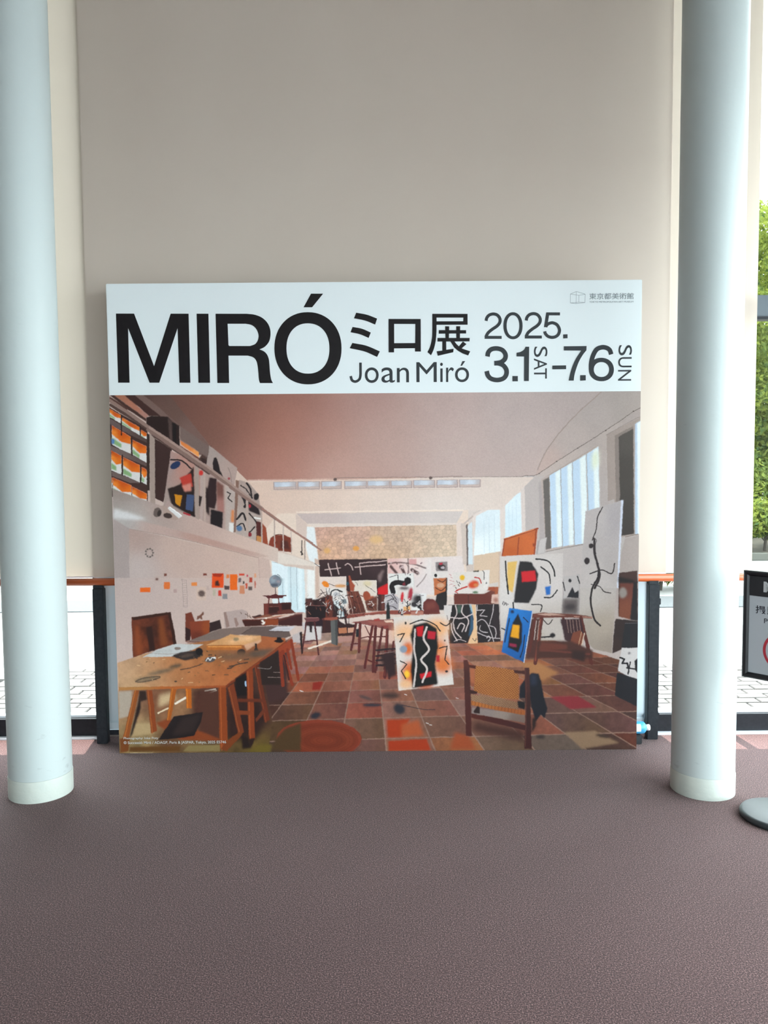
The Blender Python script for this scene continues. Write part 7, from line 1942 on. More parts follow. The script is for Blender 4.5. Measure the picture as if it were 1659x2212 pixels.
('L','#1a1c28',[2245,747,2271,720],1.9,5.1,1),
('L','#1a1c28',[2143,610,2155,676,2168,741],5.1,5.7,1),
('L','#1a1c28',[2253,649,2243,570,2228,524],3.8,5.7,1),
('P','#d5ccc6',[1529,752,1818,768,1861,375,1555,342],1.2),
('P','#e3ae82',[1836,688,1833,671,1823,656,1808,643,1789,635,1768,633,1747,636,1729,644,1714,657,1704,672,1701,690,1704,707,1714,722,1729,735,1747,742,1768,745,1789,742,1808,734,1823,721,1833,706],36.2),
('P','#e6b892',[1664,671,1660,656,1651,642,1636,631,1617,624,1596,622,1575,625,1556,632,1541,643,1532,657,1528,672,1532,688,1541,702,1556,713,1575,719,1596,722,1617,719,1636,712,1651,701,1660,687],36.2),
('P','#cf7a48',[1855,488,1852,471,1844,455,1832,443,1817,435,1799,432,1782,435,1767,443,1754,456,1747,472,1744,489,1747,507,1754,522,1767,535,1782,543,1799,545,1817,542,1832,534,1844,522,1852,506],30.2),
('P','#cf7444',[1670,440,1667,419,1660,399,1649,384,1635,374,1620,371,1605,375,1591,385,1580,400,1573,419,1571,441,1573,462,1580,481,1591,496,1605,506,1620,509,1636,506,1649,496,1660,480,1667,461],30.2),
('P','#e0b48e',[1633,377,1631,370,1625,363,1617,357,1607,354,1595,353,1584,354,1574,358,1565,363,1560,370,1558,378,1560,386,1565,393,1574,398,1584,402,1595,403,1607,402,1617,398,1625,392,1631,385],18.1),
('P','#d98c5c',[1830,576,1827,559,1818,543,1805,531,1788,523,1769,520,1749,523,1732,531,1719,544,1710,560,1707,577,1710,595,1719,610,1732,622,1749,630,1768,633,1787,630,1805,622,1818,609,1827,594],36.2),
('P','#bf6038',[1750,376,1747,369,1739,363,1727,358,1712,355,1694,354,1677,355,1662,359,1649,364,1641,370,1639,377,1641,384,1649,391,1662,395,1677,398,1694,399,1712,398,1727,395,1739,390,1747,383],12.1),
('P','#d0703c',[1639,578,1637,566,1633,556,1626,548,1618,542,1608,541,1599,543,1590,548,1583,556,1579,567,1577,578,1579,590,1583,600,1590,609,1599,614,1608,616,1618,614,1626,608,1633,600,1637,589],18.1),
('P','#1b1517',[1639,709,1713,724,1768,689,1775,589,1759,489,1772,376,1632,355,1623,465,1636,578,1621,653],6),
('P','#8f98a6',[1604,575,1603,569,1600,563,1596,559,1590,556,1583,555,1577,556,1571,559,1566,564,1564,569,1563,575,1564,582,1567,587,1571,592,1577,594,1584,595,1590,594,1596,591,1600,587,1603,581],4.8),
('P','#ecc04a',[1617,434,1616,427,1614,422,1610,417,1606,414,1602,413,1597,414,1593,417,1590,422,1588,428,1587,434,1588,441,1590,447,1593,452,1597,455,1602,456,1606,454,1610,451,1614,447,1616,441],8.4),
('P','#c21f2c',[1655,696,1695,705,1688,646,1661,649],3.6),
('P','#b8283a',[1719,677,1762,670,1756,627,1716,633],4.8),
('P','#c21f30',[1673,434,1738,449,1736,420,1679,408],3.6),
('P','#b02a34',[1764,539,1784,539,1784,501,1765,502],3.6),
('L','#cdc1bc',[1713,696,1695,634,1725,571,1682,515,1713,465,1688,389],3.6,10.9,1),
('L','#c9bdb8',[1648,684,1642,578,1654,490,1639,365],3.6,9.7,1),
('L','#241c1e',[1621,715,1688,736,1756,711,1787,673],2.4,6.6,1),
('L','#241c1e',[1553,654,1590,663,1565,616],1.8,6,0),
('L','#241c1e',[1565,510,1602,491,1571,453,1595,409],1.8,6,0),
('L','#241c1e',[1781,577,1824,589,1812,514,1833,488],1.8,6,0),
('L','#241c1e',[1787,720,1818,704,1842,719],1.8,6,1),
('P','#241c1e',[1602,719,1601,716,1601,714,1599,712,1598,711,1596,710,1594,711,1593,712,1592,714,1591,716,1591,719,1591,721,1592,723,1593,725,1594,726,1596,727,1598,726,1599,725,1601,723,1601,721],1.8),
('P','#4a3a38',[1817,620,1816,618,1816,617,1814,616,1813,615,1812,615,1810,615,1809,616,1808,617,1807,619,1807,620,1807,622,1808,623,1809,624,1810,625,1812,625,1813,625,1814,624,1816,623,1816,622],1.8),
('P','#30282a',[1830,448,1829,446,1828,444,1826,443,1824,442,1821,442,1818,442,1816,443,1814,444,1813,446,1812,448,1813,450,1814,452,1816,453,1818,454,1821,454,1824,454,1826,453,1828,451,1829,450],2.4),
('G',[(2126,195,'#8f8078'),(2028,209,'#8a7c78'),(2191,161,'#75625a')],[1963,243,2256,207,2257,154,1957,210],3.8),
('P','#4a2e28',[1963,170,2257,114,2264,41,2140,69,1963,110],31.7),
('P','#a8684a',[1946,461,1982,467,1976,375,1956,388],7.6),
('G',[(1995,428,'#a8703e'),(2125,393,'#9c6538'),(2203,360,'#8f5a32'),(1995,329,'#9a5f38')],[1983,477,2092,470,2193,452,2221,422,2220,287,2125,294,1972,332],1.9),
('W','#6f4022','#bd8452',[1983,477,2092,470,2193,452,2221,422,2220,287,2125,294,1972,332],7.8),
('G',[(2060,288,'#8a6a56'),(1995,302,'#9a7a62'),(2191,261,'#7d5c48')],[1956,319,2125,291,2220,270,2217,227,2061,255,1956,283],2.5),
('W','#6a4a38','#a58468',[1956,319,2125,291,2220,270,2217,227,2061,255,1956,283],6.5),
('G',[(1995,269,'#a86a3a'),(2191,228,'#9a5c34')],[1956,283,2061,255,2256,224,2256,197,2126,222,1956,258],1.9),
('L','#6a3a20',[1963,280,1960,256],1.3,1.9,0),
('L','#6a3a20',[1981,276,1979,253],1.3,1.9,0),
('L','#6a3a20',[1999,273,1997,249],1.3,1.9,0),
('L','#6a3a20',[2018,269,2015,246],1.3,1.9,0),
('L','#6a3a20',[2036,265,2033,242],1.3,1.9,0),
('L','#6a3a20',[2054,262,2052,239],1.3,1.9,0),
('L','#6a3a20',[2072,258,2070,235],1.3,1.9,0),
('L','#6a3a20',[2090,254,2088,232],1.3,1.9,0),
('L','#6a3a20',[2109,251,2106,228],1.3,1.9,0),
('L','#6a3a20',[2127,247,2124,225],1.3,1.9,0),
('L','#6a3a20',[2145,243,2143,221],1.3,1.9,0),
('L','#6a3a20',[2163,240,2161,218],1.3,1.9,0),
('L','#6a3a20',[2182,236,2179,214],1.3,1.9,0),
('L','#6a3a20',[2200,232,2197,211],1.3,1.9,0),
('L','#6a3a20',[2218,228,2216,207],1.3,1.9,0),
('L','#6a3a20',[2236,225,2234,204],1.3,1.9,0),
('G',[(1936,428,'#4a2824'),(1937,164,'#4f2623'),(1930,494,'#5a302a')],[1915,511,1937,510,1948,474,1956,296,1960,80,1928,84],1.9),
('P','#54291f',[1943,484,1985,480,1982,461,1946,469],1.9),
('P','#4a2722',[2193,453,2254,448,2254,429,2196,436],1.9),
('P','#3f2320',[1950,346,1992,332,1989,321,1950,321],2.5),
('G',[(2093,182,'#4a2220'),(1996,203,'#55261f'),(2224,141,'#43201f')],[1957,211,2126,178,2260,141,2260,111,2094,152,1957,187],1.9),
('P','#33201f',[1970,223,1992,253,2005,246,2005,209,1973,213],2.5),
('P','#211b1e',[2213,280,2256,273,2256,227,2217,241],3.8),
('P','#1f1d26',[2226,360,2255,402,2293,435,2329,431,2346,385,2359,305,2380,232,2364,180,2344,200,2315,163,2292,240,2281,293,2223,293],3.2),
('P','#2f3444',[2287,425,2319,425,2320,372,2287,366],12.7),
('G',[(2267,425,'#4a2826'),(2269,227,'#3d211f'),(2271,27,'#431f1e')],[2252,465,2279,466,2285,293,2294,7,2252,7,2259,227],1.9),
('L','#5a342e',[2257,458,2263,293,2258,21],3.2,5.1,1),
('P','#2a1d1c',[2295,180,2321,187,2315,133,2293,94],7.6)]
SHAPES = [
('title_letter','black',[[50.6,2413.7,148.0,2412.8,248.2,2132.4,344.4,2411.0,441.0,2410.1,442.0,2041.6,382.9,2042.1,379.7,2332.8,274.0,2043.1,221.6,2043.6,113.7,2335.3,113.6,2044.6,51.9,2045.2]]),
('title_letter','black',[[483.8,2409.7,547.6,2409.1,548.4,2040.6,485.5,2041.2]]),
('title_letter','black',[[585.9,2408.7,752.1,2407.2,758.1,2406.6,764.2,2406.1,770.2,2405.6,776.2,2405.1,782.2,2404.4,788.2,2403.5,794.0,2402.3,799.9,2400.7,805.8,2398.9,811.7,2396.9,817.6,2394.7,823.2,2392.2,828.6,2389.5,833.7,2386.6,838.5,2383.4,843.2,2379.9,847.6,2376.2,851.8,2372.2,855.7,2368.1,859.4,2363.8,862.7,2359.4,865.7,2354.8,868.5,2350.0,870.9,2345.0,873.1,2339.9,875.0,2334.7,876.5,2329.4,877.8,2324.0,878.7,2318.5,879.2,2312.8,879.5,2306.9,879.4,2301.1,879.2,2295.3,878.7,2289.8,878.1,2284.6,877.4,2279.8,876.4,2275.2,875.3,2270.9,873.9,2266.7,872.4,2262.6,870.5,2258.7,868.5,2254.8,866.1,2251.0,863.4,2247.3,860.5,2243.6,857.4,2240.1,854.0,2236.8,850.6,2233.7,847.1,2230.9,843.4,2228.4,839.5,2226.2,835.4,2224.3,831.2,2222.5,827.0,2220.7,822.8,2218.9,818.7,2217.0,818.7,2217.0,822.0,2215.6,825.5,2214.3,828.9,2213.0,832.3,2211.7,835.6,2210.2,838.8,2208.6,841.7,2206.8,844.5,2204.9,847.1,2202.8,849.6,2200.6,852.0,2198.2,854.3,2195.7,856.4,2193.0,858.3,2190.0,860.1,2186.9,861.8,2183.5,863.3,2180.0,864.7,2176.2,866.0,2172.3,867.1,2168.3,868.1,2164.1,868.9,2159.8,869.4,2155.4,869.8,2150.8,870.1,2146.0,870.4,2141.1,870.7,2136.0,871.0,2130.7,871.4,2125.1,871.7,2119.2,872.1,2113.0,872.4,2106.7,872.8,2100.6,873.3,2094.6,873.8,2089.0,874.4,2083.6,875.1,2078.4,875.8,2073.3,876.6,2068.4,877.4,2063.8,878.3,2059.4,879.3,2055.5,880.4,2052.0,881.6,2049.0,882.9,2046.4,884.3,2043.9,885.6,2041.6,887.0,2039.2,888.3,2036.6,818.3,2037.3,818.3,2037.3,817.4,2039.7,816.6,2042.0,815.7,2044.1,814.8,2046.4,814.0,2049.1,813.3,2052.2,812.6,2056.1,812.1,2060.9,811.6,2066.6,811.3,2072.8,810.9,2079.3,810.6,2085.8,810.3,2092.1,809.8,2097.9,809.4,2103.4,808.9,2108.8,808.5,2114.1,808.0,2119.3,807.5,2124.2,806.8,2129.0,806.1,2133.4,805.3,2137.6,804.6,2141.6,803.7,2145.3,802.8,2148.9,801.7,2152.3,800.4,2155.5,798.9,2158.5,797.2,2161.4,795.4,2164.1,793.4,2166.7,791.2,2169.1,788.8,2171.3,786.1,2173.4,783.1,2175.3,779.8,2177.0,776.0,2178.5,772.0,2179.7,767.7,2180.9,763.4,2182.0,759.2,2183.1,755.0,2184.3,651.0,2185.3,651.5,2038.8,587.8,2039.4],[649.6,2354.8,747.1,2353.9,751.7,2353.0,756.3,2352.3,761.0,2351.6,765.6,2350.8,770.1,2349.9,774.4,2348.6,778.5,2346.9,782.4,2344.8,786.2,2342.5,789.8,2339.8,793.2,2336.9,796.5,2333.8,799.5,2330.4,802.2,2326.8,804.7,2322.9,806.9,2318.6,809.0,2314.0,810.8,2309.3,812.4,2304.6,813.5,2300.0,814.3,2295.6,814.7,2291.4,814.7,2287.2,814.4,2283.1,813.8,2279.1,812.9,2275.2,811.8,2271.4,810.6,2267.8,809.2,2264.3,807.6,2260.9,805.7,2257.6,803.7,2254.5,801.4,2251.5,798.8,2248.8,796.0,2246.4,792.7,2244.3,789.0,2242.5,785.1,2241.1,780.9,2239.7,776.7,2238.5,772.5,2237.2,768.4,2235.8,656.9,2236.8,651.9,2241.0]]),
('title_letter','black',[[1260.8,2219.6,1259.8,2198.1,1257.2,2178.4,1252.9,2159.6,1247.1,2141.8,1239.8,2124.9,1231.0,2109.1,1220.7,2094.4,1209.2,2080.9,1196.3,2068.8,1182.3,2058.1,1167.3,2049.0,1151.3,2041.4,1134.4,2035.5,1116.7,2031.3,1098.1,2028.8,1077.8,2028.1,1057.5,2029.2,1039.0,2032.0,1021.4,2036.6,1004.6,2042.8,988.8,2050.6,973.9,2060.1,960.1,2071.0,947.5,2083.3,936.2,2097.0,926.3,2111.9,917.8,2127.9,910.8,2144.9,905.4,2162.9,901.5,2181.7,899.3,2201.4,898.8,2222.9,899.9,2244.5,902.6,2264.1,906.9,2282.8,912.8,2300.5,920.2,2317.3,929.1,2333.1,939.3,2347.7,950.9,2361.0,963.7,2373.0,977.7,2383.6,992.7,2392.6,1008.6,2400.1,1025.4,2406.0,1043.0,2410.1,1061.5,2412.5,1081.7,2413.2,1101.9,2412.2,1120.3,2409.4,1137.8,2404.9,1154.5,2398.8,1170.3,2391.0,1185.1,2381.7,1198.8,2370.8,1211.4,2358.6,1222.7,2345.0,1232.7,2330.2,1241.2,2314.3,1248.3,2297.4,1253.8,2279.5,1257.8,2260.8,1260.1,2241.1],[1195.5,2218.9,1194.9,2202.7,1193.2,2188.6,1190.6,2175.5,1187.0,2163.0,1182.4,2151.4,1176.9,2140.5,1170.6,2130.5,1163.4,2121.4,1155.3,2113.2,1146.6,2106.0,1137.1,2099.8,1126.9,2094.7,1116.1,2090.8,1104.7,2087.9,1092.4,2086.3,1078.4,2085.8,1064.4,2086.5,1052.2,2088.4,1040.8,2091.5,1030.1,2095.6,1020.0,2100.9,1010.6,2107.2,1002.0,2114.6,994.2,2122.9,987.1,2132.2,981.0,2142.4,975.7,2153.3,971.4,2165.0,968.0,2177.5,965.7,2190.8,964.3,2204.9,964.0,2221.1,964.7,2237.3,966.4,2251.4,969.0,2264.5,972.7,2276.9,977.3,2288.5,982.8,2299.3,989.2,2309.3,996.4,2318.4,1004.4,2326.5,1013.2,2333.7,1022.6,2339.8,1032.8,2344.8,1043.5,2348.8,1054.9,2351.6,1067.1,2353.2,1081.1,2353.6,1095.1,2352.9,1107.2,2351.1,1118.6,2348.1,1129.2,2343.9,1139.3,2338.7,1148.6,2332.4,1157.2,2325.1,1165.1,2316.8,1172.1,2307.6,1178.3,2297.5,1183.6,2286.6,1187.9,2274.9,1191.3,2262.4,1193.7,2249.3,1195.1,2235.2]]),
('title_letter','black',[[1100.3,2510.9,1165.2,2510.3,1105.0,2438.6,1058.9,2439.1]]),
('title_letter','black',[[1341.5,2408.2,1349.7,2406.7,1358.0,2405.3,1366.2,2403.9,1374.5,2402.5,1382.7,2400.9,1390.9,2399.1,1399.0,2397.0,1406.9,2394.6,1414.8,2391.8,1422.6,2388.8,1430.4,2385.6,1438.2,2382.4,1445.9,2379.2,1453.7,2376.1,1442.8,2344.3,1435.3,2347.4,1427.9,2350.6,1420.5,2353.9,1413.0,2357.1,1405.5,2360.2,1397.8,2363.0,1389.8,2365.6,1381.5,2367.9,1373.0,2370.0,1364.3,2371.8,1355.5,2373.5,1346.7,2375.2,1337.9,2376.8,1329.1,2378.6]]),
('title_letter','black',[[1321.2,2333.0,1328.4,2331.6,1335.7,2330.4,1342.9,2329.1,1350.2,2327.9,1357.4,2326.4,1364.5,2324.8,1371.6,2322.8,1378.5,2320.4,1385.4,2317.7,1392.2,2314.7,1398.9,2311.6,1405.7,2308.5,1412.4,2305.3,1419.2,2302.3,1407.3,2273.5,1400.6,2276.5,1393.9,2279.5,1387.3,2282.6,1380.6,2285.6,1373.9,2288.5,1367.0,2291.2,1360.1,2293.5,1353.1,2295.6,1346.0,2297.4,1338.8,2298.9,1331.5,2300.4,1324.2,2301.8,1317.0,2303.2,1309.8,2304.7]]),
('title_letter','black',[[1319.3,2247.7,1329.9,2245.7,1340.6,2243.9,1351.2,2242.1,1361.8,2240.2,1372.4,2238.2,1383.0,2235.7,1393.6,2232.7,1404.1,2229.1,1414.6,2225.0,1425.1,2220.6,1435.6,2215.9,1446.0,2211.1,1456.5,2206.3,1467.0,2201.7,1452.0,2172.0,1442.4,2176.3,1433.0,2180.8,1423.7,2185.3,1414.2,2189.7,1404.6,2194.0,1394.7,2198.0,1384.4,2201.6,1373.7,2204.8,1362.5,2207.6,1351.1,2210.2,1339.5,2212.6,1327.8,2214.9,1316.2,2217.2,1304.7,2219.7]]),
('title_letter','black',[[1514.9,2373.8,1688.1,2372.2,1688.0,2198.8,1656.4,2199.1,1656.4,2216.9,1543.7,2216.6,1543.6,2195.7,1514.3,2195.9],[1545.0,2346.9,1658.8,2345.8,1657.8,2244.5,1544.7,2244.7]]),
('title_letter','black',[[1750.6,2399.1,1939.9,2397.3,1940.1,2339.7,1773.2,2340.3,1773.2,2340.3,1773.1,2334.2,1773.0,2328.1,1773.0,2322.0,1773.0,2315.9,1772.9,2309.6,1772.6,2303.3,1772.3,2296.8,1771.8,2290.0,1771.2,2283.0,1770.6,2275.8,1769.8,2268.6,1768.9,2261.4,1768.0,2254.5,1766.9,2247.9,1765.7,2241.7,1764.4,2235.6,1763.0,2229.7,1761.5,2223.9,1759.9,2218.4,1758.3,2213.1,1756.6,2208.0,1754.8,2203.2,1752.8,2198.7,1750.8,2194.5,1748.8,2190.4,1746.7,2186.4,1744.6,2182.4,1742.6,2178.2,1723.6,2196.2,1725.6,2200.1,1727.6,2203.9,1729.7,2207.6,1731.7,2211.4,1733.6,2215.3,1735.5,2219.4,1737.2,2223.7,1738.7,2228.4,1740.2,2233.2,1741.6,2238.3,1742.9,2243.5,1744.1,2248.7,1745.2,2254.0,1746.2,2259.3,1747.0,2264.0,1747.7,2268.0,1748.2,2271.9,1748.7,2276.2,1749.1,2281.5,1749.4,2288.2,1749.8,2297.0,1750.0,2308.2,1750.2,2321.5,1750.3,2336.3,1750.4,2352.0,1750.5,2368.1,1750.5,2384.0,1750.6,2399.1],[1773.1,2378.9,1917.5,2377.6,1916.2,2358.5,1773.6,2359.0]]),
('title_letter','black',[[1784.9,2312.3,1932.1,2310.9,1932.2,2293.1,1784.9,2293.2]]),
('title_letter','black',[[1819.1,2332.8,1841.1,2331.7,1839.4,2269.5,1820.5,2269.7]]),
('title_letter','black',[[1878.5,2332.3,1900.5,2332.1,1898.5,2269.0,1879.1,2269.2]]),
('title_letter','black',[[1777.7,2271.0,1951.6,2269.4,1950.3,2250.7,1777.7,2251.4]]),
('title_letter','black',[[1803.9,2252.1,1824.6,2251.9,1825.1,2207.3,1864.8,2212.3,1862.6,2193.6,1779.1,2175.6,1773.3,2199.8,1803.9,2203.1]]),
('title_letter','black',[[1847.1,2251.7,1869.2,2251.4,1880.5,2237.1,1894.1,2223.6,1912.1,2212.3,1954.1,2198.1,1942.9,2175.9,1912.2,2187.3,1887.4,2202.3,1867.0,2220.3]]),
('title_letter','black',[[1914.7,2251.0,1934.2,2236.6,1907.6,2214.1,1892.3,2224.5]]),
('date_numeral','grey',[[2047.5,2357.4,2048.0,2359.4,2048.4,2361.5,2048.7,2363.4,2049.0,2365.2,2049.3,2366.8,2049.6,2368.3,2050.0,2369.6,2050.4,2370.7,2051.0,2371.9,2051.8,2373.2,2052.7,2374.7,2053.7,2376.1,2054.8,2377.5,2055.9,2378.9,2057.1,2380.1,2058.3,2381.2,2059.5,2382.1,2060.8,2382.9,2062.3,2383.7,2064.0,2384.5,2065.9,2385.2,2068.0,2385.9,2070.0,2386.4,2072.2,2386.9,2074.2,2387.2,2076.2,2387.4,2078.1,2387.4,2080.0,2387.4,2082.1,2387.2,2084.2,2386.9,2086.2,2386.5,2088.2,2385.9,2090.1,2385.3,2091.9,2384.6,2093.5,2383.8,2094.9,2382.9,2096.3,2381.8,2097.8,2380.5,2099.3,2379.0,2100.7,2377.2,2102.1,2375.4,2103.3,2373.6,2104.4,2371.7,2105.2,2370.0,2105.8,2368.4,2106.3,2366.9,2106.6,2365.2,2106.8,2363.5,2106.8,2361.7,2106.7,2359.8,2106.5,2358.0,2106.1,2356.2,2105.6,2354.4,2105.1,2352.8,2104.3,2351.2,2103.5,2349.6,2102.4,2348.0,2101.1,2346.3,2099.7,2344.6,2098.0,2342.8,2096.2,2341.0,2094.3,2339.2,2092.3,2337.4,2090.2,2335.7,2087.8,2333.9,2085.1,2332.1,2082.2,2330.3,2079.2,2328.4,2076.1,2326.5,2072.9,2324.5,2069.9,2322.5,2067.0,2320.4,2064.3,2318.5,2061.8,2316.6,2059.2,2314.7,2056.7,2312.8,2054.3,2310.8,2051.9,2308.8,2049.6,2306.7,2047.4,2304.6,2045.2,2302.4,2043.3,2300.1,2041.4,2297.6,2039.8,2295.2,2038.3,2292.8,2037.0,2290.5,2035.9,2288.3,2034.9,2286.3,2034.0,2284.6,2033.3,2283.0,2032.5,2281.5,2031.9,2279.8,2031.5,2278.3,2031.2,2276.8,2031.1,2275.5,2031.0,2274.7,2031.0,2274.3,2031.1,2274.4,2031.0,2274.0,2047.5,2270.9,2047.7,2272.0,2047.8,2273.2,2047.8,2274.1,2047.8,2274.4,2047.8,2274.4,2047.8,2274.3,2047.8,2274.4,2048.0,2274.8,2048.4,2275.7,2049.1,2277.1,2049.9,2278.8,2050.8,2280.6,2051.8,2282.5,2052.9,2284.3,2054.0,2286.2,2055.2,2288.0,2056.5,2289.8,2057.8,2291.3,2059.4,2292.9,2061.1,2294.6,2063.0,2296.3,2065.1,2298.0,2067.3,2299.8,2069.6,2301.5,2072.0,2303.4,2074.5,2305.2,2077.0,2307.1,2079.5,2308.8,2082.2,2310.6,2085.1,2312.5,2088.2,2314.3,2091.4,2316.3,2094.5,2318.3,2097.6,2320.4,2100.6,2322.6,2103.4,2324.8,2105.8,2327.0,2108.1,2329.2,2110.3,2331.3,2112.4,2333.6,2114.3,2336.0,2116.2,2338.4,2117.8,2341.0,2119.3,2343.6,2120.6,2346.4,2121.6,2349.3,2122.4,2352.2,2123.0,2355.2,2123.4,2358.2,2123.5,2361.2,2123.5,2364.3,2123.1,2367.3,2122.6,2370.3,2121.7,2373.3,2120.6,2376.3,2119.2,2379.2,2117.6,2382.0,2115.8,2384.7,2113.8,2387.4,2111.7,2389.9,2109.4,2392.2,2107.0,2394.4,2104.4,2396.3,2101.6,2398.1,2098.8,2399.5,2095.8,2400.7,2092.8,2401.7,2089.8,2402.5,2086.8,2403.1,2083.8,2403.5,2080.9,2403.8,2077.9,2403.9,2074.9,2403.8,2071.9,2403.5,2068.9,2403.1,2065.9,2402.4,2062.9,2401.7,2060.1,2400.7,2057.3,2399.7,2054.7,2398.5,2052.1,2397.1,2049.7,2395.6,2047.4,2393.8,2045.3,2391.9,2043.4,2390.0,2041.7,2387.9,2040.1,2385.9,2038.7,2383.9,2037.4,2381.8,2036.2,2379.7,2035.0,2377.4,2034.1,2375.0,2033.4,2372.6,2032.9,2370.4,2032.5,2368.3,2032.2,2366.4,2031.9,2364.6,2031.6,2363.0,2031.2,2361.3]]),
('date_numeral','grey',[[2031.2,2264.0,2033.3,2280.0,2123.5,2279.1,2123.6,2263.1]]),
('date_numeral','grey',[[2236.1,2331.9,2235.6,2319.4,2233.9,2308.2,2231.0,2297.8,2227.0,2288.4,2222.0,2280.2,2216.1,2273.2,2209.3,2267.6,2201.9,2263.6,2193.8,2261.2,2184.7,2260.4,2175.7,2261.3,2167.6,2263.9,2160.0,2268.1,2153.2,2273.8,2147.2,2280.9,2142.1,2289.2,2137.9,2298.7,2134.9,2309.1,2133.1,2320.4,2132.4,2332.9,2132.9,2345.4,2134.6,2356.6,2137.5,2367.0,2141.5,2376.4,2146.5,2384.6,2152.4,2391.5,2159.2,2397.1,2166.6,2401.1,2174.7,2403.5,2183.7,2404.3,2192.7,2403.3,2200.8,2400.8,2208.4,2396.6,2215.2,2391.0,2221.2,2383.9,2226.3,2375.6,2230.5,2366.1,2233.5,2355.7,2235.4,2344.4],[2218.3,2332.1,2217.9,2322.4,2216.8,2313.6,2215.0,2305.6,2212.3,2298.3,2209.1,2291.8,2205.2,2286.4,2200.8,2282.1,2195.9,2278.9,2190.5,2277.0,2184.6,2276.4,2178.7,2277.1,2173.4,2279.1,2168.4,2282.4,2163.9,2286.8,2160.0,2292.3,2156.6,2298.8,2153.9,2306.1,2151.9,2314.2,2150.7,2323.0,2150.2,2332.7,2150.5,2342.5,2151.7,2351.2,2153.5,2359.3,2156.1,2366.5,2159.4,2373.0,2163.3,2378.4,2167.7,2382.7,2172.6,2385.8,2177.9,2387.7,2183.8,2388.3,2189.7,2387.6,2195.1,2385.6,2200.0,2382.4,2204.5,2378.0,2208.5,2372.5,2211.8,2366.0,2214.5,2358.7,2216.5,2350.6,2217.8,2341.8]]),
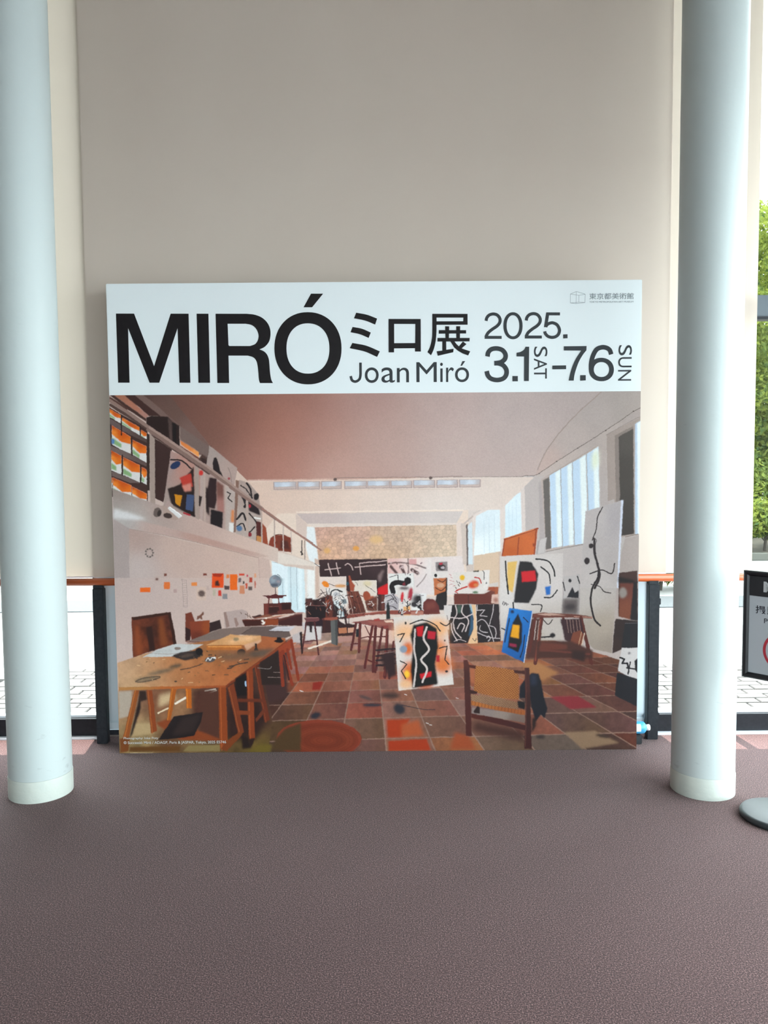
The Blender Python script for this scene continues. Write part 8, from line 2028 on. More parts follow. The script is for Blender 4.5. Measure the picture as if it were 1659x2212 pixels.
('date_numeral','grey',[[2263.5,2357.5,2263.9,2359.5,2264.3,2361.6,2264.6,2363.5,2264.9,2365.3,2265.2,2367.0,2265.6,2368.4,2265.9,2369.7,2266.3,2370.8,2266.9,2372.0,2267.7,2373.3,2268.6,2374.8,2269.6,2376.2,2270.7,2377.7,2271.8,2379.0,2273.0,2380.2,2274.2,2381.3,2275.4,2382.2,2276.7,2383.0,2278.2,2383.8,2279.9,2384.6,2281.8,2385.3,2283.8,2386.0,2285.9,2386.5,2288.0,2387.0,2290.1,2387.3,2292.1,2387.5,2294.0,2387.6,2295.9,2387.5,2297.9,2387.3,2300.0,2387.0,2302.1,2386.6,2304.1,2386.1,2306.0,2385.4,2307.8,2384.7,2309.4,2383.9,2310.8,2383.0,2312.2,2382.0,2313.6,2380.6,2315.2,2379.1,2316.6,2377.4,2318.0,2375.6,2319.2,2373.7,2320.3,2371.9,2321.1,2370.1,2321.7,2368.5,2322.2,2367.0,2322.5,2365.3,2322.7,2363.6,2322.7,2361.8,2322.6,2359.9,2322.4,2358.1,2322.1,2356.3,2321.6,2354.5,2321.0,2352.9,2320.3,2351.3,2319.4,2349.7,2318.4,2348.1,2317.1,2346.4,2315.7,2344.7,2314.0,2342.9,2312.2,2341.1,2310.3,2339.3,2308.3,2337.5,2306.2,2335.8,2303.8,2334.0,2301.1,2332.2,2298.3,2330.4,2295.2,2328.5,2292.1,2326.6,2289.0,2324.6,2285.9,2322.6,2283.1,2320.6,2280.4,2318.6,2277.9,2316.7,2275.3,2314.8,2272.8,2312.9,2270.4,2310.9,2268.0,2308.9,2265.7,2306.9,2263.5,2304.8,2261.4,2302.5,2259.4,2300.2,2257.6,2297.7,2256.0,2295.3,2254.5,2292.9,2253.2,2290.6,2252.1,2288.4,2251.1,2286.4,2250.2,2284.7,2249.5,2283.2,2248.7,2281.6,2248.1,2280.0,2247.7,2278.4,2247.4,2276.9,2247.3,2275.6,2247.3,2274.8,2247.3,2274.5,2247.3,2274.5,2247.2,2274.1,2263.7,2271.0,2263.9,2272.1,2264.0,2273.4,2264.0,2274.2,2264.0,2274.5,2264.0,2274.5,2264.0,2274.4,2264.0,2274.5,2264.2,2274.9,2264.6,2275.9,2265.3,2277.3,2266.1,2278.9,2267.0,2280.7,2268.0,2282.6,2269.1,2284.5,2270.2,2286.3,2271.4,2288.2,2272.7,2289.9,2274.0,2291.5,2275.5,2293.1,2277.3,2294.7,2279.2,2296.4,2281.2,2298.1,2283.4,2299.9,2285.7,2301.7,2288.1,2303.5,2290.6,2305.3,2293.1,2307.2,2295.6,2308.9,2298.3,2310.7,2301.3,2312.6,2304.3,2314.5,2307.5,2316.4,2310.6,2318.4,2313.7,2320.5,2316.7,2322.7,2319.4,2324.9,2321.8,2327.1,2324.1,2329.3,2326.3,2331.5,2328.4,2333.7,2330.4,2336.1,2332.2,2338.5,2333.9,2341.1,2335.3,2343.8,2336.6,2346.6,2337.6,2349.4,2338.4,2352.3,2339.0,2355.3,2339.3,2358.3,2339.5,2361.3,2339.4,2364.4,2339.1,2367.4,2338.5,2370.5,2337.6,2373.4,2336.5,2376.4,2335.1,2379.3,2333.5,2382.1,2331.6,2384.8,2329.6,2387.5,2327.5,2390.0,2325.2,2392.3,2322.8,2394.5,2320.2,2396.5,2317.4,2398.2,2314.6,2399.6,2311.6,2400.8,2308.6,2401.8,2305.6,2402.6,2302.6,2403.2,2299.6,2403.7,2296.7,2403.9,2293.7,2404.0,2290.7,2404.0,2287.7,2403.7,2284.7,2403.2,2281.7,2402.6,2278.7,2401.8,2275.9,2400.9,2273.1,2399.8,2270.5,2398.6,2267.9,2397.3,2265.5,2395.7,2263.2,2393.9,2261.2,2392.0,2259.3,2390.1,2257.5,2388.1,2256.0,2386.0,2254.5,2384.0,2253.3,2381.9,2252.1,2379.8,2250.9,2377.5,2250.0,2375.1,2249.3,2372.7,2248.8,2370.5,2248.4,2368.4,2248.1,2366.5,2247.8,2364.7,2247.5,2363.1,2247.1,2361.4]]),
('date_numeral','grey',[[2247.4,2264.1,2249.5,2280.1,2339.7,2279.3,2339.9,2263.3]]),
('date_numeral','grey',[[2362.8,2402.1,2436.8,2401.4,2436.9,2385.4,2378.1,2386.0,2370.5,2340.8,2369.6,2323.2,2351.2,2323.4]]),
('date_numeral','grey',[[2367.6,2320.6,2368.5,2322.1,2369.3,2323.7,2370.1,2325.1,2370.7,2326.4,2371.3,2327.5,2371.9,2328.5,2372.4,2329.2,2372.9,2329.9,2373.6,2330.5,2374.4,2331.2,2375.5,2332.0,2376.7,2332.8,2377.9,2333.5,2379.3,2334.3,2380.6,2334.9,2382.0,2335.5,2383.4,2336.1,2384.9,2336.5,2386.5,2337.0,2388.1,2337.4,2389.7,2337.7,2391.2,2338.0,2392.7,2338.2,2394.1,2338.3,2395.5,2338.3,2396.9,2338.1,2398.4,2337.8,2400.3,2337.3,2402.4,2336.7,2404.6,2336.0,2406.8,2335.1,2409.0,2334.1,2411.0,2333.1,2412.8,2331.9,2414.4,2330.7,2415.8,2329.4,2417.2,2327.8,2418.7,2325.7,2420.3,2323.3,2421.7,2320.8,2423.0,2318.1,2424.2,2315.4,2425.1,2312.8,2425.8,2310.4,2426.2,2308.4,2426.4,2306.4,2426.4,2304.4,2426.1,2302.2,2425.7,2299.9,2425.1,2297.7,2424.3,2295.5,2423.5,2293.3,2422.5,2291.4,2421.6,2289.7,2420.7,2288.3,2419.7,2287.0,2418.5,2285.7,2417.2,2284.6,2415.7,2283.4,2414.2,2282.4,2412.6,2281.4,2410.9,2280.5,2409.3,2279.8,2407.7,2279.1,2406.0,2278.6,2404.3,2278.2,2402.4,2277.8,2400.5,2277.6,2398.5,2277.4,2396.6,2277.3,2394.6,2277.3,2392.8,2277.4,2390.9,2277.6,2388.9,2277.9,2387.0,2278.3,2385.0,2278.8,2383.1,2279.3,2381.3,2280.0,2379.5,2280.7,2377.9,2281.4,2376.6,2282.2,2375.3,2283.1,2374.0,2284.1,2372.6,2285.4,2371.3,2286.8,2369.9,2288.3,2368.7,2289.8,2367.5,2291.3,2366.5,2292.8,2365.7,2294.0,2365.2,2294.8,2364.9,2295.4,2364.7,2296.0,2364.5,2296.7,2364.4,2297.6,2364.2,2298.8,2364.0,2300.2,2363.7,2301.8,2363.3,2303.3,2347.1,2299.7,2347.3,2298.7,2347.5,2297.8,2347.6,2296.6,2347.9,2295.3,2348.2,2293.6,2348.6,2291.7,2349.3,2289.7,2350.3,2287.6,2351.4,2285.5,2352.7,2283.6,2354.0,2281.8,2355.5,2279.8,2357.2,2277.8,2359.0,2275.7,2361.0,2273.7,2363.1,2271.8,2365.4,2269.9,2367.9,2268.2,2370.4,2266.8,2372.9,2265.6,2375.5,2264.5,2378.2,2263.6,2380.9,2262.8,2383.6,2262.1,2386.4,2261.6,2389.1,2261.2,2391.8,2260.9,2394.5,2260.8,2397.2,2260.8,2399.9,2260.9,2402.7,2261.1,2405.5,2261.5,2408.2,2262.0,2411.0,2262.7,2413.7,2263.6,2416.3,2264.6,2418.7,2265.8,2421.1,2267.0,2423.5,2268.5,2425.9,2270.1,2428.2,2271.9,2430.4,2273.9,2432.5,2276.1,2434.4,2278.5,2436.1,2281.1,2437.6,2283.7,2438.9,2286.5,2440.1,2289.5,2441.1,2292.7,2442.0,2296.0,2442.7,2299.4,2443.1,2303.0,2443.1,2306.6,2442.8,2310.3,2442.1,2313.9,2441.1,2317.6,2439.8,2321.2,2438.2,2324.7,2436.5,2328.2,2434.6,2331.6,2432.5,2334.8,2430.3,2337.8,2427.9,2340.6,2425.2,2343.1,2422.3,2345.4,2419.2,2347.3,2416.2,2348.9,2413.1,2350.3,2410.1,2351.4,2407.3,2352.4,2404.5,2353.2,2401.8,2353.9,2399.0,2354.4,2396.2,2354.7,2393.5,2354.8,2390.8,2354.6,2388.4,2354.3,2386.0,2353.9,2383.8,2353.4,2381.8,2352.9,2379.7,2352.3,2377.6,2351.7,2375.4,2350.8,2373.3,2349.9,2371.3,2348.9,2369.3,2347.8,2367.4,2346.7,2365.5,2345.4,2363.8,2344.1,2362.1,2342.7,2360.4,2341.0,2358.9,2339.3,2357.7,2337.5,2356.7,2335.8,2355.8,2334.2,2355.1,2332.8,2354.4,2331.5,2353.8,2330.4,2353.1,2329.2]]),
('date_numeral','grey',[[2454.8,2284.1,2478.0,2284.9,2478.3,2263.6,2455.1,2262.7]]),
('date_numeral','grey',[[2059.0,2167.2,2059.6,2170.0,2060.0,2173.0,2060.4,2175.8,2060.8,2178.4,2061.1,2180.7,2061.5,2182.6,2061.9,2184.2,2062.4,2185.5,2062.9,2186.5,2063.8,2187.9,2064.9,2189.3,2066.1,2190.8,2067.4,2192.2,2068.8,2193.4,2070.2,2194.6,2071.7,2195.6,2073.3,2196.5,2074.8,2197.3,2076.6,2197.9,2078.8,2198.5,2081.2,2199.1,2083.8,2199.5,2086.5,2199.8,2089.3,2200.0,2092.1,2200.1,2094.8,2200.0,2097.5,2199.8,2100.2,2199.5,2103.1,2199.0,2106.1,2198.4,2109.0,2197.7,2111.9,2196.8,2114.5,2195.9,2116.9,2194.8,2119.0,2193.8,2120.7,2192.7,2122.3,2191.5,2123.9,2190.0,2125.6,2188.2,2127.1,2186.3,2128.6,2184.3,2129.8,2182.3,2130.9,2180.3,2131.7,2178.5,2132.2,2177.0,2132.5,2175.5,2132.7,2174.0,2132.7,2172.3,2132.6,2170.4,2132.4,2168.6,2132.0,2166.8,2131.5,2165.0,2130.8,2163.5,2130.2,2162.2,2129.4,2161.0,2128.4,2159.7,2127.1,2158.3,2125.6,2156.9,2123.8,2155.5,2121.9,2154.1,2119.9,2152.8,2117.9,2151.7,2116.2,2150.7,2114.5,2150.0,2112.7,2149.4,2110.6,2148.9,2108.2,2148.4,2105.6,2148.0,2103.0,2147.6,2100.4,2147.3,2097.8,2147.0,2095.5,2146.7,2093.8,2146.5,2092.5,2146.3,2091.4,2146.3,2090.4,2146.3,2089.3,2146.3,2088.1,2146.3,2086.7,2146.4,2085.1,2146.4,2083.4,2146.4,2084.2,2121.7,2085.4,2121.7,2086.5,2121.7,2087.7,2121.7,2089.1,2121.6,2090.8,2121.6,2092.6,2121.6,2094.7,2121.7,2096.9,2121.9,2099.2,2122.2,2101.4,2122.5,2103.8,2122.8,2106.7,2123.2,2109.8,2123.6,2113.1,2124.1,2116.5,2124.9,2120.1,2125.8,2123.7,2127.0,2127.2,2128.5,2130.4,2130.1,2133.4,2131.8,2136.3,2133.8,2139.3,2135.9,2142.1,2138.2,2144.9,2140.8,2147.5,2143.5,2149.9,2146.6,2152.0,2149.9,2153.7,2153.3,2155.0,2156.7,2156.1,2160.3,2156.9,2163.9,2157.4,2167.7,2157.6,2171.5,2157.5,2175.4,2157.0,2179.3,2156.2,2183.2,2154.9,2187.0,2153.3,2190.6,2151.4,2194.2,2149.3,2197.6,2146.9,2201.0,2144.3,2204.2,2141.4,2207.2,2138.3,2210.1,2134.9,2212.7,2131.2,2215.0,2127.3,2217.0,2123.4,2218.7,2119.4,2220.1,2115.4,2221.4,2111.3,2222.4,2107.3,2223.2,2103.4,2223.8,2099.6,2224.3,2095.7,2224.6,2091.7,2224.7,2087.7,2224.6,2083.8,2224.3,2079.8,2223.9,2076.0,2223.2,2072.2,2222.4,2068.5,2221.3,2064.9,2219.9,2061.4,2218.3,2058.1,2216.4,2055.1,2214.4,2052.3,2212.1,2049.7,2209.7,2047.3,2207.2,2045.1,2204.6,2043.1,2201.9,2041.2,2198.9,2039.5,2195.5,2038.2,2191.9,2037.2,2188.5,2036.6,2185.3,2036.1,2182.3,2035.7,2179.5,2035.4,2176.9,2035.0,2174.7,2034.6,2172.3]]),
('date_numeral','grey',[[2083.6,2121.2,2086.5,2121.1,2089.4,2121.1,2092.2,2121.1,2094.9,2121.1,2097.3,2121.1,2099.5,2121.0,2101.6,2120.9,2103.5,2120.6,2105.5,2120.2,2107.7,2119.6,2110.2,2118.9,2112.7,2118.1,2115.0,2117.2,2117.3,2116.3,2119.5,2115.3,2121.4,2114.2,2123.2,2113.1,2124.7,2111.8,2126.4,2110.4,2128.1,2108.6,2129.9,2106.7,2131.5,2104.6,2133.1,2102.5,2134.4,2100.4,2135.6,2098.3,2136.5,2096.3,2137.1,2094.6,2137.6,2092.8,2137.9,2090.8,2138.1,2088.6,2138.2,2086.3,2138.1,2083.9,2137.9,2081.6,2137.5,2079.4,2137.0,2077.4,2136.4,2075.5,2135.7,2073.8,2134.8,2072.0,2133.8,2070.3,2132.7,2068.7,2131.5,2067.1,2130.2,2065.7,2128.8,2064.4,2127.2,2063.2,2125.6,2062.2,2123.7,2061.2,2121.3,2060.2,2118.6,2059.2,2115.7,2058.3,2112.6,2057.6,2109.4,2057.0,2106.2,2056.5,2103.1,2056.2,2100.2,2056.1,2097.3,2056.1,2094.1,2056.3,2090.8,2056.7,2087.5,2057.3,2084.2,2057.9,2081.1,2058.7,2078.1,2059.6,2075.5,2060.6,2073.3,2061.6,2071.5,2062.5,2069.8,2063.6,2068.2,2064.9,2066.7,2066.2,2065.2,2067.7,2063.9,2069.3,2062.5,2071.0,2061.3,2072.8,2060.2,2074.4,2059.5,2075.8,2058.9,2077.2,2058.4,2079.0,2057.8,2081.1,2057.3,2083.5,2056.8,2086.1,2056.3,2088.9,2055.6,2092.0,2054.9,2094.9,2030.7,2089.2,2031.3,2086.8,2031.8,2084.4,2032.3,2081.8,2032.9,2079.0,2033.5,2075.9,2034.4,2072.7,2035.4,2069.2,2036.9,2065.7,2038.7,2062.3,2040.5,2059.4,2042.5,2056.6,2044.6,2053.8,2047.0,2051.1,2049.6,2048.5,2052.4,2045.9,2055.6,2043.5,2059.0,2041.3,2062.6,2039.4,2066.5,2037.7,2070.5,2036.2,2074.6,2035.0,2078.9,2033.9,2083.3,2033.0,2087.7,2032.2,2092.2,2031.7,2096.6,2031.4,2100.9,2031.3,2105.3,2031.5,2109.6,2032.0,2114.0,2032.6,2118.3,2033.4,2122.6,2034.5,2126.8,2035.7,2130.8,2037.2,2134.7,2038.8,2138.4,2040.8,2141.9,2043.0,2145.0,2045.4,2148.0,2048.1,2150.6,2050.9,2153.0,2053.9,2155.1,2057.0,2156.9,2060.2,2158.5,2063.5,2159.9,2066.9,2161.0,2070.4,2161.9,2074.1,2162.6,2077.9,2163.0,2081.8,2163.1,2085.7,2163.0,2089.6,2162.7,2093.6,2162.0,2097.6,2161.0,2101.5,2159.6,2105.4,2157.8,2109.1,2155.9,2112.6,2153.7,2116.1,2151.3,2119.3,2148.8,2122.4,2146.2,2125.4,2143.4,2128.1,2140.5,2130.7,2137.4,2133.1,2134.1,2135.2,2130.7,2137.1,2127.3,2138.7,2123.9,2140.1,2120.6,2141.4,2117.3,2142.4,2114.1,2143.4,2110.9,2144.2,2107.4,2144.9,2103.9,2145.4,2100.6,2145.7,2097.4,2145.8,2094.4,2145.8,2091.6,2145.8,2089.0,2145.7,2086.6,2145.7,2084.0,2145.8]]),
('date_numeral','grey',[[2181.8,2064.5,2211.1,2064.2,2211.3,2035.7,2182.0,2036.0]]),
('date_numeral','grey',[[2203.7,2188.6,2206.6,2189.1,2209.6,2189.6,2212.6,2190.0,2215.5,2190.4,2218.5,2191.0,2221.4,2191.7,2224.2,2192.7,2227.1,2193.9,2230.0,2195.4,2232.9,2196.9,2235.7,2198.6,2238.4,2200.5,2240.9,2202.4,2243.1,2204.3,2244.9,2206.4,2246.4,2208.6,2247.6,2210.8,2248.7,2213.2,2249.8,2215.6,2250.9,2218.0,2252.1,2220.3,2271.6,2220.1,2270.4,2036.8,2244.4,2037.0,2245.0,2167.9,2203.8,2168.8]]),
('date_numeral','grey',[[2397.1,2118.8,2471.3,2119.2,2471.6,2098.8,2397.3,2098.4]]),
('date_numeral','grey',[[2458.2,2221.0,2581.0,2221.5,2580.2,2198.5,2577.5,2195.2,2574.8,2192.1,2572.1,2189.0,2569.4,2185.8,2566.7,2182.4,2563.9,2178.7,2561.1,2174.6,2558.1,2170.0,2555.0,2165.1,2551.9,2159.8,2548.7,2154.4,2545.6,2148.8,2542.7,2143.0,2539.9,2137.3,2537.3,2131.4,2534.8,2125.2,2532.4,2118.8,2530.1,2112.4,2528.0,2106.2,2526.0,2100.2,2524.2,2094.6,2522.6,2089.4,2521.1,2084.4,2519.8,2079.7,2518.7,2075.2,2517.7,2070.8,2516.7,2066.6,2515.9,2062.4,2515.2,2058.5,2514.7,2054.7,2514.3,2051.1,2513.9,2047.6,2513.6,2044.2,2513.3,2040.7,2513.0,2037.2,2485.8,2037.4,2485.8,2037.4,2486.6,2041.7,2487.4,2045.8,2488.1,2049.9,2488.9,2054.1,2489.8,2058.4,2490.8,2063.0,2492.0,2068.0,2493.4,2073.5,2494.9,2079.4,2496.5,2085.5,2498.3,2091.9,2500.2,2098.3,2502.3,2104.6,2504.5,2110.8,2506.8,2116.9,2509.1,2123.0,2511.7,2129.1,2514.3,2135.2,2517.2,2141.3,2520.2,2147.4,2523.4,2153.5,2527.0,2159.7,2530.8,2165.9,2534.9,2172.2,2539.0,2178.4,2543.3,2184.7,2547.5,2190.9,2551.6,2197.2,2458.5,2198.6]]),
('date_numeral','grey',[[2547.9,2065.9,2577.7,2066.1,2578.0,2037.7,2548.2,2036.3]]),
('date_numeral','grey',[[2726.1,2179.5,2725.2,2181.9,2724.5,2184.3,2723.8,2186.9,2723.0,2189.8,2722.1,2192.8,2721.0,2196.0,2719.7,2199.3,2717.9,2202.8,2715.8,2206.1,2713.4,2208.9,2710.9,2211.4,2708.3,2213.7,2705.6,2215.7,2702.8,2217.6,2699.9,2219.2,2697.0,2220.7,2694.0,2221.9,2691.0,2223.0,2688.0,2224.0,2684.8,2224.8,2681.5,2225.5,2678.1,2226.1,2674.6,2226.5,2671.0,2226.7,2667.3,2226.7,2663.6,2226.4,2660.0,2225.9,2656.6,2225.3,2653.1,2224.5,2649.5,2223.6,2645.7,2222.5,2641.9,2221.0,2638.0,2219.2,2634.0,2217.0,2630.2,2214.3,2626.6,2211.2,2623.3,2207.6,2620.3,2203.9,2617.5,2199.8,2614.8,2195.6,2612.4,2191.3,2610.1,2186.8,2608.0,2182.3,2606.0,2177.8,2604.2,2173.3,2602.5,2168.7,2601.0,2163.8,2599.6,2158.9,2598.4,2153.9,2597.4,2149.0,2596.4,2144.2,2595.6,2139.4,2594.9,2134.9,2594.3,2130.5,2593.8,2126.1,2593.5,2121.8,2593.3,2117.7,2593.3,2113.9,2593.4,2110.1,2593.4,2106.6,2593.5,2103.1,2593.6,2099.8,2593.5,2096.3,2618.5,2095.6,2618.5,2099.3,2618.4,2103.0,2618.4,2106.6,2618.3,2110.0,2618.2,2113.4,2618.3,2116.7,2618.4,2120.0,2618.6,2123.3,2619.0,2126.8,2619.6,2130.8,2620.2,2134.9,2621.0,2139.3,2621.8,2143.6,2622.7,2148.0,2623.8,2152.3,2624.9,2156.4,2626.1,2160.4,2627.5,2164.1,2629.0,2167.9,2630.7,2171.8,2632.5,2175.6,2634.4,2179.3,2636.4,2182.8,2638.4,2186.1,2640.4,2189.0,2642.4,2191.4,2644.2,2193.4,2645.9,2194.9,2647.8,2196.2,2649.8,2197.3,2652.0,2198.3,2654.4,2199.2,2656.9,2200.0,2659.4,2200.6,2662.1,2201.2,2664.6,2201.6,2666.8,2202.0,2668.8,2202.1,2670.9,2202.1,2673.1,2202.0,2675.2,2201.7,2677.4,2201.4,2679.5,2200.9,2681.5,2200.4,2683.4,2199.8,2685.2,2199.1,2686.9,2198.4,2688.6,2197.6,2690.1,2196.7,2691.5,2195.8,2692.8,2194.8,2694.0,2193.8,2695.0,2192.8,2695.8,2191.8,2696.4,2190.9,2697.0,2189.7,2697.7,2188.1,2698.4,2186.0,2699.1,2183.6,2699.8,2181.0,2700.6,2178.1,2701.5,2175.1,2702.4,2172.2]]),
('date_numeral','grey',[[2729.6,2094.8,2729.2,2085.6,2727.7,2077.3,2725.1,2069.5,2721.5,2062.2,2716.9,2055.6,2711.4,2049.7,2705.0,2044.5,2697.9,2040.2,2690.1,2036.9,2681.7,2034.4,2672.7,2033.0,2662.8,2032.6,2652.8,2033.2,2643.8,2034.8,2635.3,2037.4,2627.4,2040.9,2620.1,2045.3,2613.6,2050.6,2607.9,2056.6,2603.1,2063.3,2599.3,2070.6,2596.5,2078.5,2594.7,2086.9,2594.1,2096.1,2594.5,2105.2,2596.0,2113.6,2598.6,2121.4,2602.2,2128.6,2606.8,2135.2,2612.3,2141.1,2618.7,2146.2,2625.8,2150.5,2633.6,2153.9,2642.0,2156.3,2651.0,2157.7,2660.9,2158.2,2670.8,2157.6,2679.9,2156.0,2688.3,2153.4,2696.2,2149.9,2703.5,2145.5,2710.0,2140.2,2715.7,2134.2,2720.5,2127.5,2724.3,2120.2,2727.1,2112.4,2728.9,2104.0],[2703.6,2095.0,2703.3,2089.2,2702.4,2084.0,2700.9,2079.0,2698.7,2074.4,2695.9,2070.2,2692.5,2066.5,2688.6,2063.2,2684.3,2060.5,2679.6,2058.4,2674.5,2056.9,2669.0,2056.0,2663.0,2055.7,2656.9,2056.1,2651.4,2057.1,2646.3,2058.7,2641.4,2060.9,2637.0,2063.7,2633.1,2067.0,2629.6,2070.9,2626.7,2075.1,2624.4,2079.7,2622.7,2084.7,2621.6,2090.0,2621.2,2095.8,2621.4,2101.6,2622.4,2106.9,2623.9,2111.8,2626.1,2116.4,2628.9,2120.6,2632.3,2124.3,2636.1,2127.6,2640.5,2130.3,2645.2,2132.4,2650.3,2133.9,2655.8,2134.8,2661.8,2135.1,2667.8,2134.7,2673.3,2133.7,2678.5,2132.1,2683.3,2129.9,2687.7,2127.1,2691.7,2123.8,2695.1,2120.0,2698.0,2115.7,2700.4,2111.1,2702.1,2106.1,2703.2,2100.9]]),
('name_letter','grey',[[1355.0,2142.5,1355.0,2138.3,1354.9,2133.9,1354.9,2129.5,1354.9,2125.2,1354.9,2120.8,1354.9,2116.6,1354.8,2112.4,1354.8,2108.4,1354.8,2104.6,1354.7,2100.9,1354.8,2097.3,1354.8,2093.8,1354.8,2090.6,1354.8,2087.5,1354.8,2084.5,1354.7,2081.7,1354.5,2079.0,1354.2,2076.3,1353.8,2073.6,1353.4,2070.9,1353.0,2068.3,1352.6,2065.9,1352.0,2063.8,1351.4,2061.8,1350.8,2060.1,1350.0,2058.6,1349.1,2057.3,1348.0,2056.0,1346.5,2054.6,1344.8,2053.2,1342.8,2051.8,1340.9,2050.7,1338.9,2049.6,1336.9,2048.9,1335.2,2048.3,1333.9,2048.1,1332.6,2048.0,1331.1,2048.1,1329.5,2048.4,1327.8,2048.9,1326.2,2049.5,1324.7,2050.3,1323.2,2051.2,1322.0,2052.1,1321.1,2053.0,1320.4,2054.0,1319.7,2055.3,1319.1,2057.1,1318.4,2059.3,1317.8,2061.8,1317.2,2064.5,1316.5,2067.3,1315.8,2070.2,1314.9,2072.9,1301.5,2069.0,1302.3,2066.6,1302.9,2064.1,1303.5,2061.4,1304.1,2058.6,1304.9,2055.7,1305.8,2052.7,1306.9,2049.7,1308.5,2046.8,1310.4,2044.0,1312.7,2041.8,1315.2,2039.8,1317.8,2038.2,1320.5,2036.8,1323.4,2035.7,1326.3,2034.9,1329.4,2034.3,1332.5,2034.1,1335.6,2034.3,1338.7,2034.9,1341.8,2035.8,1344.8,2037.0,1347.7,2038.5,1350.5,2040.2,1353.2,2042.1,1355.8,2044.2,1358.2,2046.4,1360.3,2048.9,1362.1,2051.5,1363.5,2054.3,1364.7,2057.2,1365.6,2060.1,1366.3,2063.0,1366.8,2065.9,1367.3,2068.7,1367.7,2071.6,1368.1,2074.5,1368.5,2077.6,1368.7,2080.9,1368.8,2084.1,1368.9,2087.3,1368.8,2090.6,1368.8,2093.9,1368.8,2097.3,1368.8,2100.8,1368.8,2104.4,1368.8,2108.2,1368.8,2112.3,1368.9,2116.4,1368.9,2120.7,1368.9,2125.1,1368.9,2129.4,1368.9,2133.8,1369.0,2138.1,1369.0,2142.4]]),
('museum_emblem','pale',[[2492.4,2497.5,2524.2,2510.4,2523.6,2511.9,2491.7,2499.0]]),
('museum_emblem','pale',[[2523.7,2510.4,2571.1,2496.1,2571.6,2497.7,2524.1,2512.0]]),
('museum_emblem','pale',[[2571.2,2497.7,2537.5,2491.2,2537.8,2489.7,2571.5,2496.1]]),
('museum_emblem','pale',[[2537.8,2491.2,2492.2,2499.0,2491.9,2497.4,2537.5,2489.7]]),
('museum_emblem','pale',[[2491.2,2498.3,2491.2,2450.5,2492.9,2450.5,2492.9,2498.2]]),
('museum_emblem','pale',[[2570.5,2496.9,2569.9,2452.8,2571.6,2452.7,2572.2,2496.9]]),
('museum_emblem','pale',[[2536.8,2490.5,2536.4,2454.2,2538.0,2454.2,2538.5,2490.4]]),
('museum_emblem','pale',[[2522.5,2510.6,2521.2,2446.7,2522.9,2446.7,2524.1,2510.6]]),
('museum_emblem','pale',[[2491.9,2449.7,2521.9,2445.9,2522.1,2447.5,2492.1,2451.3]]),
('museum_emblem','pale',[[2522.1,2445.9,2570.9,2451.9,2570.6,2453.5,2521.9,2447.5]]),
('museum_emblem','pale',[[2570.8,2453.5,2537.2,2455.3,2537.2,2453.7,2570.7,2451.9]]),
('museum_emblem','pale',[[2537.1,2455.3,2491.9,2451.3,2492.1,2449.7,2537.3,2453.7]])]
TEXTS = [
('name_letter','grey','o',(1384.7,2033.2,1459.7,2116.4),0,0.0),
('name_letter','grey','a',(1474.1,2033.7,1546.5,2115.6),0,0.0),
('name_letter','grey','n',(1557.8,2035.2,1623.3,2113.5),0,0.0),
('name_letter','grey','M',(1663.1,2035.4,1773.3,2142.3),0,0.0),
('name_letter','grey','i',(1791.4,2035.5,1806.3,2138.4),0,0.0),
('name_letter','grey','r',(1823.5,2035.1,1866.4,2113.4),0,0.0),
('name_letter','grey','ó',(1871.8,2033.6,1947.7,2146.3),0,0.0),
('weekday_letter','grey','S',(2297.3,2164.9,2370.3,2220.6),1,0.0),
('weekday_letter','grey','A',(2297.9,2096.3,2368.3,2157.5),1,0.0),
('weekday_letter','grey','T',(2298.3,2049.1,2367.7,2104.4),1,0.0),
('weekday_letter','grey','S',(2753.4,2169.8,2825.9,2224.9),1,0.0),
('weekday_letter','grey','U',(2752.3,2106.0,2824.9,2160.7),1,0.0),
('weekday_letter','grey','N',(2752.3,2034.6,2823.4,2092.1),1,0.0),
('museum_name','pale','東京都美術館',(2593.1,2468.5,2831.9,2502.1),0,0.006),
('museum_name','pale','TOKYO METROPOLITAN ART MUSEUM',(2594.4,2450.8,2830.9,2459.7),0,0.0),
('caption','white','Photography: Inke Poty',(26.2,76.1,219.3,92.4),0,0.012),
('caption','white','© Successió Miró / ADAGP, Paris & JASPAR, Tokyo, 2025 E5746',(25.6,48.2,594.9,68.9),0,0.012)]

# ------------------------------------------------------------------ free-standing notice
M_nfr = mat('black_notice_frame', (0.012, 0.011, 0.013), rough=0.35, noise=(60, 0.4, (0.02, 0.019, 0.022)))
M_nwh = mat('notice_paper', (0.50, 0.53, 0.57), rough=0.3, noise=(4, 0.2, (0.46, 0.49, 0.53)))
M_nhd = mat('notice_header', (0.02, 0.02, 0.024), rough=0.35, noise=(40, 0.4, (0.028, 0.027, 0.03)))
M_nred = mat('notice_red', (0.50, 0.035, 0.055), rough=0.4, noise=(40, 0.3, (0.42, 0.03, 0.05)))
M_npale = mat('notice_pale_letter', (0.55, 0.56, 0.58), rough=0.4, noise=(40, 0.2, (0.5, 0.52, 0.54)))
M_ndark = mat('notice_dark_letter', (0.03, 0.032, 0.045), rough=0.4, noise=(40, 0.3, (0.04, 0.042, 0.055)))
M_nbase = mat('dark_enamel', (0.028, 0.032, 0.036), rough=0.42, spec=0.6, noise=(20, 0.3, (0.036, 0.04, 0.046)))


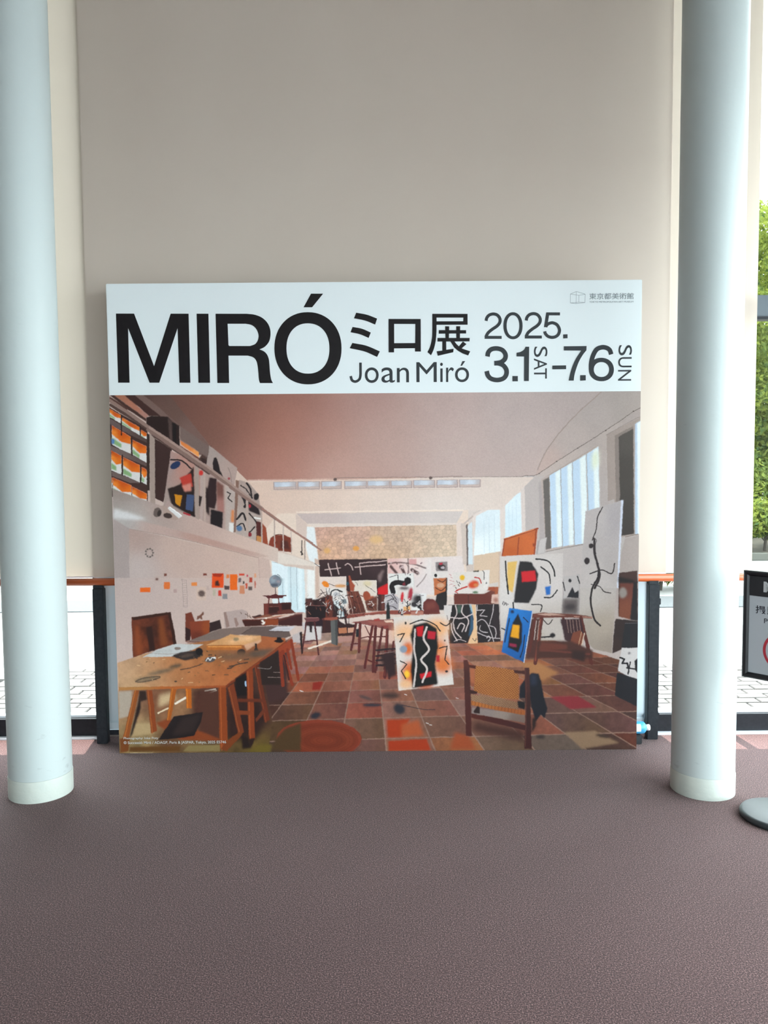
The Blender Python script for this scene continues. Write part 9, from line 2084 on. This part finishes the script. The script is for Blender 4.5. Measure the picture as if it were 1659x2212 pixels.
def text_mesh(s, off=0.0, res=6):
    c = bpy.data.curves.new('lettering', 'FONT'); c.body = s; c.size = 1.0; c.offset = off
    c.resolution_u = res; c.fill_mode = 'FRONT'
    o = bpy.data.objects.new('lettering', c); COL.objects.link(o)
    bpy.context.view_layer.update()
    me = bpy.data.meshes.new_from_object(o.evaluated_get(bpy.context.evaluated_depsgraph_get()))
    bpy.data.objects.remove(o); bpy.data.curves.remove(c)
    return me


def fit_text(name, s, bx, y, material, parent, rot=0, off=0.0):
    """fit a lettering mesh into the box (u0, v0, u1, v1), in metres on the parent's face (local x, z)"""
    me = text_mesh(s, off); n = len(me.vertices)
    co = np.empty(n * 3, np.float32); me.vertices.foreach_get('co', co); co = co.reshape(-1, 3)
    x, z = co[:, 0].copy(), co[:, 1].copy()
    if rot: x, z = z.copy(), -x                     # turned a quarter clockwise
    x = (x - x.min()) / max(np.ptp(x), 1e-6); z = (z - z.min()) / max(np.ptp(z), 1e-6)
    co[:, 0] = bx[0] + x * (bx[2] - bx[0]); co[:, 1] = y; co[:, 2] = bx[1] + z * (bx[3] - bx[1])
    me.vertices.foreach_set('co', co.ravel()); me.update()
    me.name = name; me.materials.clear(); me.materials.append(material)
    o = bpy.data.objects.new(name, me); COL.objects.link(o); o.parent = parent
    return o


def fill_shape(name, contours, y, material, parent):
    """flat letter shape filled from closed contours (metres, local x and z), holes by the even-odd rule"""
    c = bpy.data.curves.new(name, 'CURVE'); c.dimensions = '2D'; c.fill_mode = 'BOTH'
    for pts in contours:
        sp = c.splines.new('POLY'); sp.points.add(len(pts) - 1); sp.use_cyclic_u = True
        for p, (a, b) in zip(sp.points, pts): p.co = (a, b, 0, 1)
    o = bpy.data.objects.new(name, c); COL.objects.link(o)
    bpy.context.view_layer.update()
    me = bpy.data.meshes.new_from_object(o.evaluated_get(bpy.context.evaluated_depsgraph_get()))
    bpy.data.objects.remove(o); bpy.data.curves.remove(c)
    for v in me.vertices: v.co = (v.co.x, y, v.co.y)
    me.name = name; me.materials.clear(); me.materials.append(material)
    o = bpy.data.objects.new(name, me); COL.objects.link(o); o.parent = parent
    return o


nt = thing('notice_stand', 'black-framed photography notice on a pole with a round dark base, right of the right column', 'sign', (1.759, 3.43, 0), math.radians(-47))
bm = lathe([(0.158, 0.0), (0.165, 0.004), (0.165, 0.018), (0.160, 0.026), (0.150, 0.029), (0.02, 0.031)], 64)
obj('base', bm, M_nbase, nt, True)
obj('pole', lathe([(0.014, 0.03), (0.014, 0.86)], 20), M_nbase, nt, True).location = (0, 0.032, 0)
obj('bracket', box(-0.05, 0.05, 0.0165, 0.03, 0.78, 0.90, 0.003), M_nbase, nt)
z0, z1, hw, fw = 0.612, 1.102, 0.176, 0.024
bm = bmesh.new()
prof = [(0.0, 0.014), (0.0, -0.008), (0.006, -0.013), (0.017, -0.011), (0.024, 0.0), (0.024, 0.014)]
cor = [(-1, -1), (1, -1), (1, 1), (-1, 1)]
rings = []
for sx, sz in cor:
    rings.append([bm.verts.new((sx * (hw - a), b, (z0 + a) if sz < 0 else (z1 - a))) for a, b in prof])
for i in range(4):
    a, b = rings[i], rings[(i + 1) % 4]
    for k in range(len(prof)):
        bm.faces.new((a[k], b[k], b[(k + 1) % len(prof)], a[(k + 1) % len(prof)]))
bmesh.ops.recalc_face_normals(bm, faces=bm.faces)
obj('frame', bm, M_nfr, nt)
obj('backing', box(-hw + 0.023, hw - 0.023, 0.003, 0.016, z0 + 0.022, z1 - 0.022), M_nwh, nt)['label'] = 'pale grey notice sheet'
obj('header', box(-hw + 0.0245, hw - 0.0245, 0.001, 0.0029, 0.9885, z1 - 0.0245), M_nhd, nt)['label'] = 'black header strip'
fit_text('letter', 'M', (-0.091, 1.010, -0.033, 1.058), 0.0008, M_npale, nt, off=0.03)
fit_text('letter', '撮', (-0.124, 0.910, -0.080, 0.9465), 0.0026, M_ndark, nt, off=0.012)
fit_text('letter', '影', (-0.0745, 0.910, -0.031, 0.9475), 0.0026, M_ndark, nt, off=0.012)
fit_text('letter', 'P', (-0.086, 0.870, -0.0705, 0.8915), 0.0026, M_ndark, nt, off=0.006)
cir = lambda r, n=72: [(r * math.cos(2 * math.pi * i / n), 0.75 + r * math.sin(2 * math.pi * i / n)) for i in range(n)]
fill_shape('ring', [cir(0.0885), cir(0.0765)], 0.0026, M_nred, nt)['label'] = 'red prohibition ring'

# ------------------------------------------------------------------ poster board
BW, BH, PH = 2.877, 2.572, 1.978
M_board = mat('white_poster_board', BOARD, rough=0.42, bump=(35, 0.03))
INK = {'black': mat('black_ink', (0.008, 0.0055, 0.0065), rough=0.5, spec=0.2, noise=(30, 0.3, (0.016, 0.013, 0.014))),
       'grey': mat('dark_grey_ink', (0.026, 0.030, 0.035), rough=0.5, spec=0.25, noise=(30, 0.3, (0.036, 0.04, 0.045))),
       'pale': mat('pale_grey_ink', (0.20, 0.23, 0.25), rough=0.4, noise=(30, 0.3, (0.22, 0.25, 0.27))),
       'white': mat('white_ink', (0.52, 0.50, 0.47), rough=0.4, noise=(30, 0.3, (0.46, 0.44, 0.42)))}
pb = thing('poster_board', 'big white exhibition poster board printed with black lettering and a photograph of a studio', 'poster', (-1.4825, 4.288, 0))
obj('board', box(0, BW, 0.0, 0.06, 0.0, BH, 0.003), M_board, pb)
for bxx in (0.35, 1.44, 2.5):
    bm = bmesh.new(); vv = [bm.verts.new(p) for p in ((bxx, 0.061, 0.0), (bxx, 0.115, 0.0), (bxx, 0.061, 0.75), (bxx + 0.018, 0.061, 0.0), (bxx + 0.018, 0.115, 0.0), (bxx + 0.018, 0.061, 0.75))]
    for f in ((0, 2, 1), (3, 4, 5), (0, 1, 4, 3), (1, 2, 5, 4), (2, 0, 3, 5)): bm.faces.new([vv[i] for i in f])
    obj('rear_strut', bm, M_board, pb)

sheet = paint_print(PRINT, BW * 1000, PH * 1000, 0.8)
PW, PHH = sheet.W, sheet.H
rg = np.random.default_rng(7)
a = sheet.a
a = np.maximum(a, 0)
L_ = (a @ np.array([.25, .65, .1], np.float32))[..., None]
a = L_ + (a - L_) * PRINT_SAT                               # ink saturation
a = PRINT_GAIN * (np.maximum(a, 0) ** PRINT_GAMMA)
a *= (1 + 0.05 * rg.normal(size=(PHH, PW, 1))).astype(np.float32)
a = np.clip(a, 0.006, 0.9)
srgb = np.where(a <= 0.0031308, a * 12.92, 1.055 * a ** (1 / 2.4) - 0.055)
img = bpy.data.images.new('studio_print', PW, PHH, alpha=False)
buf = np.ones((PHH, PW, 4), np.float32); buf[..., :3] = srgb[::-1]
img.pixels.foreach_set(buf.ravel()); img.update(); img.pack()
del buf, a, srgb
M_print = bpy.data.materials.new('studio_photograph_print'); M_print.use_nodes = True
nt_ = M_print.node_tree; b_ = nt_.nodes['Principled BSDF']; b_.inputs['Roughness'].default_value = 0.5; b_.inputs['Specular IOR Level'].default_value = 0.25
im_ = nt_.nodes.new('ShaderNodeTexImage'); im_.image = img; im_.extension = 'EXTEND'
nt_.links.new(im_.outputs[0], b_.inputs['Base Color'])
me = bpy.data.meshes.new('printed_photograph')
me.from_pydata([(0.001, -0.0006, 0.001), (BW - 0.001, -0.0006, 0.001), (BW - 0.001, -0.0006, PH), (0.001, -0.0006, PH)], [], [(0, 1, 2, 3)])
uv = me.uv_layers.new(); uv.data.foreach_set('uv', [0, 0, 1, 0, 1, 1, 0, 1])
me.materials.append(M_print)
po = bpy.data.objects.new('printed_photograph', me); COL.objects.link(po); po.parent = pb
po['label'] = 'printed photograph of a painter\'s studio with tables, canvases and a woven chair'
for k, (part, ink, cs) in enumerate(SHAPES):
    fill_shape(part, [[(c[i] / 1000, c[i + 1] / 1000) for i in range(0, len(c), 2)] for c in cs], -0.0007 - 0.00006 * (k % 16), INK[ink], pb)
for part, ink, s, bx, rot, off in TEXTS:
    fit_text(part, s, [v / 1000 for v in bx], -0.0013 if ink == 'white' else -0.0007, INK[ink], pb, rot, off)
